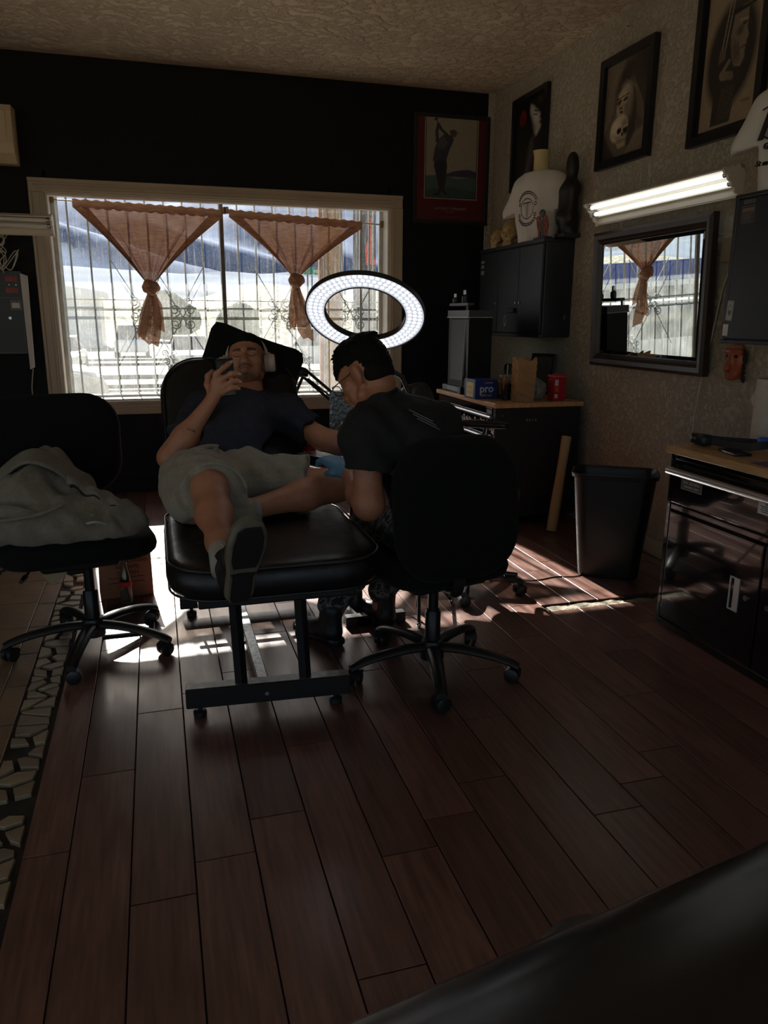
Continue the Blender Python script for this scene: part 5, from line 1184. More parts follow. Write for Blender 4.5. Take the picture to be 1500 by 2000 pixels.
mb = MB(); P = [(1.60+.05*math.cos(k*.7)*(1+.3*math.sin(k)), 3.56+.035*math.sin(k*.7), .004+.0012*k) for k in range(22)]; mb.tube(P, .003, 6); o = mb.build('coiled_cable', mat('dark_cable', (.012, .012, .012), .5), smooth=True); tag(o, 'loose coil of dark cable on the floor behind the rear chair', 'cable')
mb = MB(); mb.tube(curve([(XR-.01, 3.34, .30), (XR-.02, 3.22, .18), (XR-.02, 3.08, .22), (2.69, 2.9, .35)], 20), .004, 6); o = mb.build('wall_cable', mat('dark_cable', (.012, .012, .012), .5), smooth=True); tag(o, 'dark cable sagging between the waste bin and near tool chest', 'cable')
# nails and cracks of the right wall
mb = MB()
for y, z in ((4.36, 2.98), (4.33, 2.06), (4.05, 1.9)): mb.tube([(XR-.02, y, z), (XR, y, z)], .003, 6); mb.box((XR-.006, y-.02, z-.003), (XR-.001, y+.012, z+.002))
o = mb.build('wall_hooks', M_steel); o['kind'] = 'stuff'; tag(o, 'tiny hooks and nails left in the right wall', 'hooks')

# ================================================================== BACK WALL LEFT END
ac = thing('air_conditioner', 'cream wall air conditioner at the top left edge', 'air conditioner', (-1.2, YB, 2.35))
prof = [(YB-.001, 2.35), (YB-.13, 2.345), (YB-.20, 2.40), (YB-.215, 2.46), (YB-.20, 2.66), (YB-.18, 2.70), (YB-.001, 2.71)]
mb = MB(); n = len(prof); X0, X1 = -1.72, -.815; mb.add([(X0, y, z) for y, z in prof]+[(X1, y, z) for y, z in prof], [tuple(range(n))[::-1], tuple(range(n, 2*n))]+[(k, (k+1) % n, n+(k+1) % n, n+k) for k in range(n)]); mb.build('casing', mat('cream_plastic', srgb(206, 188, 154), .45, var=.04), ac)
mb = MB(); mb.box((X0+.02, YB-.214, 2.468), (X1-.035, YB-.203, 2.66), .004); mb.build('front_panel', mat('cream_plastic', (.5, .5, .5)), ac)
mb = MB(); mb.box((X0+.04, YB-.192, 2.395), (X1-.06, YB-.184, 2.43), .003); mb.build('vent_flap', mat('cream_plastic', (.5, .5, .5)), ac)
mb = MB(); mb.box((X0+.04, YB-.176, 2.388), (X1-.06, YB-.17, 2.394)); mb.build('vent_slot', M_black, ac)
lc = thing('breaker_panel', 'black wall cabinet with red stickers and pale outline left of the window', 'cabinet', (-1.05, YB, 1.08))
mb = MB(); mb.box((-1.30, YB-.07, 1.075), (-.872, YB-.002, 1.655), .004); mb.build('carcass', M_blackmetal, lc)
mb = MB(); mb.box((-1.28, YB-.076, 1.09), (-.89, YB-.07, 1.47), .003); d = mb.build('door', M_blackmetal, lc)
mb = MB()
for a, b in (((-1.28, 1.466), (-.888, 1.47)), ((-1.28, 1.088), (-.888, 1.092)), ((-.892, 1.092), (-.888, 1.466))): mb.box((a[0], YB-.0775, a[1]), (b[0], YB-.0755, b[1]))
mb.build('pale_edge', mat('edge_grey', srgb(110, 110, 108), .5), d)  # pale lines along three sides of the door
for z in (1.60, 1.52): mb = MB(); mb.box((-.985, YB-.0715, z-.018), (-.905, YB-.0695, z+.018)); mb.build('sticker', mat('red_sticker', srgb(150, 62, 56), .5, var=.3, vscale=60), lc, label='red sticker')
mb = MB(); mb.box((-.965, YB-.0785, 1.385), (-.89, YB-.0755, 1.455)); mb.mi = 1; mb.box((-.955, YB-.0795, 1.40), (-.905, YB-.078, 1.435)); mb.build('meter_sticker', [mat('grey_sticker', srgb(100, 102, 100), .5, var=.4, vscale=50), M_white], d)
mb = MB(); mb.tube([(-.975, YB-.084, 1.33), (-.975, YB-.076, 1.33)], .010, 12); mb.build('lock', M_steel, d)
for k, z in enumerate((1.555, 1.562)): mb = MB(); mb.tube([(-.96+.045*k, YB-.073, 1.558), (-.96+.045*k, YB-.0695, 1.558)], .004, 8); mb.build('screw', M_steel, lc)
sp = thing('white_board', 'narrow white board standing edge-on between the black cabinet and window frame', 'board', (-.865, YB, .97))
mb = MB(); v = [(-.873, YB-.135, 1.635), (-.829, YB-.125, 1.62), (-.842, YB-.125, .985), (-.872, YB-.135, .97)]; mb.add(v+[(x-.002, y+.04, z) for x, y, z in v], [(0, 1, 2, 3), (7, 6, 5, 4), (0, 4, 5, 1), (1, 5, 6, 2), (2, 6, 7, 3), (3, 7, 4, 0)]); mb.build('board', mat('white_board_face', srgb(206, 206, 204), .5, var=.06), sp)
mb = MB(); mb.tube(curve([(-.858, YB-.095, .972), (-.875, YB-.06, .9), (-.89, YB-.03, .8), (-.885, YB-.02, .6), (-.9, YB-.02, .4)], 20), .004, 6); mb.build('cord', mat('white_cord', (.5, .5, .5)), sp, smooth=True)
wr = thing('wire_bundle', 'tangle of pale wires hanging under the unlit fixture by the left edge', 'wires', (-.98, YB, 1.7))
q = random.Random(2)
for k in range(5):
    P = [(-.99+.012*k, YB-.02, 1.90)]; 
    for j in range(5): P.append((-.985+q.uniform(-.03, .035), YB-.09-q.uniform(0, .04), 1.85-.05*j+q.uniform(-.02, .02)))
    if k > 2: P += [(-.90+.02*(k-3), YB-.10, 1.78), (-.88, YB-.09, 1.70+.02*k), (-.93, YB-.09, 1.66), (-.97, YB-.09, 1.68)]
    mb = MB(); mb.tube(curve(P, 40), .0035, 5); mb.build('wire', mat('white_cord', (.5, .5, .5)), wr, smooth=True)

# ---- curtains tied in knots, on thin rods
def curtain_mat():
    m = bpy.data.materials.new('terracotta_curtain'); m.use_nodes = True; N = m.node_tree.nodes; L = m.node_tree.links; N.clear()
    out = N.new('ShaderNodeOutputMaterial'); d = N.new('ShaderNodeBsdfDiffuse'); t = N.new('ShaderNodeBsdfTranslucent'); mx = N.new('ShaderNodeMixShader'); mx.inputs[0].default_value = .07
    tc = N.new('ShaderNodeTexCoord'); w = N.new('ShaderNodeTexNoise'); w.inputs['Scale'].default_value = 40; mp = N.new('ShaderNodeMapping'); mp.inputs['Scale'].default_value = (.25, 1, 5); L.new(tc.outputs['Object'], mp.inputs[0]); L.new(mp.outputs[0], w.inputs['Vector'])
    cr = N.new('ShaderNodeValToRGB'); cr.color_ramp.elements[0].position = .35; cr.color_ramp.elements[1].position = .65; cr.color_ramp.elements[0].color = (*srgb(138, 103, 84), 1); cr.color_ramp.elements[1].color = (*srgb(172, 132, 106), 1)
    L.new(w.outputs['Fac'], cr.inputs[0]); L.new(cr.outputs[0], d.inputs[0]); L.new(cr.outputs[0], t.inputs[0]); L.new(d.outputs[0], mx.inputs[1]); L.new(t.outputs[0], mx.inputs[2])
    tp = N.new('ShaderNodeBsdfTransparent'); tp.inputs[0].default_value = (1, .82, .70, 1); m2 = N.new('ShaderNodeMixShader')      # holes of the loose weave
    wv = N.new('ShaderNodeTexNoise'); wv.inputs['Scale'].default_value = 220; L.new(mp.outputs[0], wv.inputs['Vector']); r = N.new('ShaderNodeMapRange'); r.inputs['From Min'].default_value = .35; r.inputs['From Max'].default_value = .65; r.inputs['To Min'].default_value = .02; r.inputs['To Max'].default_value = .14; L.new(wv.outputs['Fac'], r.inputs['Value']); L.new(r.outputs[0], m2.inputs[0])
    L.new(mx.outputs[0], m2.inputs[1]); L.new(tp.outputs[0], m2.inputs[2]); L.new(m2.outputs[0], out.inputs[0]); return m
M_curt = curtain_mat()
YC = YB+.13
KS = 1.02
sz = lambda z: 1.35+(z-1.35)*KS
def curtain(label, x0, x1, z0, z1, k, tail):
    x0, x1, z0, z1, k = x0*KS, x1*KS, sz(z0), sz(z1), (k[0]*KS, sz(k[1]))
    t = thing('curtain', label, 'curtain', ((x0+x1)/2, YC, z1))
    kx, kz = k; q = random.Random(int(kx*100))
    phs = [q.uniform(0, 6.28) for _ in range(4)]
    def fold(u, v): return (.007+.015*v)*(math.sin(u*30+phs[0]+1.5*math.sin(u*7))+.5*math.sin(u*55+phs[1]))
    def fn(u, v):
        tx, tz = x0+(x1-x0)*u, z0+(z1-z0)*u-.06
        e = v**.96; nar = (u-.5)*.055
        x = tx+(kx+nar-tx)*e; z = tz+(kz+.02-tz)*e; s_ = math.sin(v*PI)
        x += (kx-tx)*.05*s_*(1 if abs(u-.5) > .3 else .4); edge = max(0, abs(u-.5)-.44)/.06
        return (x, YC+fold(u, v)*(1-.3*v)-.012*edge*math.sin(v*PI), z)
    mb = MB(); mb.grid(120, 40, fn); mb.build('panel', M_curt, t, smooth=True)
    for ua, ub in ((0, .10), (.90, 1)):      # folded side hems lie double
        mb = MB(); mb.grid(14, 40, lambda u, v: (lambda p: (p[0], p[1]-.008, p[2]))(fn(ua+(ub-ua)*u, v))); mb.build('side_hem', M_curt, t, smooth=True)
    mb = MB()   # gathered rod pocket
    def hd(u, v): 
        a = v*2*PI; r = .011+.003*math.sin(u*70+phs[2]); x = x0+(x1-x0)*u; z = z0+(z1-z0)*u
        return (x, YC+r*math.cos(a), z-.034+(.030+.004*math.sin(u*90))*math.sin(a))
    mb.grid(110, 12, hd); mb.build('rod_pocket', M_curt, t, smooth=True)
    S = Solid(.005, 150); S.chain([(kx-.045, YC-.03, kz-.005), (kx-.02, YC-.045, kz+.02), (kx+.03, YC-.04, kz+.005), (kx+.05, YC-.02, kz-.015)], [.020, .026, .026, .018]); S.chain([(kx+.045, YC-.03, kz-.012), (kx+.01, YC-.05, kz-.035), (kx-.04, YC-.035, kz-.03)], [.02, .026, .018]); S.cone((kx, YC, kz+.02), (kx-.005, YC-.01, kz-.06), .028, .026)
    V, Q = S.mesh(); V[:, 1] += .002*np.sin(V[:, 0]*190+V[:, 2]*140); mb = MB(); add_np(mb, V, Q); mb.build('knot', M_curt, t, smooth=True)
    for nm, pts in tail:     # each flap: outline rows of (xl, xr, z) swept with a fold
        mb = MB(); n = len(pts)
        def tf_(u, v, pts=pts):
            s_ = v*(len(pts)-1); i = min(int(s_), len(pts)-2); f_ = s_-i; a, b = pts[i], pts[i+1]
            xl, xr, z, yy = [a[j]+(b[j]-a[j])*f_ for j in range(4)]
            return (kx+xl+(xr-xl)*u, YC+yy-.02+.014*math.sin(u*7+v*3)*min(1, v*3)+.02*(u-.5)**2*4, kz+z+.012*math.sin(u*5))
        mb.grid(18, 26, tf_); mb.build(nm, M_curt, t, smooth=True)
    return t
curtain('left terracotta curtain gathered into a knot before the window', -.50, .555, 2.162, 2.134, (.0, 1.565), [('tail', [(-.02, .03, -.03, 0), (-.045, .055, -.12, -.01), (-.085, .068, -.24, -.015), (-.115, .05, -.36, -.02), (-.04, .03, -.44, -.02)]), ('tail', [(-.02, .03, -.03, .03), (.0, .075, -.12, .03), (.0, .082, -.25, .03), (.02, .085, -.33, .03)]), ('tail', [(-.02, .0, -.03, .02), (-.09, -.02, -.2, .025), (-.125, -.05, -.34, .025), (-.115, -.08, -.39, .025)])])
curtain('right terracotta curtain gathered into a knot before the window', .602, 1.64, 2.136, 2.09, (1.10, 1.635), [('tail', [(-.02, .03, -.03, 0), (-.03, .05, -.12, -.01), (-.01, .085, -.26, -.02), (.005, .125, -.40, -.02), (.05, .135, -.47, -.02)]), ('tail', [(-.02, .03, -.03, .03), (-.045, .02, -.14, .03), (-.06, .02, -.28, .03), (-.05, -.01, -.385, .03)]), ('tail', [(.0, .03, -.03, .035), (.03, .085, -.16, .035), (.05, .11, -.28, .035)])])
M_rod = mat('white_rod', srgb(170, 164, 150), .4, .2)
for lb, a, b in (('thin curtain rod over the left half of the window', (WX0+.03, sz(2.165)), (.575, sz(2.134))), ('thin curtain rod over the right half of the window', (.595, sz(2.137)), (WX1-.03, sz(2.083)))):
    t = thing('curtain_rod', lb, 'curtain rod', (a[0], YC, a[1])); mb = MB(); mb.cyl((a[0], YC, a[1]-.018), (b[0], YC, b[1]-.018), .0055, seg=10); mb.build('rod', M_rod, t, smooth=40)
    for x, z in (a, b): mb = MB(); mb.box((x-.018, YC-.012, z-.038), (x+.018, YC+.02, z+.012), .004); mb.build('bracket', mat('brass_bracket', srgb(120, 96, 66), .5, .3), t)
# ================================================================== CHAIRS, TATTOO BED, LAMPS
M_fabric = mat('black_chair_fabric', (.0055, .0055, .0065), .95, var=.2, vscale=200, bump=.15, bscale=400, sheen=.03, spec=.25)
M_leather = mat('black_leather', (.009, .009, .010), .36, var=.25, vscale=20, bump=.10, bscale=160, rvar=.08)
M_plastic = mat('black_nylon', (.016, .016, .017), .36, var=.12, vscale=30)
M_gasl = mat('gas_column', (.02, .02, .021), .3, .5)
def pad(mb, w, d, h, r, e, xf, crown=0., nr=8, dish=0.):
    """upholstered pad: rounded rectangle outline, rolled edges, crowned top"""
    rings = []
    for k in range(7):      # bottom edge up to the top edge around a half round
        a = -PI/2+PI*k/6; rings.append((h/2*math.sin(a), -e*(1-math.cos(a))))
    v = []; base = rrect(w, d, r, nr); n = len(base)
    def ring(ins, z): return [(x*(1+2*ins/w), y*(1+2*ins/d), z) for x, y in base]
    R = [ring(-w*.3, -h/2), ring(-e*1.02-.01, -h/2)]+[ring(i, z) for z, i in rings]
    for f in (.12, .25, .4, .55, .7, .85, .97): R.append([(x*(1-f), y*(1-f), h/2+crown*math.sin(f*PI/2)-dish*(abs(x*(1-f))/(w/2))**2*0) for x, y in ring(-e, 0) and [(p[0], p[1]) for p in ring(-e, 0)]])
    mb.add([p for q_ in R for p in q_], [(i*n+k, i*n+(k+1) % n, (i+1)*n+(k+1) % n, (i+1)*n+k) for i in range(len(R)-1) for k in range(n)]+[tuple(range(n))[::-1], tuple((len(R)-1)*n+k for k in range(n))], xf)
def caster(parent, x, y, a, r=.028):
    mb = MB(); d = Vector((math.cos(a), math.sin(a), 0)); s = Vector((-d.y, d.x, 0)); c = Vector((x, y, r))
    for sg in (-1, 1): mb.tube([c+s*sg*.006, c+s*sg*.022], r, 18); mb.tube([c+s*sg*.022, c+s*sg*.025], [r, r*.75], 18)
    cs = mb.build('caster', M_plastic, parent, smooth=40)
    mb = MB(); mb.tube([c+Vector((0, 0, .0))-d*.0+s*0+Vector((0, 0, .015)), c+Vector((0, 0, .048))], .010, 10)
    for k in range(7): pass
    mb.grid(9, 5, lambda u, v: c+s*(.05*v-.025)+d*(r*1.12*math.cos(PI*(.05+.8*u)))+Vector((0, 0, r*1.12*math.sin(PI*(.05+.8*u))))); mb.build('caster_hood', M_plastic, cs, smooth=40)
def star_base(t, x, y, a0, R=.30, hub=.105, spread=72):
    mb = MB(); mb.lathe([(.028, .055), (.046, .06), (.048, .10), (.040, .135), (.032, .14)], 24, T(x, y, 0)); mb.build('hub', M_plastic, t, smooth=40)
    for k in range(5):
        a = a0+k*2*PI/5; d = Vector((math.cos(a), math.sin(a), 0)); o = Vector((x, y, 0))
        P = [o+d*.03+Vector((0, 0, .105)), o+d*R*.35+Vector((0, 0, .108)), o+d*R*.7+Vector((0, 0, .096)), o+d*R*.95+Vector((0, 0, .078)), o+d*(R+.022)+Vector((0, 0, .062))]
        P = curve(P, 12); n = len(P); sd = Vector((-d.y, d.x, 0)); v = []; f = []; m = 10
        for i, p in enumerate(P):
            t_ = i/(n-1); w = .030-.009*t_; hgt = .021-.005*t_
            for j in range(m): an = 2*PI*j/m; v.append(p+sd*w*math.cos(an)+Vector((0, 0, hgt*math.sin(an)*(1 if math.sin(an) > 0 else .75))))
        for i in range(n-1):
            for j in range(m): j2 = (j+1) % m; f.append((i*m+j, i*m+j2, (i+1)*m+j2, (i+1)*m+j))
        f.append(tuple(range(m))[::-1]); f.append(tuple((n-1)*m+j for j in range(m)))
        mb = MB(); mb.add(v, f); sp_ = mb.build('base_arm', M_plastic, t, smooth=50)
        e = o+d*R; caster(t, e.x, e.y, a+1.0+k)
def gas_column(t, x, y, z1):
    mb = MB(); mb.lathe([(.030, .12), (.030, .25), (.026, .255), (.026, .26)], 20, T(x, y, 0)); mb.lathe([(.020, .25), (.020, z1-.05)], 16, T(x, y, 0)); mb.build('gas_column', M_gasl, t, smooth=40)
def lever(t, a, b):
    mb = MB(); mb.tube([a, ((a[0]+b[0])/2, (a[1]+b[1])/2, (a[2]+b[2])/2+.006), b], .005, 8); d = (Vector(b)-Vector(a)).normalized(); mb.tube([Vector(b), Vector(b)+d*.05], [.011, .008], 10); mb.build('lever', M_plastic, t, smooth=40)
# ---- chair in front of the artist's back (task chair, back to the camera)
cA = thing('office_chair', 'black task chair with its back to the camera, carrying the tattoo artist', 'chair', (.965, 2.62, 0))
star_base(cA, .965, 2.60, math.radians(184), .315); gas_column(cA, .965, 2.60, .40)
SA = T(.955, 2.62, .455) @ RZ(math.radians(14))
mb = MB(); pad(mb, .50, .48, .075, .12, .03, SA, .012); mb.build('seat', M_fabric, cA, smooth=50)
mb = MB(); mb.bm(_bev_box((-.16, -.16, -.075), (.16, .15, -.03), .02), SA); mb.bm(_bev_box((-.045, -.07, -.09), (.045, .10, -.05), .012), SA); mb.build('mechanism', M_plastic, cA, smooth=40)
BA = T(.962, 2.375, .715) @ RZ(math.radians(10)) @ RX(math.radians(83))
mb = MB(); pad(mb, .49, .50, .075, .165, .032, BA @ T(0, 0, 0), .008); bk = mb.build('backrest', M_fabric, cA, smooth=50)
mb = MB(); P = [(.958, 2.60, .405), (.965, 2.42, .40), (.968, 2.352, .44), (.966, 2.338, .60)]; mb.tube(curve(P, 16), .022, 10, flat=((0, 1, 0), .5)); mb.build('back_bracket', M_plastic, cA, smooth=40)
lever(cA, (1.10, 2.60, .40), (1.235, 2.55, .395))
# ---- chair behind, leather with arms
cB = thing('office_chair', 'black leather office chair with armrests behind the task chair', 'chair', (1.47, 3.48, 0))
xB, yB = 1.47, 3.48
star_base(cB, xB, yB, math.radians(-42), .285); gas_column(cB, xB, yB, .44)
SB = T(xB, yB, .475) @ RZ(math.radians(55))
mb = MB(); pad(mb, .48, .48, .10, .12, .04, SB, .02); mb.build('seat', M_leather, cB, smooth=50)
mb = MB(); mb.bm(_bev_box((-.16, -.16, -.09), (.16, .15, -.04), .02), SB); mb.build('mechanism', M_plastic, cB, smooth=40)
BB = SB @ T(0, .255, .30) @ RX(math.radians(80))
mb = MB(); pad(mb, .46, .52, .09, .14, .04, BB, .012); mb.build('backrest', M_leather, cB, smooth=50)
mb = MB(); P = [SB @ Vector(p) for p in ((0, .1, -.06), (0, .28, -.06), (0, .31, 0), (0, .32, .2))]; mb.tube(curve(P, 14), .02, 10); mb.build('back_bracket', M_plastic, cB, smooth=40)
for s in (-1, 1):
    mb = MB(); P = [SB @ Vector(p) for p in ((s*.18, .0, -.06), (s*.28, .0, -.05), (s*.285, .0, .16), (s*.285, -.02, .315))]; mb.tube(curve(P, 14), .016, 10); a_ = mb.build('armrest', M_chrome, cB, smooth=40)
    mb = MB(); pad(mb, .07, .26, .035, .033, .014, SB @ T(s*.285, -.01, .33), .004, 6); mb.build('arm_pad', M_leather, a_, smooth=50)
# ---- chair at the left with the jacket
cL = thing('office_chair', 'black fabric task chair with a jacket on its seat at the left edge', 'chair', (-.33, 3.18, 0))
xL, yL = -.32, 3.19
star_base(cL, xL, yL, math.radians(-28), .32); gas_column(cL, xL, yL, .40)
SL = T(-.36, 3.24, .455) @ RZ(math.radians(190))
mb = MB(); pad(mb, .60, .50, .085, .13, .036, SL, .015); mb.build('seat', M_fabric, cL, smooth=50)
mb = MB(); mb.bm(_bev_box((-.15, -.15, -.085), (.15, .15, -.035), .02), SL); mb.bm(_bev_box((-.05, -.08, -.13), (.05, .05, -.06), .012), SL); mb.build('mechanism', M_plastic, cL, smooth=40)
BL = T(-.46, 3.56, .80) @ RZ(math.radians(8)) @ RX(math.radians(98))
mb = MB(); pad(mb, .58, .46, .085, .15, .036, BL, .01); mb.build('backrest', M_fabric, cL, smooth=50)
mb = MB(); mb.tube(curve([(-.36, 3.3, .40), (-.42, 3.52, .40), (-.44, 3.60, .46), (-.45, 3.62, .62)], 14), .022, 10); mb.build('back_bracket', M_plastic, cL, smooth=40)
lever(cL, (-.52, 3.16, .405), (-.63, 3.12, .385)); lever(cL, (-.50, 3.10, .405), (-.52, 2.98, .40))
# jacket: a heap of thick folded cloth with a hood, edged waistband and cuffs
jk = thing('jacket', 'grey zip jacket heaped on the seat of the left chair', 'jacket', (-.40, 3.20, .50))
M_jack = mat('grey_fleece', srgb(128, 120, 106), .95, var=.12, vscale=50, bump=.35, bscale=160, sheen=.1)
S = Solid(.0075, 55)
zs = .515
S.chain([(-.62, 3.10, zs+.03), (-.50, 3.06, zs+.05), (-.36, 3.06, zs+.04), (-.24, 3.10, zs+.03)], [.06, .075, .065, .05])
S.chain([(-.60, 3.30, zs+.12), (-.46, 3.34, zs+.20), (-.34, 3.32, zs+.14)], [.09, .10, .07]); S.chain([(-.62, 3.20, zs+.10), (-.52, 3.16, zs+.18), (-.46, 3.22, zs+.22)], [.06, .07, .05])
S.chain([(-.48, 3.14, zs+.12), (-.36, 3.12, zs+.10), (-.24, 3.14, zs+.07)], [.06, .055, .045]); S.chain([(-.40, 3.24, zs+.16), (-.26, 3.18, zs+.11), (-.15, 3.12, zs+.055), (-.10, 3.10, zs+.03)], [.05, .05, .042, .032])
S.chain([(-.30, 3.06, zs+.02), (-.20, 3.05, zs+.015), (-.14, 3.09, zs+.01)], [.035, .03, .028]); S.chain([(-.66, 3.16, zs+.05), (-.70, 3.08, zs+.0), (-.64, 3.03, zs-.02)], [.06, .055, .03])
S.cut(lambda X, v: np.maximum(v, np.where((np.abs(X[:, 0]+.36) < .30), zs-.012-X[:, 2], -1)))
V, Q = S.mesh()
V[:, 2] += .010*np.sin(V[:, 0]*38+V[:, 1]*24)+.006*np.sin(V[:, 0]*71-V[:, 1]*40); V[:, 1] += .008*np.sin(V[:, 0]*50+V[:, 2]*33); V[:, 2] = np.where(np.abs(V[:, 0]+.36) < .29, np.maximum(V[:, 2], .5145), V[:, 2])
mb = MB(); add_np(mb, V, Q); mb.build('body', M_jack, jk, smooth=True)
def shell(fn, nu, nv, th, nm, m, par):      # two-sided cloth sheet with thickness
    a = [Vector(fn(i/(nu-1), j/(nv-1))) for j in range(nv) for i in range(nu)]
    mb = MB(); mb.add(a, [(j*nu+i, j*nu+i+1, (j+1)*nu+i+1, (j+1)*nu+i) for j in range(nv-1) for i in range(nu-1)]); o = mb.build(nm, m, par, smooth=True)
    md = o.modifiers.new('thick', 'SOLIDIFY'); md.thickness = th; md.offset = 0; return o
def hood(u, v):
    a = PI*(1.02*u); r = .155+.02*math.sin(u*9); 
    return (-.50+r*math.cos(a)*1.0, 3.16+.16*v+.02*math.sin(u*12), zs+.075+(.20+.02*math.sin(u*5))*math.sin(a)*(1-.12*v)+.05*v)
shell(hood, 40, 12, .012, 'hood', M_jack, jk)
def flap(u, v): return (-.68+.42*u, 3.035-.03*math.sin(u*PI)+.02*v, zs+.02+.11*v+.03*math.sin(u*6)*v-.02*u)
shell(flap, 30, 8, .01, 'front_panel', M_jack, jk)
def sleeve(u, v): return (-.36+.27*u, 3.13-.04*u+.06*v, zs+.20-.15*u+.02*math.sin(v*PI)+.01*math.sin(u*22))
shell(sleeve, 30, 8, .014, 'sleeve', M_jack, jk)
def stripe(u, v): return (-.35+.25*u, 3.122-.04*u+.01*v, zs+.198-.15*u-.012*v+.01*math.sin(u*22))
shell(stripe, 30, 3, .004, 'sleeve_stripe', mat('dark_stripe', srgb(34, 33, 33), .9, var=.5, vscale=60), jk)
mb = MB(); mb.tube(curve([(-.70, 3.00, zs+.10), (-.58, 2.985, zs+.105), (-.45, 2.99, zs+.12), (-.37, 3.02, zs+.145)], 30), .008, 8); mb.build('hem', M_jack, jk, smooth=True)
mb = MB(); mb.tube(curve([(-.30, 3.02, zs+.065), (-.26, 3.0, zs+.075), (-.22, 3.02, zs+.06)], 16), .005, 6); mb.build('drawcord', mat('pale_cord', srgb(170, 165, 155), .8), jk)
# things under and beside the left chair
gb = thing('takeaway_bag', 'reddish brown carton bag with printed text on the floor under the left chair', 'bag', (-.22, 3.80, 0))
Mg = T(-.215, 3.85, .0008) @ RZ(math.radians(6))
mb = MB(); v = [(-.125, -.07, 0), (.125, -.07, 0), (.125, .07, 0), (-.125, .07, 0), (-.12, -.062, .285), (.122, -.065, .305), (.118, .06, .30), (-.118, .06, .275)]; mb.add(v, [(0, 1, 5, 4), (1, 2, 6, 5), (2, 3, 7, 6), (3, 0, 4, 7), (3, 2, 1, 0), (4, 5, 6, 7)], Mg); mb.build('bag_wall', mat('kraft_red_brown', srgb(150, 98, 70), .8, var=.1, vscale=8, bump=.15, bscale=40), gb)
mb = MB(); X = lambda x, z: Mg @ frame((x, -.0712, z), (1, 0, 0), (0, .03, 1))
for k, (s_, z) in enumerate((('OUR WORKERS', .185), ('NO PAPEL', .155), ('DEL PAN', .125))): mb.text(s_, .026, X(.01, z), bold=True)
for z in (.10, .075, .21): mb.box((-.08, -.0716, z), (.085, -.0702, z+.004), 0, Mg)
mb.build('lettering', mat('dark_red_print', srgb(92, 46, 38), .7), gb, label='dark red printed lines')
mb = MB(); mb.box((-.02, -.0715, .235), (.10, -.0700, .268), 0, Mg); mb.build('badge', mat('amber_print', srgb(170, 110, 58), .7, var=.5, vscale=60), gb)
btl = thing('cola_bottle', 'clear glass bottle with a red band standing before the brown carton bag', 'bottle', (-.208, 3.71, 0))
Mb = T(-.208, 3.70, .0008)
M_bottle = mat('pale_green_glass', srgb(206, 226, 214), .05, trans=1.)
mb = MB(); mb.lathe([(.024, .0), (.029, .006), (.030, .045), (.0275, .065), (.030, .09), (.029, .11), (.022, .145), (.0135, .18), (.0125, .195), (.0145, .197), (.0145, .207), (.0125, .208), (.0105, .206), (.0105, .18), (.019, .145), (.026, .11), (.027, .09), (.0245, .065), (.027, .045), (.026, .010), (0, .008)], 28, Mb); mb.build('glass', M_bottle, btl, smooth=40)
mb = MB(); mb.lathe([(.0306, .088), (.0303, .112), (.0296, .112), (.0299, .088)], 28, Mb); mb.build('red_band', mat('red_label', srgb(190, 34, 34), .4, var=.35, vscale=70), btl, smooth=40)
ps = thing('paper_scrap', 'tan paper corner hanging under the seat of the left chair', 'paper', (-.42, 3.26, .33))
mb = MB(); v = [(-.53, 3.22, .372), (-.33, 3.24, .378), (-.455, 3.17, .292)]; mb.add(v+[(x, y+.0015, z) for x, y, z in v], [(0, 1, 2), (5, 4, 3), (0, 3, 4, 1), (1, 4, 5, 2), (2, 5, 3, 0)]); mb.build('sheet', mat('tan_paper', (.4, .3, .2)), ps)
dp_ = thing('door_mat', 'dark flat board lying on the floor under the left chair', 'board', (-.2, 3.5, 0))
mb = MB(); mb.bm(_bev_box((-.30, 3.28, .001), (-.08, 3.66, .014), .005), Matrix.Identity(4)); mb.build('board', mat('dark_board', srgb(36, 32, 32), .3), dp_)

# ---- tattoo bed
bed = thing('tattoo_bed', 'black leather tattoo bed on a black steel frame with the reclining man', 'bed', (.33, 2.9, 0))
M_steelblk = mat('black_steel_tube', (.012, .012, .013), .35, var=.1, vscale=20)
def bar(lo, hi, nm, m=M_steelblk, par=None, b=.004): mb = MB(); mb.box(lo, hi, b); return mb.build(nm, m, par or bed)
ftb = T(.31, 2.472, 0) @ RZ(math.radians(-4)) @ T(-.31, -2.472, 0)
mb = MB(); mb.box((.025, 2.445, .042), (.595, 2.50, .115), .004, ftb); mb.build('foot_bar', M_steelblk, bed)
mb = MB(); mb.box((.027, 2.4495, .1148), (.593, 2.4955, .1156), 0, ftb); mb.build('bar_top_strip', mat('pale_steel', srgb(120, 122, 122), .4, .6, var=.4, vscale=30), bed)  # paler strip along the top of the foot bar
mb = MB(); mb.tube([ftb @ Vector((.30, 2.4435, .075)), ftb @ Vector((.30, 2.446, .075))], .007, 10); mb.build('screw', M_steel, bed)
bar((.035, 3.42, .042), (.645, 3.47, .10), 'foot_bar')
for x, y in ((.07, 2.488), (.545, 2.456), (.085, 3.445), (.60, 3.445)):
    mb = MB(); mb.lathe([(.020, .001), (.023, .004), (.023, .02), (.014, .026), (.008, .027), (.008, .045)], 16, T(x, y, 0)); mb.build('levelling_foot', M_dark, bed, smooth=40)
for x0, y0 in ((.203, 2.48), (.425, 2.462)):
    mb = MB(); mb.tube([(x0+.012, y0, .11), (x0, y0+.02, .47)], .0215, 4); mb.build('upright', M_steelblk, bed)
for x0 in (.20, .43):
    mb = MB(); mb.tube([(x0, 3.445, .10), (x0, 3.445, .47)], .0215, 4); mb.build('upright', M_steelblk, bed)
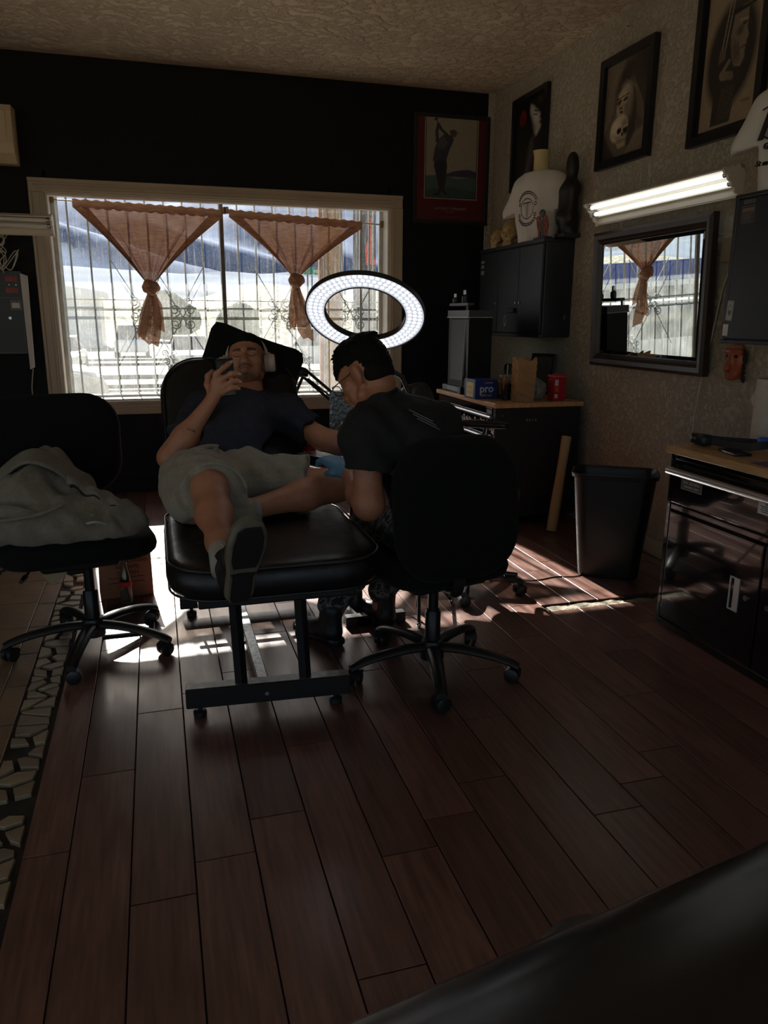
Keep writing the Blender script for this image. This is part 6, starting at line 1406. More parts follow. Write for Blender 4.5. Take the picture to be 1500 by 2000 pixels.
bar((.28, 2.49, .048), (.322, 3.44, .072), 'floor_rail', mat('galvanised_rail', srgb(160, 164, 166), .35, .7, var=.35, vscale=60))
bar((.05, 3.43, .17), (.63, 3.455, .20), 'cross_bar'); bar((.06, 3.43, .24), (.62, 3.455, .255), 'cross_bar')
mb = MB(); mb.tube(curve([(.10, 3.38, .44), (.10, 3.36, .20), (.105, 3.36, .13), (.14, 3.35, .115), (.50, 3.33, .115)], 24), .006, 8); mb.build('wire_brace', M_steelblk, bed, smooth=True)
bar((.08, 2.36, .44), (.60, 3.2, .475), 'pad_support', b=.006)
# leg rest pad: rounded front, piping
PB = T(.345, 2.735, .535)
mb = MB(); pad(mb, .715, .90, .115, .17, .035, PB, .010, 10); mb.build('leg_pad', M_leather, bed, smooth=50)
def piping(xf, w, d, r, z, nm='piping'):
    P = [Vector((x, y, z)) for x, y in rrect(w, d, r, 12)]; P.append(P[0]); mb = MB(); mb.tube([xf @ p for p in P], .0042, 6, False); mb.build(nm, mat('shiny_piping', (.03, .03, .034), .22), bed, smooth=True)
piping(PB, .70, .885, .165, .050); piping(PB, .70, .885, .165, -.045)
# seat behind it and the raised backrest
SBm = T(.33, 3.24, .55) ; mb = MB(); pad(mb, .64, .26, .11, .06, .03, SBm, .01, 8); mb.build('seat_pad', M_leather, bed, smooth=50)
BT = T(.322, 3.545, .86) @ RX(math.radians(62))
mb = MB(); pad(mb, .625, .66, .11, .17, .04, BT, .012, 10); mb.build('backrest', M_leather, bed, smooth=50)
piping(BT, .60, .635, .16, .052)
mb = MB(); mb.box((.26, 3.30, .40), (.38, 3.50, .44), .006); mb.tube([(.32, 3.47, .42), (.32, 3.62, .78)], .018, 8); mb.build('back_support', M_steelblk, bed)
# pillow, square cushion standing on a corner-ish tilt
pw = thing('pillow', 'black square cushion behind the reclining man head', 'pillow', (.37, 3.66, 1.08))
PM = T(.402, 3.66, 1.066) @ RX(math.radians(66)) @ RZ(math.radians(-22))
def pil(sg):
    def f(u, v):
        x, y = 2*u-1, 2*v-1; L_ = .232
        pin = 1-.05*(1-abs(x)**2)*abs(y)**3; pin2 = 1-.05*(1-abs(y)**2)*abs(x)**3
        t = (max(0, 1-x**4)*max(0, 1-y**4))**.55
        cr = max(0, math.hypot(max(0, abs(x)-.72), max(0, abs(y)-.72))-.28); k = 1-cr*.9
        return (x*L_*pin2*k, y*L_*pin*k, sg*(.004+.062*t))
    return f
mb = MB(); mb.grid(26, 26, pil(1), PM); mb.grid(26, 26, pil(-1), PM); mb.build('cushion', M_fabric, pw, smooth=True)
# ---- armrest on a T stand, drawing sheet, red cap
ar = thing('arm_rest_stand', 'black padded arm rest on a pole with a flat T base', 'arm rest', (.83, 3.26, 0))
mb = MB(); mb.box((.74, 3.10, .004), (1.02, 3.15, .05), .004); mb.box((.79, 3.10, .004), (.86, 3.42, .045), .004); mb.build('base', M_steelblk, ar)
mb = MB(); mb.lathe([(.034, .045), (.034, .11), (.026, .12), (.024, .68)], 20, T(.825, 3.27, 0)); mb.build('pole', M_steelblk, ar, smooth=40)
mb = MB(); pad(mb, .24, .46, .06, .05, .02, T(.80, 3.34, .712) @ RZ(math.radians(28)), .004); mb.build('arm_pad', M_leather, ar, smooth=50)
c = Canvas(.21, .28, 70); c.fill((196, 194, 190)); H = c.h/c.w
q = random.Random(6)
for k in range(46): c.put(c.ell(q.uniform(.1, .9), q.uniform(.1, .9)*H, q.uniform(.03, .12), q.uniform(.02, .10), q.uniform(0, 3), .5), (30, 30, 32) if k % 3 else (150, 150, 150), .9)
c.put(np.clip(1-(np.minimum(np.minimum(c.X, 1-c.X), np.minimum(c.Y, H-c.Y))-.05)/.01, 0, 1), (212, 210, 206)); 
ds = thing('reference_print', 'black and white reference print lying on the arm rest', 'print', (.78, 3.40, .69)); 
DM = T(.755, 3.34, .7485) @ RZ(math.radians(30)) 
c.build('print', DM @ T(-.105, -.14, 0), ds, .4); mb = MB(); mb.box((-.106, -.141, -.0012), (.106, .141, -.0002), 0, DM); mb.build('sheet', M_paper, ds)
rc = thing('ink_cap_tray', 'small red ink cup at the far corner of the arm rest', 'cup', (.70, 3.56, .69)); mb = MB(); mb.lathe([(.026, 0), (.030, .003), (.032, .04), (.029, .04), (.027, .006), (0, .006)], 20, T(.66, 3.475, .744)); mb.build('cup', mat('red_plastic', (.4, .02, .03)), rc, smooth=40)
# ---- ring light on a stand
v_ = Vector((.258, .966, .003)).normalized(); up_ = Vector((-.064, -.238, -.969))*-1; rt = v_.cross(Vector((0, 0, 1))).normalized(); upv = rt.cross(v_)
ti = math.radians(6.5); r1 = rt*math.cos(ti)-upv*math.sin(ti); u1 = rt*math.sin(ti)+upv*math.cos(ti)
al = math.radians(52.5); nrm = -v_*math.cos(al)-u1*math.sin(al); yy_ = -v_*math.sin(al)+u1*math.cos(al)
RL = frame((.80, 2.994, 1.362), r1, yy_)
if (RL.to_3x3() @ Vector((0, 0, 1))).dot(nrm) < 0: RL = frame((.80, 2.994, 1.362), -r1, yy_)
rl = thing('ring_light', 'lit white LED ring light on a pole above the tattoo artist head', 'ring light', (.80, 3.0, 0))
RO, RI = .232, .160
def annulus(mb, prof, seg=96): 
    n = len(prof); v = []; f = []
    for k in range(seg):
        a = 2*PI*k/seg
        for r, z in prof: v.append((r*math.cos(a), r*math.sin(a), z))
    for k in range(seg):
        for i in range(n): f.append((k*n+i, ((k+1) % seg)*n+i, ((k+1) % seg)*n+(i+1) % n, k*n+(i+1) % n))
    mb.add(v, f, RL)
mb = MB(); annulus(mb, [(RI-.003, -.018), (RI-.003, .006), (RI+.001, .006), (RI+.001, -.006), (RO-.001, -.006), (RO-.001, .006), (RO+.004, .006), (RO+.004, -.012), (RO-.01, -.024), (RI+.008, -.024)]); mb.build('housing', M_dark, rl, smooth=40)
M_ring = mat('ring_diffuser', (.85, .88, .95), .4, emit=(.80, .86, 1.0), estr=.50); M_led = mat('led_dot', (.9, .95, 1), .4, emit=(.9, .95, 1.0), estr=2.2)
mb = MB(); annulus(mb, [(RI+.001, -.002), (RI+.001, .002), (RO-.001, .002), (RO-.001, -.002)]); dfs = mb.build('diffuser', M_ring, rl, smooth=40)
mb = MB()
for rr in (RI+.016, RI+.036, RI+.056):
    n = int(2*PI*rr/.0215)
    for k in range(n):
        a = 2*PI*(k+.3)/n; mb.prism([((rr*math.cos(a))+.0078*math.cos(b*PI/4+.39), rr*math.sin(a)+.0078*math.sin(b*PI/4+.39)) for b in range(8)], .0018, .0026, RL)
o = mb.build('leds', M_led, dfs); o['kind'] = 'stuff'
mb = MB(); p0 = RL @ Vector((0, -RI-.036, -.022)); mb.tube([p0, p0+Vector((.0, .05, -.05)), (1.02, 3.20, 1.10), (1.12, 3.22, .9), (1.12, 3.22, .02)], .011, 10); mb.build('pole', M_dark, rl, smooth=40)
mb = MB()
for k in range(2): q0 = RL @ Vector((.012-.03*k, -RI+.002, .0)); mb.tube([q0, q0+(RL.to_3x3() @ Vector((0, .012, .006)))], .006, 8)
mb.build('clip', M_dark, rl)
for a in (.3, 2.2, 4.4): mb = MB(); e = Vector((1.12+.20*math.cos(a), 3.22+.20*math.sin(a), .012)); mb.tube([(1.12, 3.22, .26), e], .008, 8); lg = mb.build('leg', M_dark, rl, smooth=40); mb = MB(); mb.ball(e, .012, 10); mb.build('foot_cap', M_steel, lg)
# ---- boom arm with a wrapped tablet
bm_ = thing('boom_arm', 'black two-bar boom arm rising beside the backrest and holding the wrapped tablet', 'arm', (.57, 3.78, 0))
mb = MB()
for dx in (-.012, .012): mb.tube([(.555+dx, 3.76, .80), (.672+dx, 3.70, 1.085)], .0075, 8)
mb.tube([(.553, 3.76, .70), (.553, 3.76, .82)], .014, 10); mb.build('lower_arm', M_dark, bm_, smooth=40)
mb = MB(); mb.tube([(.645, 3.70, 1.088), (.70, 3.70, 1.088)], .020, 14); mb.ball((.672, 3.70, 1.095), .022, 12); mb.build('elbow_joint', M_dark, bm_, smooth=40)
mb = MB()
for dz in (-.022, .022): mb.tube([(.685, 3.695, 1.085+dz), (.815, 3.50, .955+dz)], .0075, 8)
mb.build('upper_arm', M_dark, bm_, smooth=40)
mb = MB(); mb.tube([(.70, 3.69, 1.06), (.80, 3.52, .97)], .005, 8); mb.build('spring', M_steel, bm_)
tbm = thing('wrapped_tablet', 'tablet wrapped in crinkled clear plastic on the boom arm beside the artist face', 'tablet', (.82, 3.46, .92))
TM = frame((.748, 3.42, .832), (.99, -.10, -.02), (.02, .10, .99))
mb = MB(); mb.box((0, 0, -.012), (.17, .185, -.003), .003, TM); mb.build('tablet', M_dark, tbm)
def crk():
    m = mat('crinkled_wrap', (.12, .13, .115), .16, spec=.9, coat=1.0); N, L, b = nodes_of(m); tc = N.new('ShaderNodeTexCoord'); v = N.new('ShaderNodeTexVoronoi'); v.inputs['Scale'].default_value = 55; L.new(tc.outputs['Object'], v.inputs['Vector'])
    n = N.new('ShaderNodeTexNoise'); n.inputs['Scale'].default_value = 70; n.inputs['Detail'].default_value = 6; L.new(tc.outputs['Object'], n.inputs['Vector'])
    ad = N.new('ShaderNodeMath'); ad.operation = 'ADD'; L.new(v.outputs[0], ad.inputs[0]); L.new(n.outputs[0], ad.inputs[1]); bp = N.new('ShaderNodeBump'); bp.inputs['Strength'].default_value = .35; bp.inputs['Distance'].default_value = .006; L.new(ad.outputs[0], bp.inputs['Height']); L.new(bp.outputs[0], b.inputs['Normal']); L.new(bp.outputs[0], b.inputs['Coat Normal']); return m
q = random.Random(9); mb = MB(); mb.grid(36, 40, lambda u, v: (-.004+.178*u, -.004+.193*v, .0015+q.uniform(-.0012, .0012)), TM); mb.build('plastic_wrap', crk(), tbm, smooth=True)
# ---- padded leather furniture in the near right corner
nb = thing('leather_bench', 'large rounded black leather pad filling the bottom right corner', 'bench', (.55, .40, 0))
dirb = Vector((.455, .083, 0)).normalized(); perp = Vector((dirb.y, -dirb.x, 0))
NM = frame(Vector((.43, .578, .68))+perp*.160, dirb, -perp)
mb = MB(); pad(mb, 1.30, .40, .15, .10, .07, NM, .03, 10); mb.build('pad', mat('smooth_black_leather', (.014, .014, .016), .27, spec=.8, var=.15, vscale=8, bump=.02, bscale=90), nb, smooth=60)
mb = MB(); mb.bm(_bev_box((-.55, -.16, -.12), (.55, .16, -.07), .02), NM); mb.build('pad_base', M_plastic, nb, smooth=40)
for sx in (-.4, .4):
    for sy in (-.12, .12): mb = MB(); p = NM @ Vector((sx, sy, -.1)); mb.tube([p, (p.x, p.y, .0)], .022, 12); mb.build('leg', M_steelblk, nb, smooth=40)
mb = MB()
def fl_(u, v): return NM @ Vector((-.10+.16*u, .165+.055*v*math.sin(u*PI)**.6+.0, .045-.03*v))
mb.grid(20, 6, fl_); o = mb.build('strap_flap', M_leather, nb, smooth=True); md = o.modifiers.new('thick', 'SOLIDIFY'); md.thickness = .006
# ================================================================== PEOPLE
M_skin = mat('skin', (.4, .25, .18), .48, attr='Col', var=.08, vscale=40, bump=.06, bscale=220)
def displace(V, Q, fn):
    n = np.zeros_like(V); a, b, c, d = V[Q[:, 0]], V[Q[:, 1]], V[Q[:, 2]], V[Q[:, 3]]; fnm = np.cross(c-a, d-b)
    for k in range(4): np.add.at(n, Q[:, k], fnm)
    n /= np.linalg.norm(n, axis=1, keepdims=True)+1e-9
    return V + n*fn(V)[:, None]
def plane_cut(p, n, r):
    p = np.array(p, float); n = np.array(n, float); n /= np.linalg.norm(n)
    return lambda X, v: np.where(np.linalg.norm(X-p, axis=1) < r, np.maximum(v, (X-p) @ n), v)
def vnoise(V, f, seed=0):
    r = np.random.RandomState(seed); o = np.zeros(len(V))
    for k in range(7):
        d = r.randn(3); d /= np.linalg.norm(d); o += math.pow(.8, k)*np.sin(V @ d*f*(1+.45*k)+r.rand()*6.28+1.3*np.sin(V @ r.randn(3)*f*.5))
    return o/3.3
def near(V, a, b, r):
    a = np.array(a, float); b = np.array(b, float); ba = b-a; t = np.clip(((V-a) @ ba)/(ba @ ba+1e-12), 0, 1); return np.linalg.norm(V-a-t[:, None]*ba, axis=1) < r

class Person:
    def __init__(s, root, skin): s.root = root; s.skin = np.array(srgb(skin)); s.V = []; s.Q = []; s.C = []; s.n = 0
    def add(s, V, Q, C=None):
        s.V.append(V); s.Q.append(Q+s.n); s.n += len(V); s.C.append(np.tile(s.skin, (len(V), 1)) if C is None else C)
    def build(s):
        mb = MB(); V = np.concatenate(s.V); Q = np.concatenate(s.Q); add_np(mb, V, Q)
        return mb.build('body', M_skin, s.root, smooth=True, colors=np.concatenate(s.C))

def head_mesh(skin, beard=True, stub=.155):
    S = Solid(.0028, 150)
    S.ell((0, -.014, .036), (.074, .094, .084)); S.ell((0, .030, .020), (.064, .058, .074)); S.ell((0, .038, -.045), (.052, .046, .048))
    S.ell((0, .072, -.087), (.020, .018, .017)); S.ell((0, .02, -.06), (.05, .05, .04))
    for x in (-1, 1):
        S.cone((x*.058, -.002, -.045), (x*.050, .018, -.068), .015, .015); S.cone((x*.050, .018, -.068), (x*.016, .073, -.090), .015, .013)
        S.ell((x*.043, .058, -.018), (.025, .024, .020)); S.ell((x*.038, .055, -.055), (.020, .022, .03))
        R = np.array(Matrix.Rotation(x*.35, 3, 'Z')); S.ell((x*.077, -.010, -.002), (.007, .020, .031), R); S.ell((x*.081, -.016, .006), (.006, .013, .020), R)
        S.cone((x*.012, .088, .026), (x*.046, .074, .026), .009, .008)
        S.ell((x*.0125, .099, -.034), (.0085, .0095, .0075))
        S.ell((x*.031, .0735, .004), (.0165, .0135, .0115))
    S.cone((0, .086, .022), (0, .106, -.022), .0075, .0095); S.ell((0, .1105, -.0295), (.0115, .0115, .0100))
    S.chain([(-.022, .083, -.0585), (-.009, .0935, -.0545), (0, .0945, -.0555), (.009, .0935, -.0545), (.022, .083, -.0585)], [.0045, .0062, .0058, .0062, .0045])
    S.chain([(-.020, .083, -.0625), (0, .0935, -.0675), (.020, .083, -.0625)], [.0045, .0078, .0045])
    S.cone((0, -.024, -.03), (0, -.024-.15*stub, -stub), .056, .060)
    if stub > .1: S.cone((-.03, -.01, -.07), (-.008, .01, -.14), .016, .013); S.cone((.03, -.01, -.07), (.008, .01, -.14), .016, .013); S.ell((0, .018, -.115), (.012, .014, .018))
    def cutf(X, v):
        for x in (-1, 1):
            d = np.linalg.norm((X-np.array([x*.031, .099, .008]))/np.array([1.25, 1, .85]), axis=1)-.0165; v = -smin(-v, d, .012)
            dn = np.linalg.norm((X-np.array([x*.0065, .104, -.0405]))/np.array([.9, 1.2, .8]), axis=1)-.0042; v = np.maximum(v, -dn)
        return v
    S.cut(cutf)
    # eyelids go back in after the socket cut
    base = cutf
    def lids(X, v):
        for x in (-1, 1):
            d = np.linalg.norm((X-np.array([x*.031, .0765, .004]))/np.array([1.25, 1., .95]), axis=1)-.0128; v = smin(v, d, .005)
        return v
    S.cut(lids)
    V, Q = S.mesh()
    C = np.tile(np.array(srgb(skin)), (len(V), 1)); x, y, z = V.T; ax = np.abs(x)
    def paint(m, c, a): 
        m = (np.clip(m, 0, 1)*a)[:, None]; C[:] = C*(1-m)+np.array(srgb(c))*m
    front = np.clip((y-.04)/.02, 0, 1)
    brow = np.clip(1.6-np.abs(z-(.0265-.004*((ax-.03)/.02)**2))/.0045, 0, 1)*np.clip((.052-ax)/.006, 0, 1)*np.clip((ax-.010)/.006, 0, 1)*front; paint(brow, (26, 18, 15), .92)
    lash = np.clip(1.5-np.abs(z-(-.0035+.006*((ax-.031)/.017)**2))/.0022, 0, 1)*np.clip((.0185-np.abs(ax-.031))/.004, 0, 1)*front; paint(lash, (18, 12, 10), .95)
    lip = np.clip(1.5-(np.hypot(x/.024, (z+.061)/.0115))**2*1.2, 0, 1)*(y > .07); paint(lip, (142, 84, 74), .75)
    mouth = np.clip(1.4-np.abs(z+.0605-.02*ax)/.0016, 0, 1)*(ax < .021)*(y > .07); paint(mouth, (46, 24, 22), .9)
    if beard:
        mus = np.clip(1.5-np.abs(z-(-.0465-.12*ax))/.0055, 0, 1)*(ax < .030)*(y > .07); paint(mus, (30, 22, 19), .72)
        ch = np.clip(1.6-np.hypot(x/.022, (z+.090)/.015), 0, 1)*(y > .05); paint(ch, (30, 22, 19), .8)
        jaw = np.clip((-.062-z)/.02, 0, 1)*np.clip((z+.115)/.02, 0, 1)*np.clip(y/.03, 0, 1)*(ax > .018); paint(jaw, (60, 44, 38), .45)
        side = np.clip((ax-.060)/.004, 0, 1)*np.clip(1.5-np.abs(y-.022)/.014, 0, 1)*(z > -.055)*(z < .03); paint(side, (28, 20, 17), .6)
    return V, Q, C
def apply(M, V): M = np.array(M); return V @ M[:3, :3].T + M[:3, 3]
def hframe(o, fwd, up, s=1.): f_ = Vector(fwd).normalized(); r = f_.cross(Vector(up)).normalized(); return frame(o, r, f_) @ Matrix.Scale(s, 4)
def ink_lines(V, C, paths, w, col, a=.9):
    for P in paths:
        for p, q_ in zip(P[:-1], P[1:]):
            m = near(V, p, q_, w); C[m] = C[m]*(1-a)+np.array(srgb(col))*a

def shoe(par, o, toe, topd, L=.29, side=1, high=.13, colr=None, white=True, emblem=True, wide=1.0):
    """o = heel point on the sole; toe = heel-to-toe direction; topd = direction of the top of the foot"""
    yv = Vector(toe).normalized(); zv = (Vector(topd)-yv*yv.dot(Vector(topd))).normalized(); xv = yv.cross(zv); M = frame(o, xv, yv); s = L/.29
    M = M @ Matrix.Scale(s, 4) @ Matrix.Scale(wide, 4, (1, 0, 0))
    S = Solid(.004, 95)
    S.cone((0, .045, .050), (0, .13, .052), .036, .038); S.cone((side*.004, .13, .047), (side*.006, .235, .040), .038, .032, ((1, 0, 0), 1.15)); S.cone((0, .05, .06), (0, .045, high-.02), .038, .040); S.cone((0, .09, .08), (0, .075, high), .030, .030)
    S.cut(lambda X, v: np.maximum(v, np.maximum(.022-X[:, 2], X[:, 2]-high-.006+.25*(X[:, 1]-.05))))
    V, Q = S.mesh(); mb = MB(); add_np(mb, V, Q, M); up = mb.build('shoe', colr or mat('black_shoe_leather', (.012, .012, .013), .5, var=.15, vscale=30, bump=.1, bscale=120), par, smooth=True)
    out = [(.0, -.004), (.024, .0), (.034, .02), (.034, .06), (.032, .10), (.040, .15), (.047, .20), (.045, .245), (.032, .278), (.010, .290), (-.014, .284), (-.034, .262), (-.043, .215), (-.042, .16), (-.034, .10), (-.034, .05), (-.032, .018), (-.022, .0)]
    out = [(x*side, y) for x, y in out]
    mb = MB(); n = len(out); rings = []
    for ins, z in ((.90, 0), (1.0, .006), (1.02, .018), (1.0, .030), (.93, .033)): rings.append([(x*ins, .14+(y-.14)*ins, z+(.012*max(0, (y-.2)/.09)**2)) for x, y in out])
    mb.add([p for r in rings for p in r], [(i*n+k, i*n+(k+1) % n, (i+1)*n+(k+1) % n, (i+1)*n+k) for i in range(4) for k in range(n)]+[tuple(range(n))[::-1], tuple(4*n+k for k in range(n))], M)
    mb.build('sole', mat('sole_rubber', srgb(112, 104, 88), .6, var=.15, vscale=20) if white else M_plastic, up, smooth=50)
    mb = MB()
    for sc, y0, y1 in ((.78, .135, .275), (.74, .005, .115)):
        P = [(x*sc, min(max(y, y0), y1)) for x, y in out]; mb.prism([(x, y) for k, (x, y) in enumerate(P) if k == 0 or (x, y) != P[k-1]], -.0022, .004, M)
    mb.build('tread', mat('tread_black', (.014, .014, .015), .7, bump=.4, bscale=300), up)
    if emblem:
        tg = frame(M @ Vector((0, .112, high-.016)), M.to_3x3() @ Vector((1, 0, 0)), M.to_3x3() @ Vector((0, -.42, .9)))
        mb = MB(); mb.box((-.028, -.024, -.004), (.028, .032, .003), .003, tg); tn_ = mb.build('tongue', mat('tongue_white', srgb(176, 170, 160), .7), up)
        mb = MB(); z = .0042
        for P, r in (([(0, .002), (.001, .013)], .0032), ([(.001, .013), (.003, .022), (.004, .028)], .0016), ([(.0, .012), (-.007, .009), (-.012, .004)], .0017), ([(-.001, .003), (-.008, -.005), (-.016, -.012)], .0022), ([(.001, .003), (.009, -.003), (.017, -.005)], .0022)): mb.tube([(x, y, z) for x, y in P], r, 6, True, tg)
        mb.ball((.0015, .0175, z), .003, 8, tg); mb.build('leaping_figure_emblem', M_ink, tn_)
        mb = MB()
        for k in range(5): mb.tube([(-.024, .125+.018*k, .088-.006*k), (0, .128+.018*k, .094-.007*k), (.024, .125+.018*k, .088-.006*k)], .003, 6, True, M)
        mb.build('laces', mat('dark_laces', (.03, .03, .03), .8), up)
    return up

# ---------------------------------------------------------------- the reclining client
cl_ = thing('person', 'man reclining on the tattoo bed in dark tee and grey shorts, looking at a phone', 'person', (.25, 3.0, .6))
SK = (182, 124, 94)
man = Person(cl_, SK)
PEL = (.21, 3.09, .705); NK = (.385, 3.455, 1.0); CH = (.335, 3.36, .905); HD = Vector((.394, 3.535, 1.150))
RSH, LSH = (.185, 3.42, .95), (.555, 3.43, .925)
REL, RWR = (.030, 3.17, .795), (.212, 3.185, 1.025)
LEL, LWR = (.685, 3.30, .825), (.86, 3.135, .790)
RHP, RKN, RAN = (.125, 3.06, .705), (.150, 2.66, .770), (.158, 2.27, .640)
LHP, LKN, LAN = (.31, 3.06, .70), (.672, 2.93, .695), (.275, 2.765, .655)
def arms(S, infl=0.):
    S.chain([RSH, REL], [.050+infl, .042+infl]); S.chain([REL, tuple(Vector(REL).lerp(Vector(RWR), .35)), RWR], [.040+infl, .041+infl, .026+infl])
    S.chain([LSH, LEL], [.050+infl, .043+infl]); S.chain([LEL, tuple(Vector(LEL).lerp(Vector(LWR), .35)), LWR], [.041+infl, .043+infl, .028+infl])
S = Solid(.006, 60)
S.chain([PEL, (.27, 3.22, .80), CH, NK], [.105, .105, .11, .055]); arms(S)
S.cone(NK, tuple(HD+Vector((0, -.01, -.06))), .058, .054)
S.chain([RHP, RKN], [.085, .056]); S.chain([RKN, tuple(Vector(RKN).lerp(Vector(RAN), .35)+Vector((0, .0, -.012))), tuple(Vector(RKN).lerp(Vector(RAN), .8)), RAN], [.054, .054, .036, .034]); S.ell(tuple(Vector(RKN)+Vector((0, -.01, .018))), (.045, .05, .04))
S.chain([LHP, LKN], [.085, .060]); S.chain([LKN, tuple(Vector(LKN).lerp(Vector(LAN), .38)), LAN], [.056, .056, .034]); S.chain([LAN, (.18, 2.79, .640), (.09, 2.82, .635)], [.034, .034, .028])
V, Q = S.mesh()
C = np.tile(np.array(srgb(SK)), (len(V), 1))
# tattoos: lettering strokes on the right forearm, purple stencil on the left forearm
fa, fb = Vector(REL), Vector(RWR); fd = (fb-fa).normalized(); fs = fd.cross(Vector((0, -1, 0))).normalized(); fo = fa.lerp(fb, .22)+Vector((0, -.04, 0))
wr = lambda u, w: tuple(fo+fd*u+fs*w)
ink_lines(V, C, [[wr(.00, -.012), wr(.012, .012), wr(.02, -.010)], [wr(.025, .012), wr(.035, -.012), wr(.045, .010), wr(.03, .002)], [wr(.052, -.012), wr(.058, .012)], [wr(.066, .010), wr(.075, -.010), wr(.082, .010)], [wr(-.02, -.01), wr(-.01, .012)]], .0052, (40, 30, 30), .8)
la, lb = np.array(LEL), np.array(LWR); t = np.clip(((V-la) @ (lb-la))/((lb-la) @ (lb-la)), 0, 1.2); dl = np.linalg.norm(V-la-t[:, None]*(lb-la), axis=1)
m = np.clip((t-.30)/.25, 0, 1)*(dl < .06)*.75; C = C*(1-m[:, None])+np.array(srgb(96, 62, 112))*m[:, None]
man.add(V, Q, C)
# head
HM = hframe(HD, (-.20, -.88, .36), (.02, .38, .92), 1.05)
V, Q, C = head_mesh(SK)
nk = (V[:, 2] < -.09) & (V[:, 1] > -.05)
q = random.Random(12)
ink_lines(V, C, [[(-.055+.012*k+q.uniform(-.01, .01), .02-.02*abs(k-2)/2, -.10-.012*j+q.uniform(-.01, .01)) for j in range(5)] for k in range(6)]+[[(-.06+.02*k, .03, -.12+.012*math.sin(k*2.)) for k in range(7)]], .0042, (52, 40, 38), .6)
man.add(apply(HM, V), Q, C)
# right hand closed over the back of the phone
def pxy(u, v, y):     # the hand is laid out on the phone's back plane: u to the right, v up, in metres from the wrist
    return (RWR[0]+u, y, RWR[2]+v)
yb = 3.183
S = Solid(.0028, 230)
KN = [(.018, .100), (.036, .078), (.044, .050), (.042, .026)]; PI_ = [(.048, .126), (.076, .101), (.080, .071), (.076, .043)]; DI = [(.066, .138), (.096, .101), (.099, .071), (.094, .043)]; TIP = [(.082, .148), (.112, .098), (.114, .067), (.108, .039)]
for k in range(4):
    r = (.0090, .0092, .0088, .0078)[k]; a = pxy(*KN[k], yb-.004); b = pxy(*PI_[k], yb-.012); c_ = pxy(*DI[k], yb-.006); d = pxy(*TIP[k], yb+.002)
    S.chain([a, b, c_, d], [r+.0015, r, r*.92, r*.78]); S.chain([pxy(.002, .0, yb+.004), pxy(KN[k][0]*.6, KN[k][1]*.55+.012, yb), a], [.017, .0135, r+.0025])
S.chain([pxy(-.004, .02, yb+.012), pxy(-.016, .055, yb+.03), pxy(-.012, .088, yb+.042), pxy(.006, .108, yb+.046)], [.016, .0125, .0105, .0085])
S.cone(tuple(Vector(REL).lerp(Vector(RWR), .75)), pxy(.002, .008, yb+.003), .030, .024)
V, Q = S.mesh(); C = np.tile(np.array(srgb(SK)), (len(V), 1))
for k in range(4): mm = near(V, pxy(*TIP[k], yb-.008), pxy(TIP[k][0]-.006, TIP[k][1]+.001, yb-.009), .0048); C[mm] = np.array(srgb(206, 168, 150))
man.add(V, Q, C)
# left hand, resting open beyond the artist's arm
S = Solid(.003, 220); w = Vector(LWR); d = (Vector(LWR)-Vector(LEL)).normalized(); sd = Vector((-d.y, d.x, 0)).normalized()
S.cone(tuple(w-d*.04), tuple(w+d*.02), .028, .026)
for k in range(4):
    o = w+d*.085+sd*(.033-.022*k); r = .0088-.0004*k; L_ = (.072, .080, .074, .058)[k]; S.chain([tuple(w+sd*(.012-.008*k)), tuple(o)], [.016, .0115]); S.chain([tuple(o), tuple(o+d*L_*.5+Vector((0, 0, .006))), tuple(o+d*L_*.8+Vector((0, 0, -.004))), tuple(o+d*L_+Vector((0, 0, -.016)))], [r+.001, r, r*.9, r*.75])
S.chain([tuple(w+sd*.018), tuple(w+d*.045+sd*.048), tuple(w+d*.075+sd*.060)], [.015, .0105, .0085])
V, Q = S.mesh(); man.add(V, Q)
man.build()
# hair: short fade with a fuller top
S = Solid(.0035, 130); S.ell((0, -.020, .052), (.0775, .092, .078)); S.ell((0, .035, .078), (.060, .046, .036)); S.ell((0, -.05, .02), (.07, .06, .07))
def hc(X, v):
    f_ = X[:, 1]; hl_ = np.interp(f_, [-.1, -.05, -.02, .015, .03, .05, .1], [-.06, -.055, -.01, .0, .035, .058, .060])
    return np.maximum(v, hl_-X[:, 2])
S.cut(hc); V, Q = S.mesh(); V = displace(V, Q, lambda V: .0022*vnoise(V, 260, 3)); mb = MB(); add_np(mb, V, Q, HM); mb.build('hair', mat('black_hair', (.004, .0035, .0035), .7, var=.3, vscale=90, bump=.5, bscale=400, spec=.2), cl_, smooth=True)
# shirt
M_tee = mat('navy_tee', srgb(40, 42, 55), .92, var=.1, vscale=60, bump=.12, bscale=260)
S = Solid(.0065, 42)
S.chain([(.235, 3.10, .745), (.275, 3.21, .83), (.325, 3.34, .905)], [.118, .120, .120]); S.cone(RSH, LSH, .075, .075); S.cone(CH, (.38, 3.44, .975), .12, .09)
RS2 = tuple(Vector(RSH).lerp(Vector(REL), .62)); LS2 = tuple(Vector(LSH).lerp(Vector(LEL), .72))
S.chain([RSH, RS2], [.072, .070]); S.chain([LSH, LS2], [.075, .078])
S.cut(plane_cut(Vector(RSH).lerp(Vector(REL), .62), Vector(REL)-Vector(RSH), .14)); S.cut(plane_cut(Vector(LSH).lerp(Vector(LEL), .66), Vector(LEL)-Vector(LSH), .12))
nkp = np.array([.388, 3.39, 1.018])
S.cut(lambda X, v: np.maximum(v, -(np.linalg.norm((X-np.array([.39, 3.45, 1.06]))/np.array([.95, 1, 1.]), axis=1)-.083)))
V, Q = S.mesh()
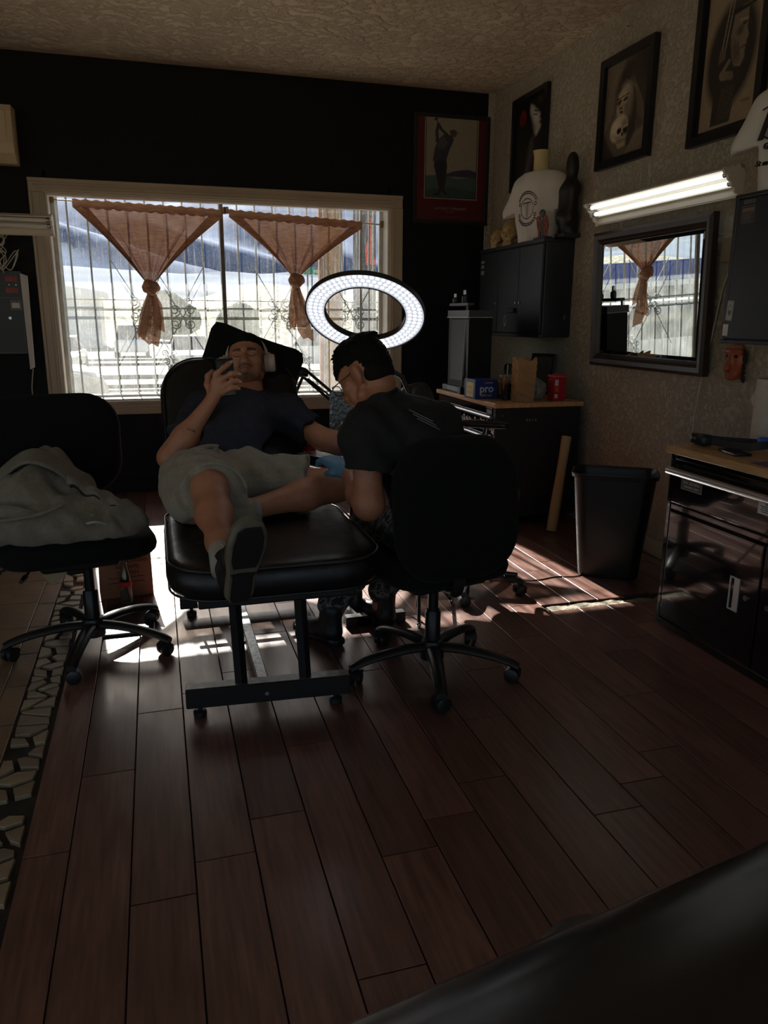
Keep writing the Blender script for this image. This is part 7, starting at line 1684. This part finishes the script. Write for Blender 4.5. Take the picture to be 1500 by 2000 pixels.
def tfold(V):
    a = V[:, 0]*1.0+V[:, 2]*.9; return .0075*np.sin(a*52+6*V[:, 1]+1.5*np.sin(V[:, 0]*20))*np.clip((1.0-V[:, 2])/.1, 0, 1)+.006*vnoise(V, 34, 5)+.003*vnoise(V, 90, 6)
V = displace(V, Q, tfold); mb = MB(); add_np(mb, V, Q); tee = mb.build('tee_shirt', M_tee, cl_, smooth=True)
# collar with printed letters
P = []
for k in range(33):
    a = PI*(1.02+.96*k/32); P.append((.392+.078*math.cos(a), 3.44+.072*math.sin(a)*1.05, 1.012+.030*math.sin(a)*-.0+.018*math.cos(a)*0+(.020*(1+math.sin(a)))))
mb = MB(); mb.tube(P, .009, 8, True); mb.build('collar', mat('dark_collar', srgb(22, 23, 30), .9), tee, smooth=True)
mb = MB()
for k, ch_ in enumerate('AVBON'):
    a = math.radians(252+9.5*k); p = Vector((.392+.079*math.cos(a), 3.432+.078*math.sin(a), 1.012+.02*(1+math.sin(a)))); tx_ = Vector((-math.sin(a), math.cos(a), .25)).normalized()
    mb.text(ch_, .017, frame(p+Vector((0, -.006, .004)), tx_, (0, -.35, .9)), .0008, bold=True)
mb.build('collar_lettering', mat('letter_white', srgb(190, 190, 190), .6), tee)
# shorts
M_short = mat('grey_sweat_fabric', srgb(150, 142, 126), .95, var=.1, vscale=120, bump=.25, bscale=240, sheen=.1)
S = Solid(.0065, 46)
RH2 = (.160, 2.66, .765); LH2 = (.545, 2.965, .712)
S.chain([(.10, 3.05, .71), (.32, 3.05, .705)], [.115, .115]); S.ell((.22, 3.12, .72), (.16, .11, .12)); S.chain([(.115, 3.06, .715), (.14, 2.9, .745), RH2], [.112, .110, .108]); S.cone((.20, 2.74, .72), (.245, 2.66, .665), .075, .06); S.cone((.05, 2.9, .70), (.06, 2.78, .68), .06, .05)
S.chain([(.31, 3.05, .71), LH2, (.60, 2.95, .705)], [.112, .093, .088])
S.cut(plane_cut((.17, 2.635, .75), (.10, -1, .10), .26)); S.cut(plane_cut((.545, 2.94, .71), (.96, -.3, 0), .14)); S.cut(plane_cut((.255, 3.17, .80), (.30, .75, .75), .25))
S.cut(lambda X, v: np.maximum(v, np.where(X[:, 1] < 3.2, .5975-X[:, 2], -1)))
V, Q = S.mesh(); V = displace(V, Q, lambda V: .007*vnoise(V, 38, 8)+.004*np.sin(V[:, 0]*70+V[:, 1]*40+V[:, 2]*30)+.002*vnoise(V, 110, 9)); V[:, 2] = np.maximum(V[:, 2], .5965)
mb = MB(); add_np(mb, V, Q); sh_ = mb.build('shorts', M_short, cl_, smooth=True)
mb = MB(); mb.tube([(.165+.112*math.cos(a)*.98, 2.642-.01*math.cos(a), .757+.104*math.sin(a)) for a in [2*PI*k/30 for k in range(22)]], .006, 6); mb.build('hem', M_short, sh_, smooth=True)
c3 = [(.105, 3.02, .842), (.17, 3.05, .852), (.24, 3.07, .842), (.31, 3.08, .815), (.36, 3.09, .775)]
mb = MB(); mb.tube(curve(c3, 24), .013, 8, True, flat=((0, .75, .66), .8)); mb.build('waistband', M_short, sh_, smooth=True)
mb = MB(); mb.tube(curve([(x+.03, y+.012, z+.006) for x, y, z in c3[2:]], 16), .012, 8, True); mb.build('boxer_band', mat('boxer_print', srgb(60, 58, 60), .8, var=.9, vscale=180), sh_, smooth=True)
mb = MB(); mb.tube(curve([(.20, 3.0, .855), (.215, 2.95, .85), (.21, 2.92, .84)], 10), .004, 6); mb.tube(curve([(.205, 3.0, .855), (.19, 2.95, .855), (.175, 2.93, .85)], 10), .004, 6); mb.build('drawstring', M_short, sh_)
# socks and shoes
M_sock = mat('white_ribbed_sock', srgb(168, 162, 152), .95, var=.05, bump=.5, bscale=90, stretch=(3, .3, .3))
mb = MB(); a, b = Vector(RKN).lerp(Vector(RAN), .72), Vector(RAN)+Vector((0, -.03, -.012)); mb.tube([a+(b-a)*t for t in (0, .06, .4, .8, 1.2)], [.044, .042, .040, .041, .042], 22); mb.build('sock', M_sock, cl_, smooth=True)
mb = MB(); a, b = Vector(LAN)+Vector((.06, .008, .006)), Vector(LAN)+Vector((-.06, .0, -.012)); mb.tube([a, a.lerp(b, .1), a.lerp(b, .5), b], [.043, .041, .040, .040], 22); mb.build('sock', M_sock, cl_, smooth=True)
shoe(cl_, (.190, 2.150, .532), (.10, -.42, .90), (-.16, .88, .42), L=.30, side=-1, high=.135, wide=1.2)
shoe(cl_, (.285, 2.83, .606), (-1, .10, .05), (0, -.35, .9), L=.27, side=1, high=.11, emblem=False)
# headphones
hp = thing('headphones', 'pale beige over-ear headphones on the reclining man head', 'headphones', HD)
M_hp = mat('beige_headphone_plastic', srgb(206, 188, 172), .42, var=.04)
mb = MB(); P = [HM @ Vector((.088*math.cos(a), -.012-.01*math.sin(a), .012+.112*math.sin(a))) for a in [PI*k/28 for k in range(29)]]; mb.tube(P, [.0065+.0035*math.sin(PI*k/28) for k in range(29)], 10, flat=((HM.to_3x3() @ Vector((0, 0, 1))).normalized(), .9)); mb.build('headband', M_hp, hp, smooth=True)
for x in (-1, 1):
    cm = HM @ T(x*.082, -.010, -.006) @ RY(x*PI/2) @ RZ(0)
    mb = MB(); mb.lathe([(.030, -.008), (.038, -.006), (.040, .004), (.037, .012)], 28, cm); cu = mb.build('ear_cushion', mat('beige_leatherette', srgb(180, 160, 146), .6), hp, smooth=50)
    mb = MB(); mb.lathe([(.037, .011), (.039, .014), (.038, .030), (.033, .037), (.0, .039)], 28, cm); mb.build('ear_cup', M_hp, hp, smooth=50)
    mb = MB(); mb.tube([HM @ Vector((x*.090, -.012, .018)), HM @ Vector((x*.098, -.012, .04))], .006, 8); mb.build('slider', M_hp, hp, smooth=True)
# phone
ph_ = thing('phone', 'black phone held up before the reclining man face', 'phone', pxy(.06, .07, 3.2))
PMx = frame((RWR[0]+.058, yb+.0175, RWR[2]+.085), (.996, .0, .06), (-.06, .20, .975)) 
mb = MB(); mb.bm(_bev_box((-.036, -.076, -.004), (.036, .076, .004), .0038), PMx); mb.build('case', mat('phone_case', (.012, .012, .014), .35), ph_, smooth=40)
mb = MB(); mb.box((-.034, -.074, -.0048), (.034, .074, -.0038), .0004, PMx); mb.build('screen', mat('phone_screen', (.01, .01, .012), .08), ph_)
mb = MB(); mb.bm(_bev_box((-.030, .040, .004), (-.002, .068, .006), .002), PMx); mb.build('camera_bump', M_dark, ph_, smooth=40)
mb = MB(); mb.tube([PMx @ Vector((-.030, .0758, .0)), PMx @ Vector((.030, .0758, 0))], .0022, 6); mb.build('metal_rim', M_steel, ph_)

# ---------------------------------------------------------------- the tattoo artist
at = thing('person', 'tattoo artist in black tee and glasses bending over the client arm, seen from behind', 'person', (.95, 2.62, .5))
SK2 = (168, 112, 84)
art = Person(at, SK2)
PEL2 = (.945, 2.60, .605); NK2 = (.738, 2.552, 1.050); HD2 = Vector((.690, 2.575, 1.155))
LS, RS = (.665, 2.475, .965), (.955, 2.565, .965)
LE, LW = (.660, 2.425, .735), (.668, 2.735, .775); RE, RW = (1.03, 2.76, .735), (.86, 2.96, .80)
LH, LK, LA = (.885, 2.66, .575), (.800, 2.955, .500), (.645, 2.985, .10); RH, RK, RA = (1.03, 2.66, .575), (1.00, 3.03, .52), (.90, 3.10, .10)
S = Solid(.006, 60); S.chain([PEL2, (.90, 2.56, .78), (.83, 2.54, .94), NK2], [.11, .115, .115, .055]); S.cone(NK2, tuple(HD2+Vector((.02, -.01, -.02))), .058, .055); S.cone(LS, RS, .055, .055)
S.chain([LS, LE], [.052, .046]); S.chain([LE, tuple(Vector(LE).lerp(Vector(LW), .35)), LW], [.045, .046, .029]); S.chain([RS, RE], [.052, .044]); S.chain([RE, RW], [.043, .029])
S.chain([LH, LK, LA], [.08, .058, .04]); S.chain([RH, RK, RA], [.08, .058, .04])
V, Q = S.mesh(); art.add(V, Q)
HM2 = hframe(HD2, (-.60, .60, -.54), (-.30, .34, .88), .97)
V, Q, C = head_mesh(SK2, beard=False, stub=.05); art.add(apply(HM2, V), Q, C)
art.build()
M_hair2 = mat('black_hair', (.008, .007, .007))
S = Solid(.0030, 190); S.ell((0, -.020, .050), (.076, .094, .080)); S.ell((0, .045, .066), (.062, .054, .040)); S.ell((0, -.058, .012), (.067, .052, .062)); S.ell((0, .080, .046), (.046, .026, .028))
q = random.Random(21)
for k in range(220):
    a = q.uniform(0, 6.28); e = q.uniform(.02, .085); px_, py_ = e*math.cos(a)*.9, e*math.sin(a); pz = .050+.076*math.sqrt(max(0, 1-(px_/.09)**2-(py_/.11)**2))
    S.cone((px_, py_-.01, pz), (px_*1.25+q.uniform(-.01, .01), (py_-.01)*1.2+q.uniform(-.008, .012), pz+q.uniform(.002, .009)), .0045, .0012)
def hc2(X, v):
    f_ = X[:, 1]; hl_ = np.interp(f_, [-.1, -.06, -.02, .02, .055, .075, .11], [-.058, -.056, -.030, .000, .006, .030, .036]); return np.maximum(v, hl_-X[:, 2])
S.cut(hc2); V, Q = S.mesh(); V = displace(V, Q, lambda V: .0025*vnoise(V, 240, 4)); mb = MB(); add_np(mb, V, Q, HM2); mb.build('hair', M_hair2, at, smooth=True)
S = Solid(.0035, 130); S.ell((0, -.050, -.012), (.070, .055, .058)); S.cut(lambda X, v: np.maximum(v, np.maximum(-.082-X[:, 2]+.2*(X[:, 1]+.05), X[:, 1]+.022))); V, Q = S.mesh(); mb = MB(); add_np(mb, V, Q, HM2); mb.build('hair_fade', mat('short_hair_fade', srgb(26, 20, 18), .85, var=.3, vscale=200, spec=.2), at, smooth=True)
M_tee2 = mat('black_tee', (.011, .011, .013), .9, var=.12, vscale=60, bump=.12, bscale=260)
S = Solid(.0065, 42); S.chain([(.945, 2.60, .62), (.905, 2.555, .78), (.835, 2.535, .93)], [.135, .133, .130]); S.cone(LS, RS, .078, .078); S.cone((.82, 2.535, .95), (.728, 2.553, 1.083), .12, .064)
S.chain([LS, tuple(Vector(LS).lerp(Vector(LE), .70))], [.078, .077]); S.chain([RS, tuple(Vector(RS).lerp(Vector(RE), .7))], [.078, .075])
S.cut(plane_cut(Vector(LS).lerp(Vector(LE), .48), (-.05, 0, -1), .12)); S.cut(plane_cut(Vector(RS).lerp(Vector(RE), .62), Vector(RE)-Vector(RS), .12))
V, Q = S.mesh(); V = displace(V, Q, lambda V: .006*vnoise(V, 30, 15)+.005*np.sin(V[:, 2]*48+V[:, 0]*34+2*np.sin(V[:, 0]*17))+.002*vnoise(V, 90, 16)); mb = MB(); add_np(mb, V, Q); te2 = mb.build('tee_shirt', M_tee2, at, smooth=True)
ax_ = (Vector(HD2)-Vector(NK2)).normalized(); u_ = ax_.cross(Vector((0, 1, 0))).normalized(); w_ = ax_.cross(u_)
mb = MB(); P = [Vector(NK2)+ax_*.030+u_*.074*math.cos(a)+w_*.074*math.sin(a) for a in [2*PI*k/28 for k in range(29)]]; mb.tube(P, .0085, 8, False); mb.build('collar', M_tee2, te2, smooth=True)
def surf(V, x, z): 
    m = (np.abs(V[:, 0]-x) < .012) & (np.abs(V[:, 2]-z) < .012); return V[m, 1].min() if m.any() else 2.45
mb = MB()
for k in range(3): mb.tube([(x, surf(V, x, z)-.0006, z) for x, z in [(.80+.012*k+.02*j, 1.052-.014*k-.010*j) for j in range(5)]], .0018, 5)
mb.build('shoulder_stripe', mat('dim_stripe', srgb(120, 120, 120), .8), te2)
M_camo = mat('camo_trousers', srgb(62, 62, 58), .9, bump=.2, bscale=120)
N, L, b = nodes_of(M_camo); tc = N.new('ShaderNodeTexCoord'); nn = N.new('ShaderNodeTexNoise'); nn.inputs['Scale'].default_value = 22; nn.inputs['Detail'].default_value = 2; L.new(tc.outputs['Object'], nn.inputs['Vector']); cr = N.new('ShaderNodeValToRGB'); cr.color_ramp.interpolation = 'CONSTANT'
for p_, c_ in ((.0, (22, 23, 24)), (.44, (64, 64, 60)), (.54, (108, 106, 98)), (.62, (34, 35, 34))):
    e = cr.color_ramp.elements.new(p_) if p_ not in (0.,) else cr.color_ramp.elements[0]; e.color = (*srgb(c_), 1)
cr.color_ramp.elements[-1].color = (*srgb(34, 35, 34), 1); L.new(nn.outputs['Fac'], cr.inputs[0]); L.new(cr.outputs[0], b.inputs['Base Color'])
S = Solid(.0065, 48); S.ell((.95, 2.62, .575), (.17, .15, .085)); S.chain([LH, LK, tuple(Vector(LK).lerp(Vector(LA), .55)), (.65, 2.985, .17)], [.098, .076, .066, .062]); S.chain([RH, RK, tuple(Vector(RK).lerp(Vector(RA), .55)), (.905, 3.098, .17)], [.098, .076, .068, .064])
S.cut(lambda X, v: np.maximum(v, np.where(X[:, 1] < 2.88, .502-X[:, 2], -1)))
V, Q = S.mesh(); V = displace(V, Q, lambda V: .006*vnoise(V, 40, 18)+.003*vnoise(V, 100, 19)); V[:, 2] = np.where(V[:, 1] < 2.86, np.maximum(V[:, 2], .5005), V[:, 2]); mb = MB(); add_np(mb, V, Q); mb.build('trousers', M_camo, at, smooth=True)
M_boot = mat('black_boot_leather', (.013, .013, .013), .45, var=.2, vscale=30, bump=.2, bscale=90)
shoe(at, (.67, 2.915, .003), (-.45, .75, .0), (0, 0, 1), L=.29, side=1, high=.17, colr=M_boot, white=False, emblem=False)
shoe(at, (.93, 3.025, .003), (-.25, .9, .0), (0, 0, 1), L=.29, side=-1, high=.17, colr=M_boot, white=False, emblem=False)
# gloved hands
def glove(w, d, nrm, label, mir):
    S = Solid(.003, 210); w = Vector(w); d = Vector(d).normalized(); nrm = Vector(nrm).normalized(); sd = d.cross(nrm)*mir
    S.cone(tuple(w-d*.035), tuple(w+d*.01), .033, .030); S.cone(tuple(w), tuple(w+d*.06), .030, .034, (tuple(nrm), .6))
    for k in range(4):
        o = w+d*.080+sd*(.031-.021*k); r = .0100-.0004*k; L_ = (.070, .078, .072, .056)[k]; S.chain([tuple(w+sd*(.012-.008*k)), tuple(o)], [.018, .013])
        p1 = o+d*L_*.45-nrm*.006; p2 = p1+(d*.7-nrm*.7)*L_*.32; p3 = p2+(d*.35-nrm*.9)*L_*.25; S.chain([tuple(o), tuple(p1), tuple(p2), tuple(p3)], [r+.001, r, r*.93, r*.8])
    t1_ = w+d*.03+sd*.040-nrm*.015; t2_ = w+d*.065+sd*.040-nrm*.036; S.chain([tuple(w+sd*.02), tuple(t1_), tuple(t2_)], [.017, .0125, .0095])
    V, Q = S.mesh(); mb = MB(); add_np(mb, V, Q); g_ = mb.build('glove', mat('blue_nitrile', srgb(88, 136, 168), .5, var=.06, bump=.15, bscale=120), at, smooth=True, label=label)
    mb = MB(); u = d.cross(Vector((.3, .2, 1))).normalized(); v2 = d.cross(u); c0 = w-d*.034; mb.tube([c0+u*.0345*math.cos(a)+v2*.0345*math.sin(a) for a in [2*PI*k/20 for k in range(21)]], .0028, 6, False); mb.build('cuff', mat('blue_nitrile', (.2, .3, .4)), g_, smooth=True)
LWp = Vector(LW)+Vector((-.002, .035, .008))
glove(LWp, (-.42, .80, .34), (.1, -.3, .95), 'blue nitrile glove on the near hand', -1); glove(RW, (-.85, .50, -.05), (.2, .2, .95), 'blue nitrile glove on the far hand', 1)
gl_ = thing('glasses', 'thin dark framed glasses on the tattoo artist face', 'glasses', HD2)
mb = MB()
for x in (-1, 1):
    c0 = (x*.034, .112, .002); P = [HM2 @ Vector((c0[0]+px_, c0[1]-abs(px_)*0, c0[2]+pz_)) for px_, pz_ in rrect(.054, .038, .014, 6)]; P.append(P[0]); mb.tube(P, .0018, 6, False)
    mb.tube([HM2 @ Vector((x*.061, .110, .010)), HM2 @ Vector((x*.074, .09, .012)), HM2 @ Vector((x*.082, .0, .016)), HM2 @ Vector((x*.080, -.03, -.006))], .0018, 6)
mb.tube([HM2 @ Vector((-.009, .114, .008)), HM2 @ Vector((.009, .114, .008))], .0018, 6); mb.build('frame', M_dark, gl_)
mb = MB()
for x in (-1, 1): mb.prism(rrect(.053, .037, .0135, 6), 0, .0012, HM2 @ T(x*.034, .112, .002) @ RX(PI/2)); 
mb.build('lens', mat('lens_glass', srgb(235, 240, 240), .02, trans=1.), gl_)
# tattoo machine in the far hand
tmn = thing('tattoo_machine', 'small black tattoo machine in the artist gloved right hand', 'tattoo machine', RW)
p = Vector(RW)+Vector((-.10, .06, -.02)); mb = MB(); mb.tube([p+Vector((.03, .0, .05)), p+Vector((-.01, .01, -.012))], [.012, .010], 12); mb.build('grip', M_dark, tmn, smooth=40); mb = MB(); mb.tube([p+Vector((-.01, .01, -.012)), p+Vector((-.022, .013, -.03))], [.006, .002], 8); mb.build('needle_tip', M_steel, tmn)
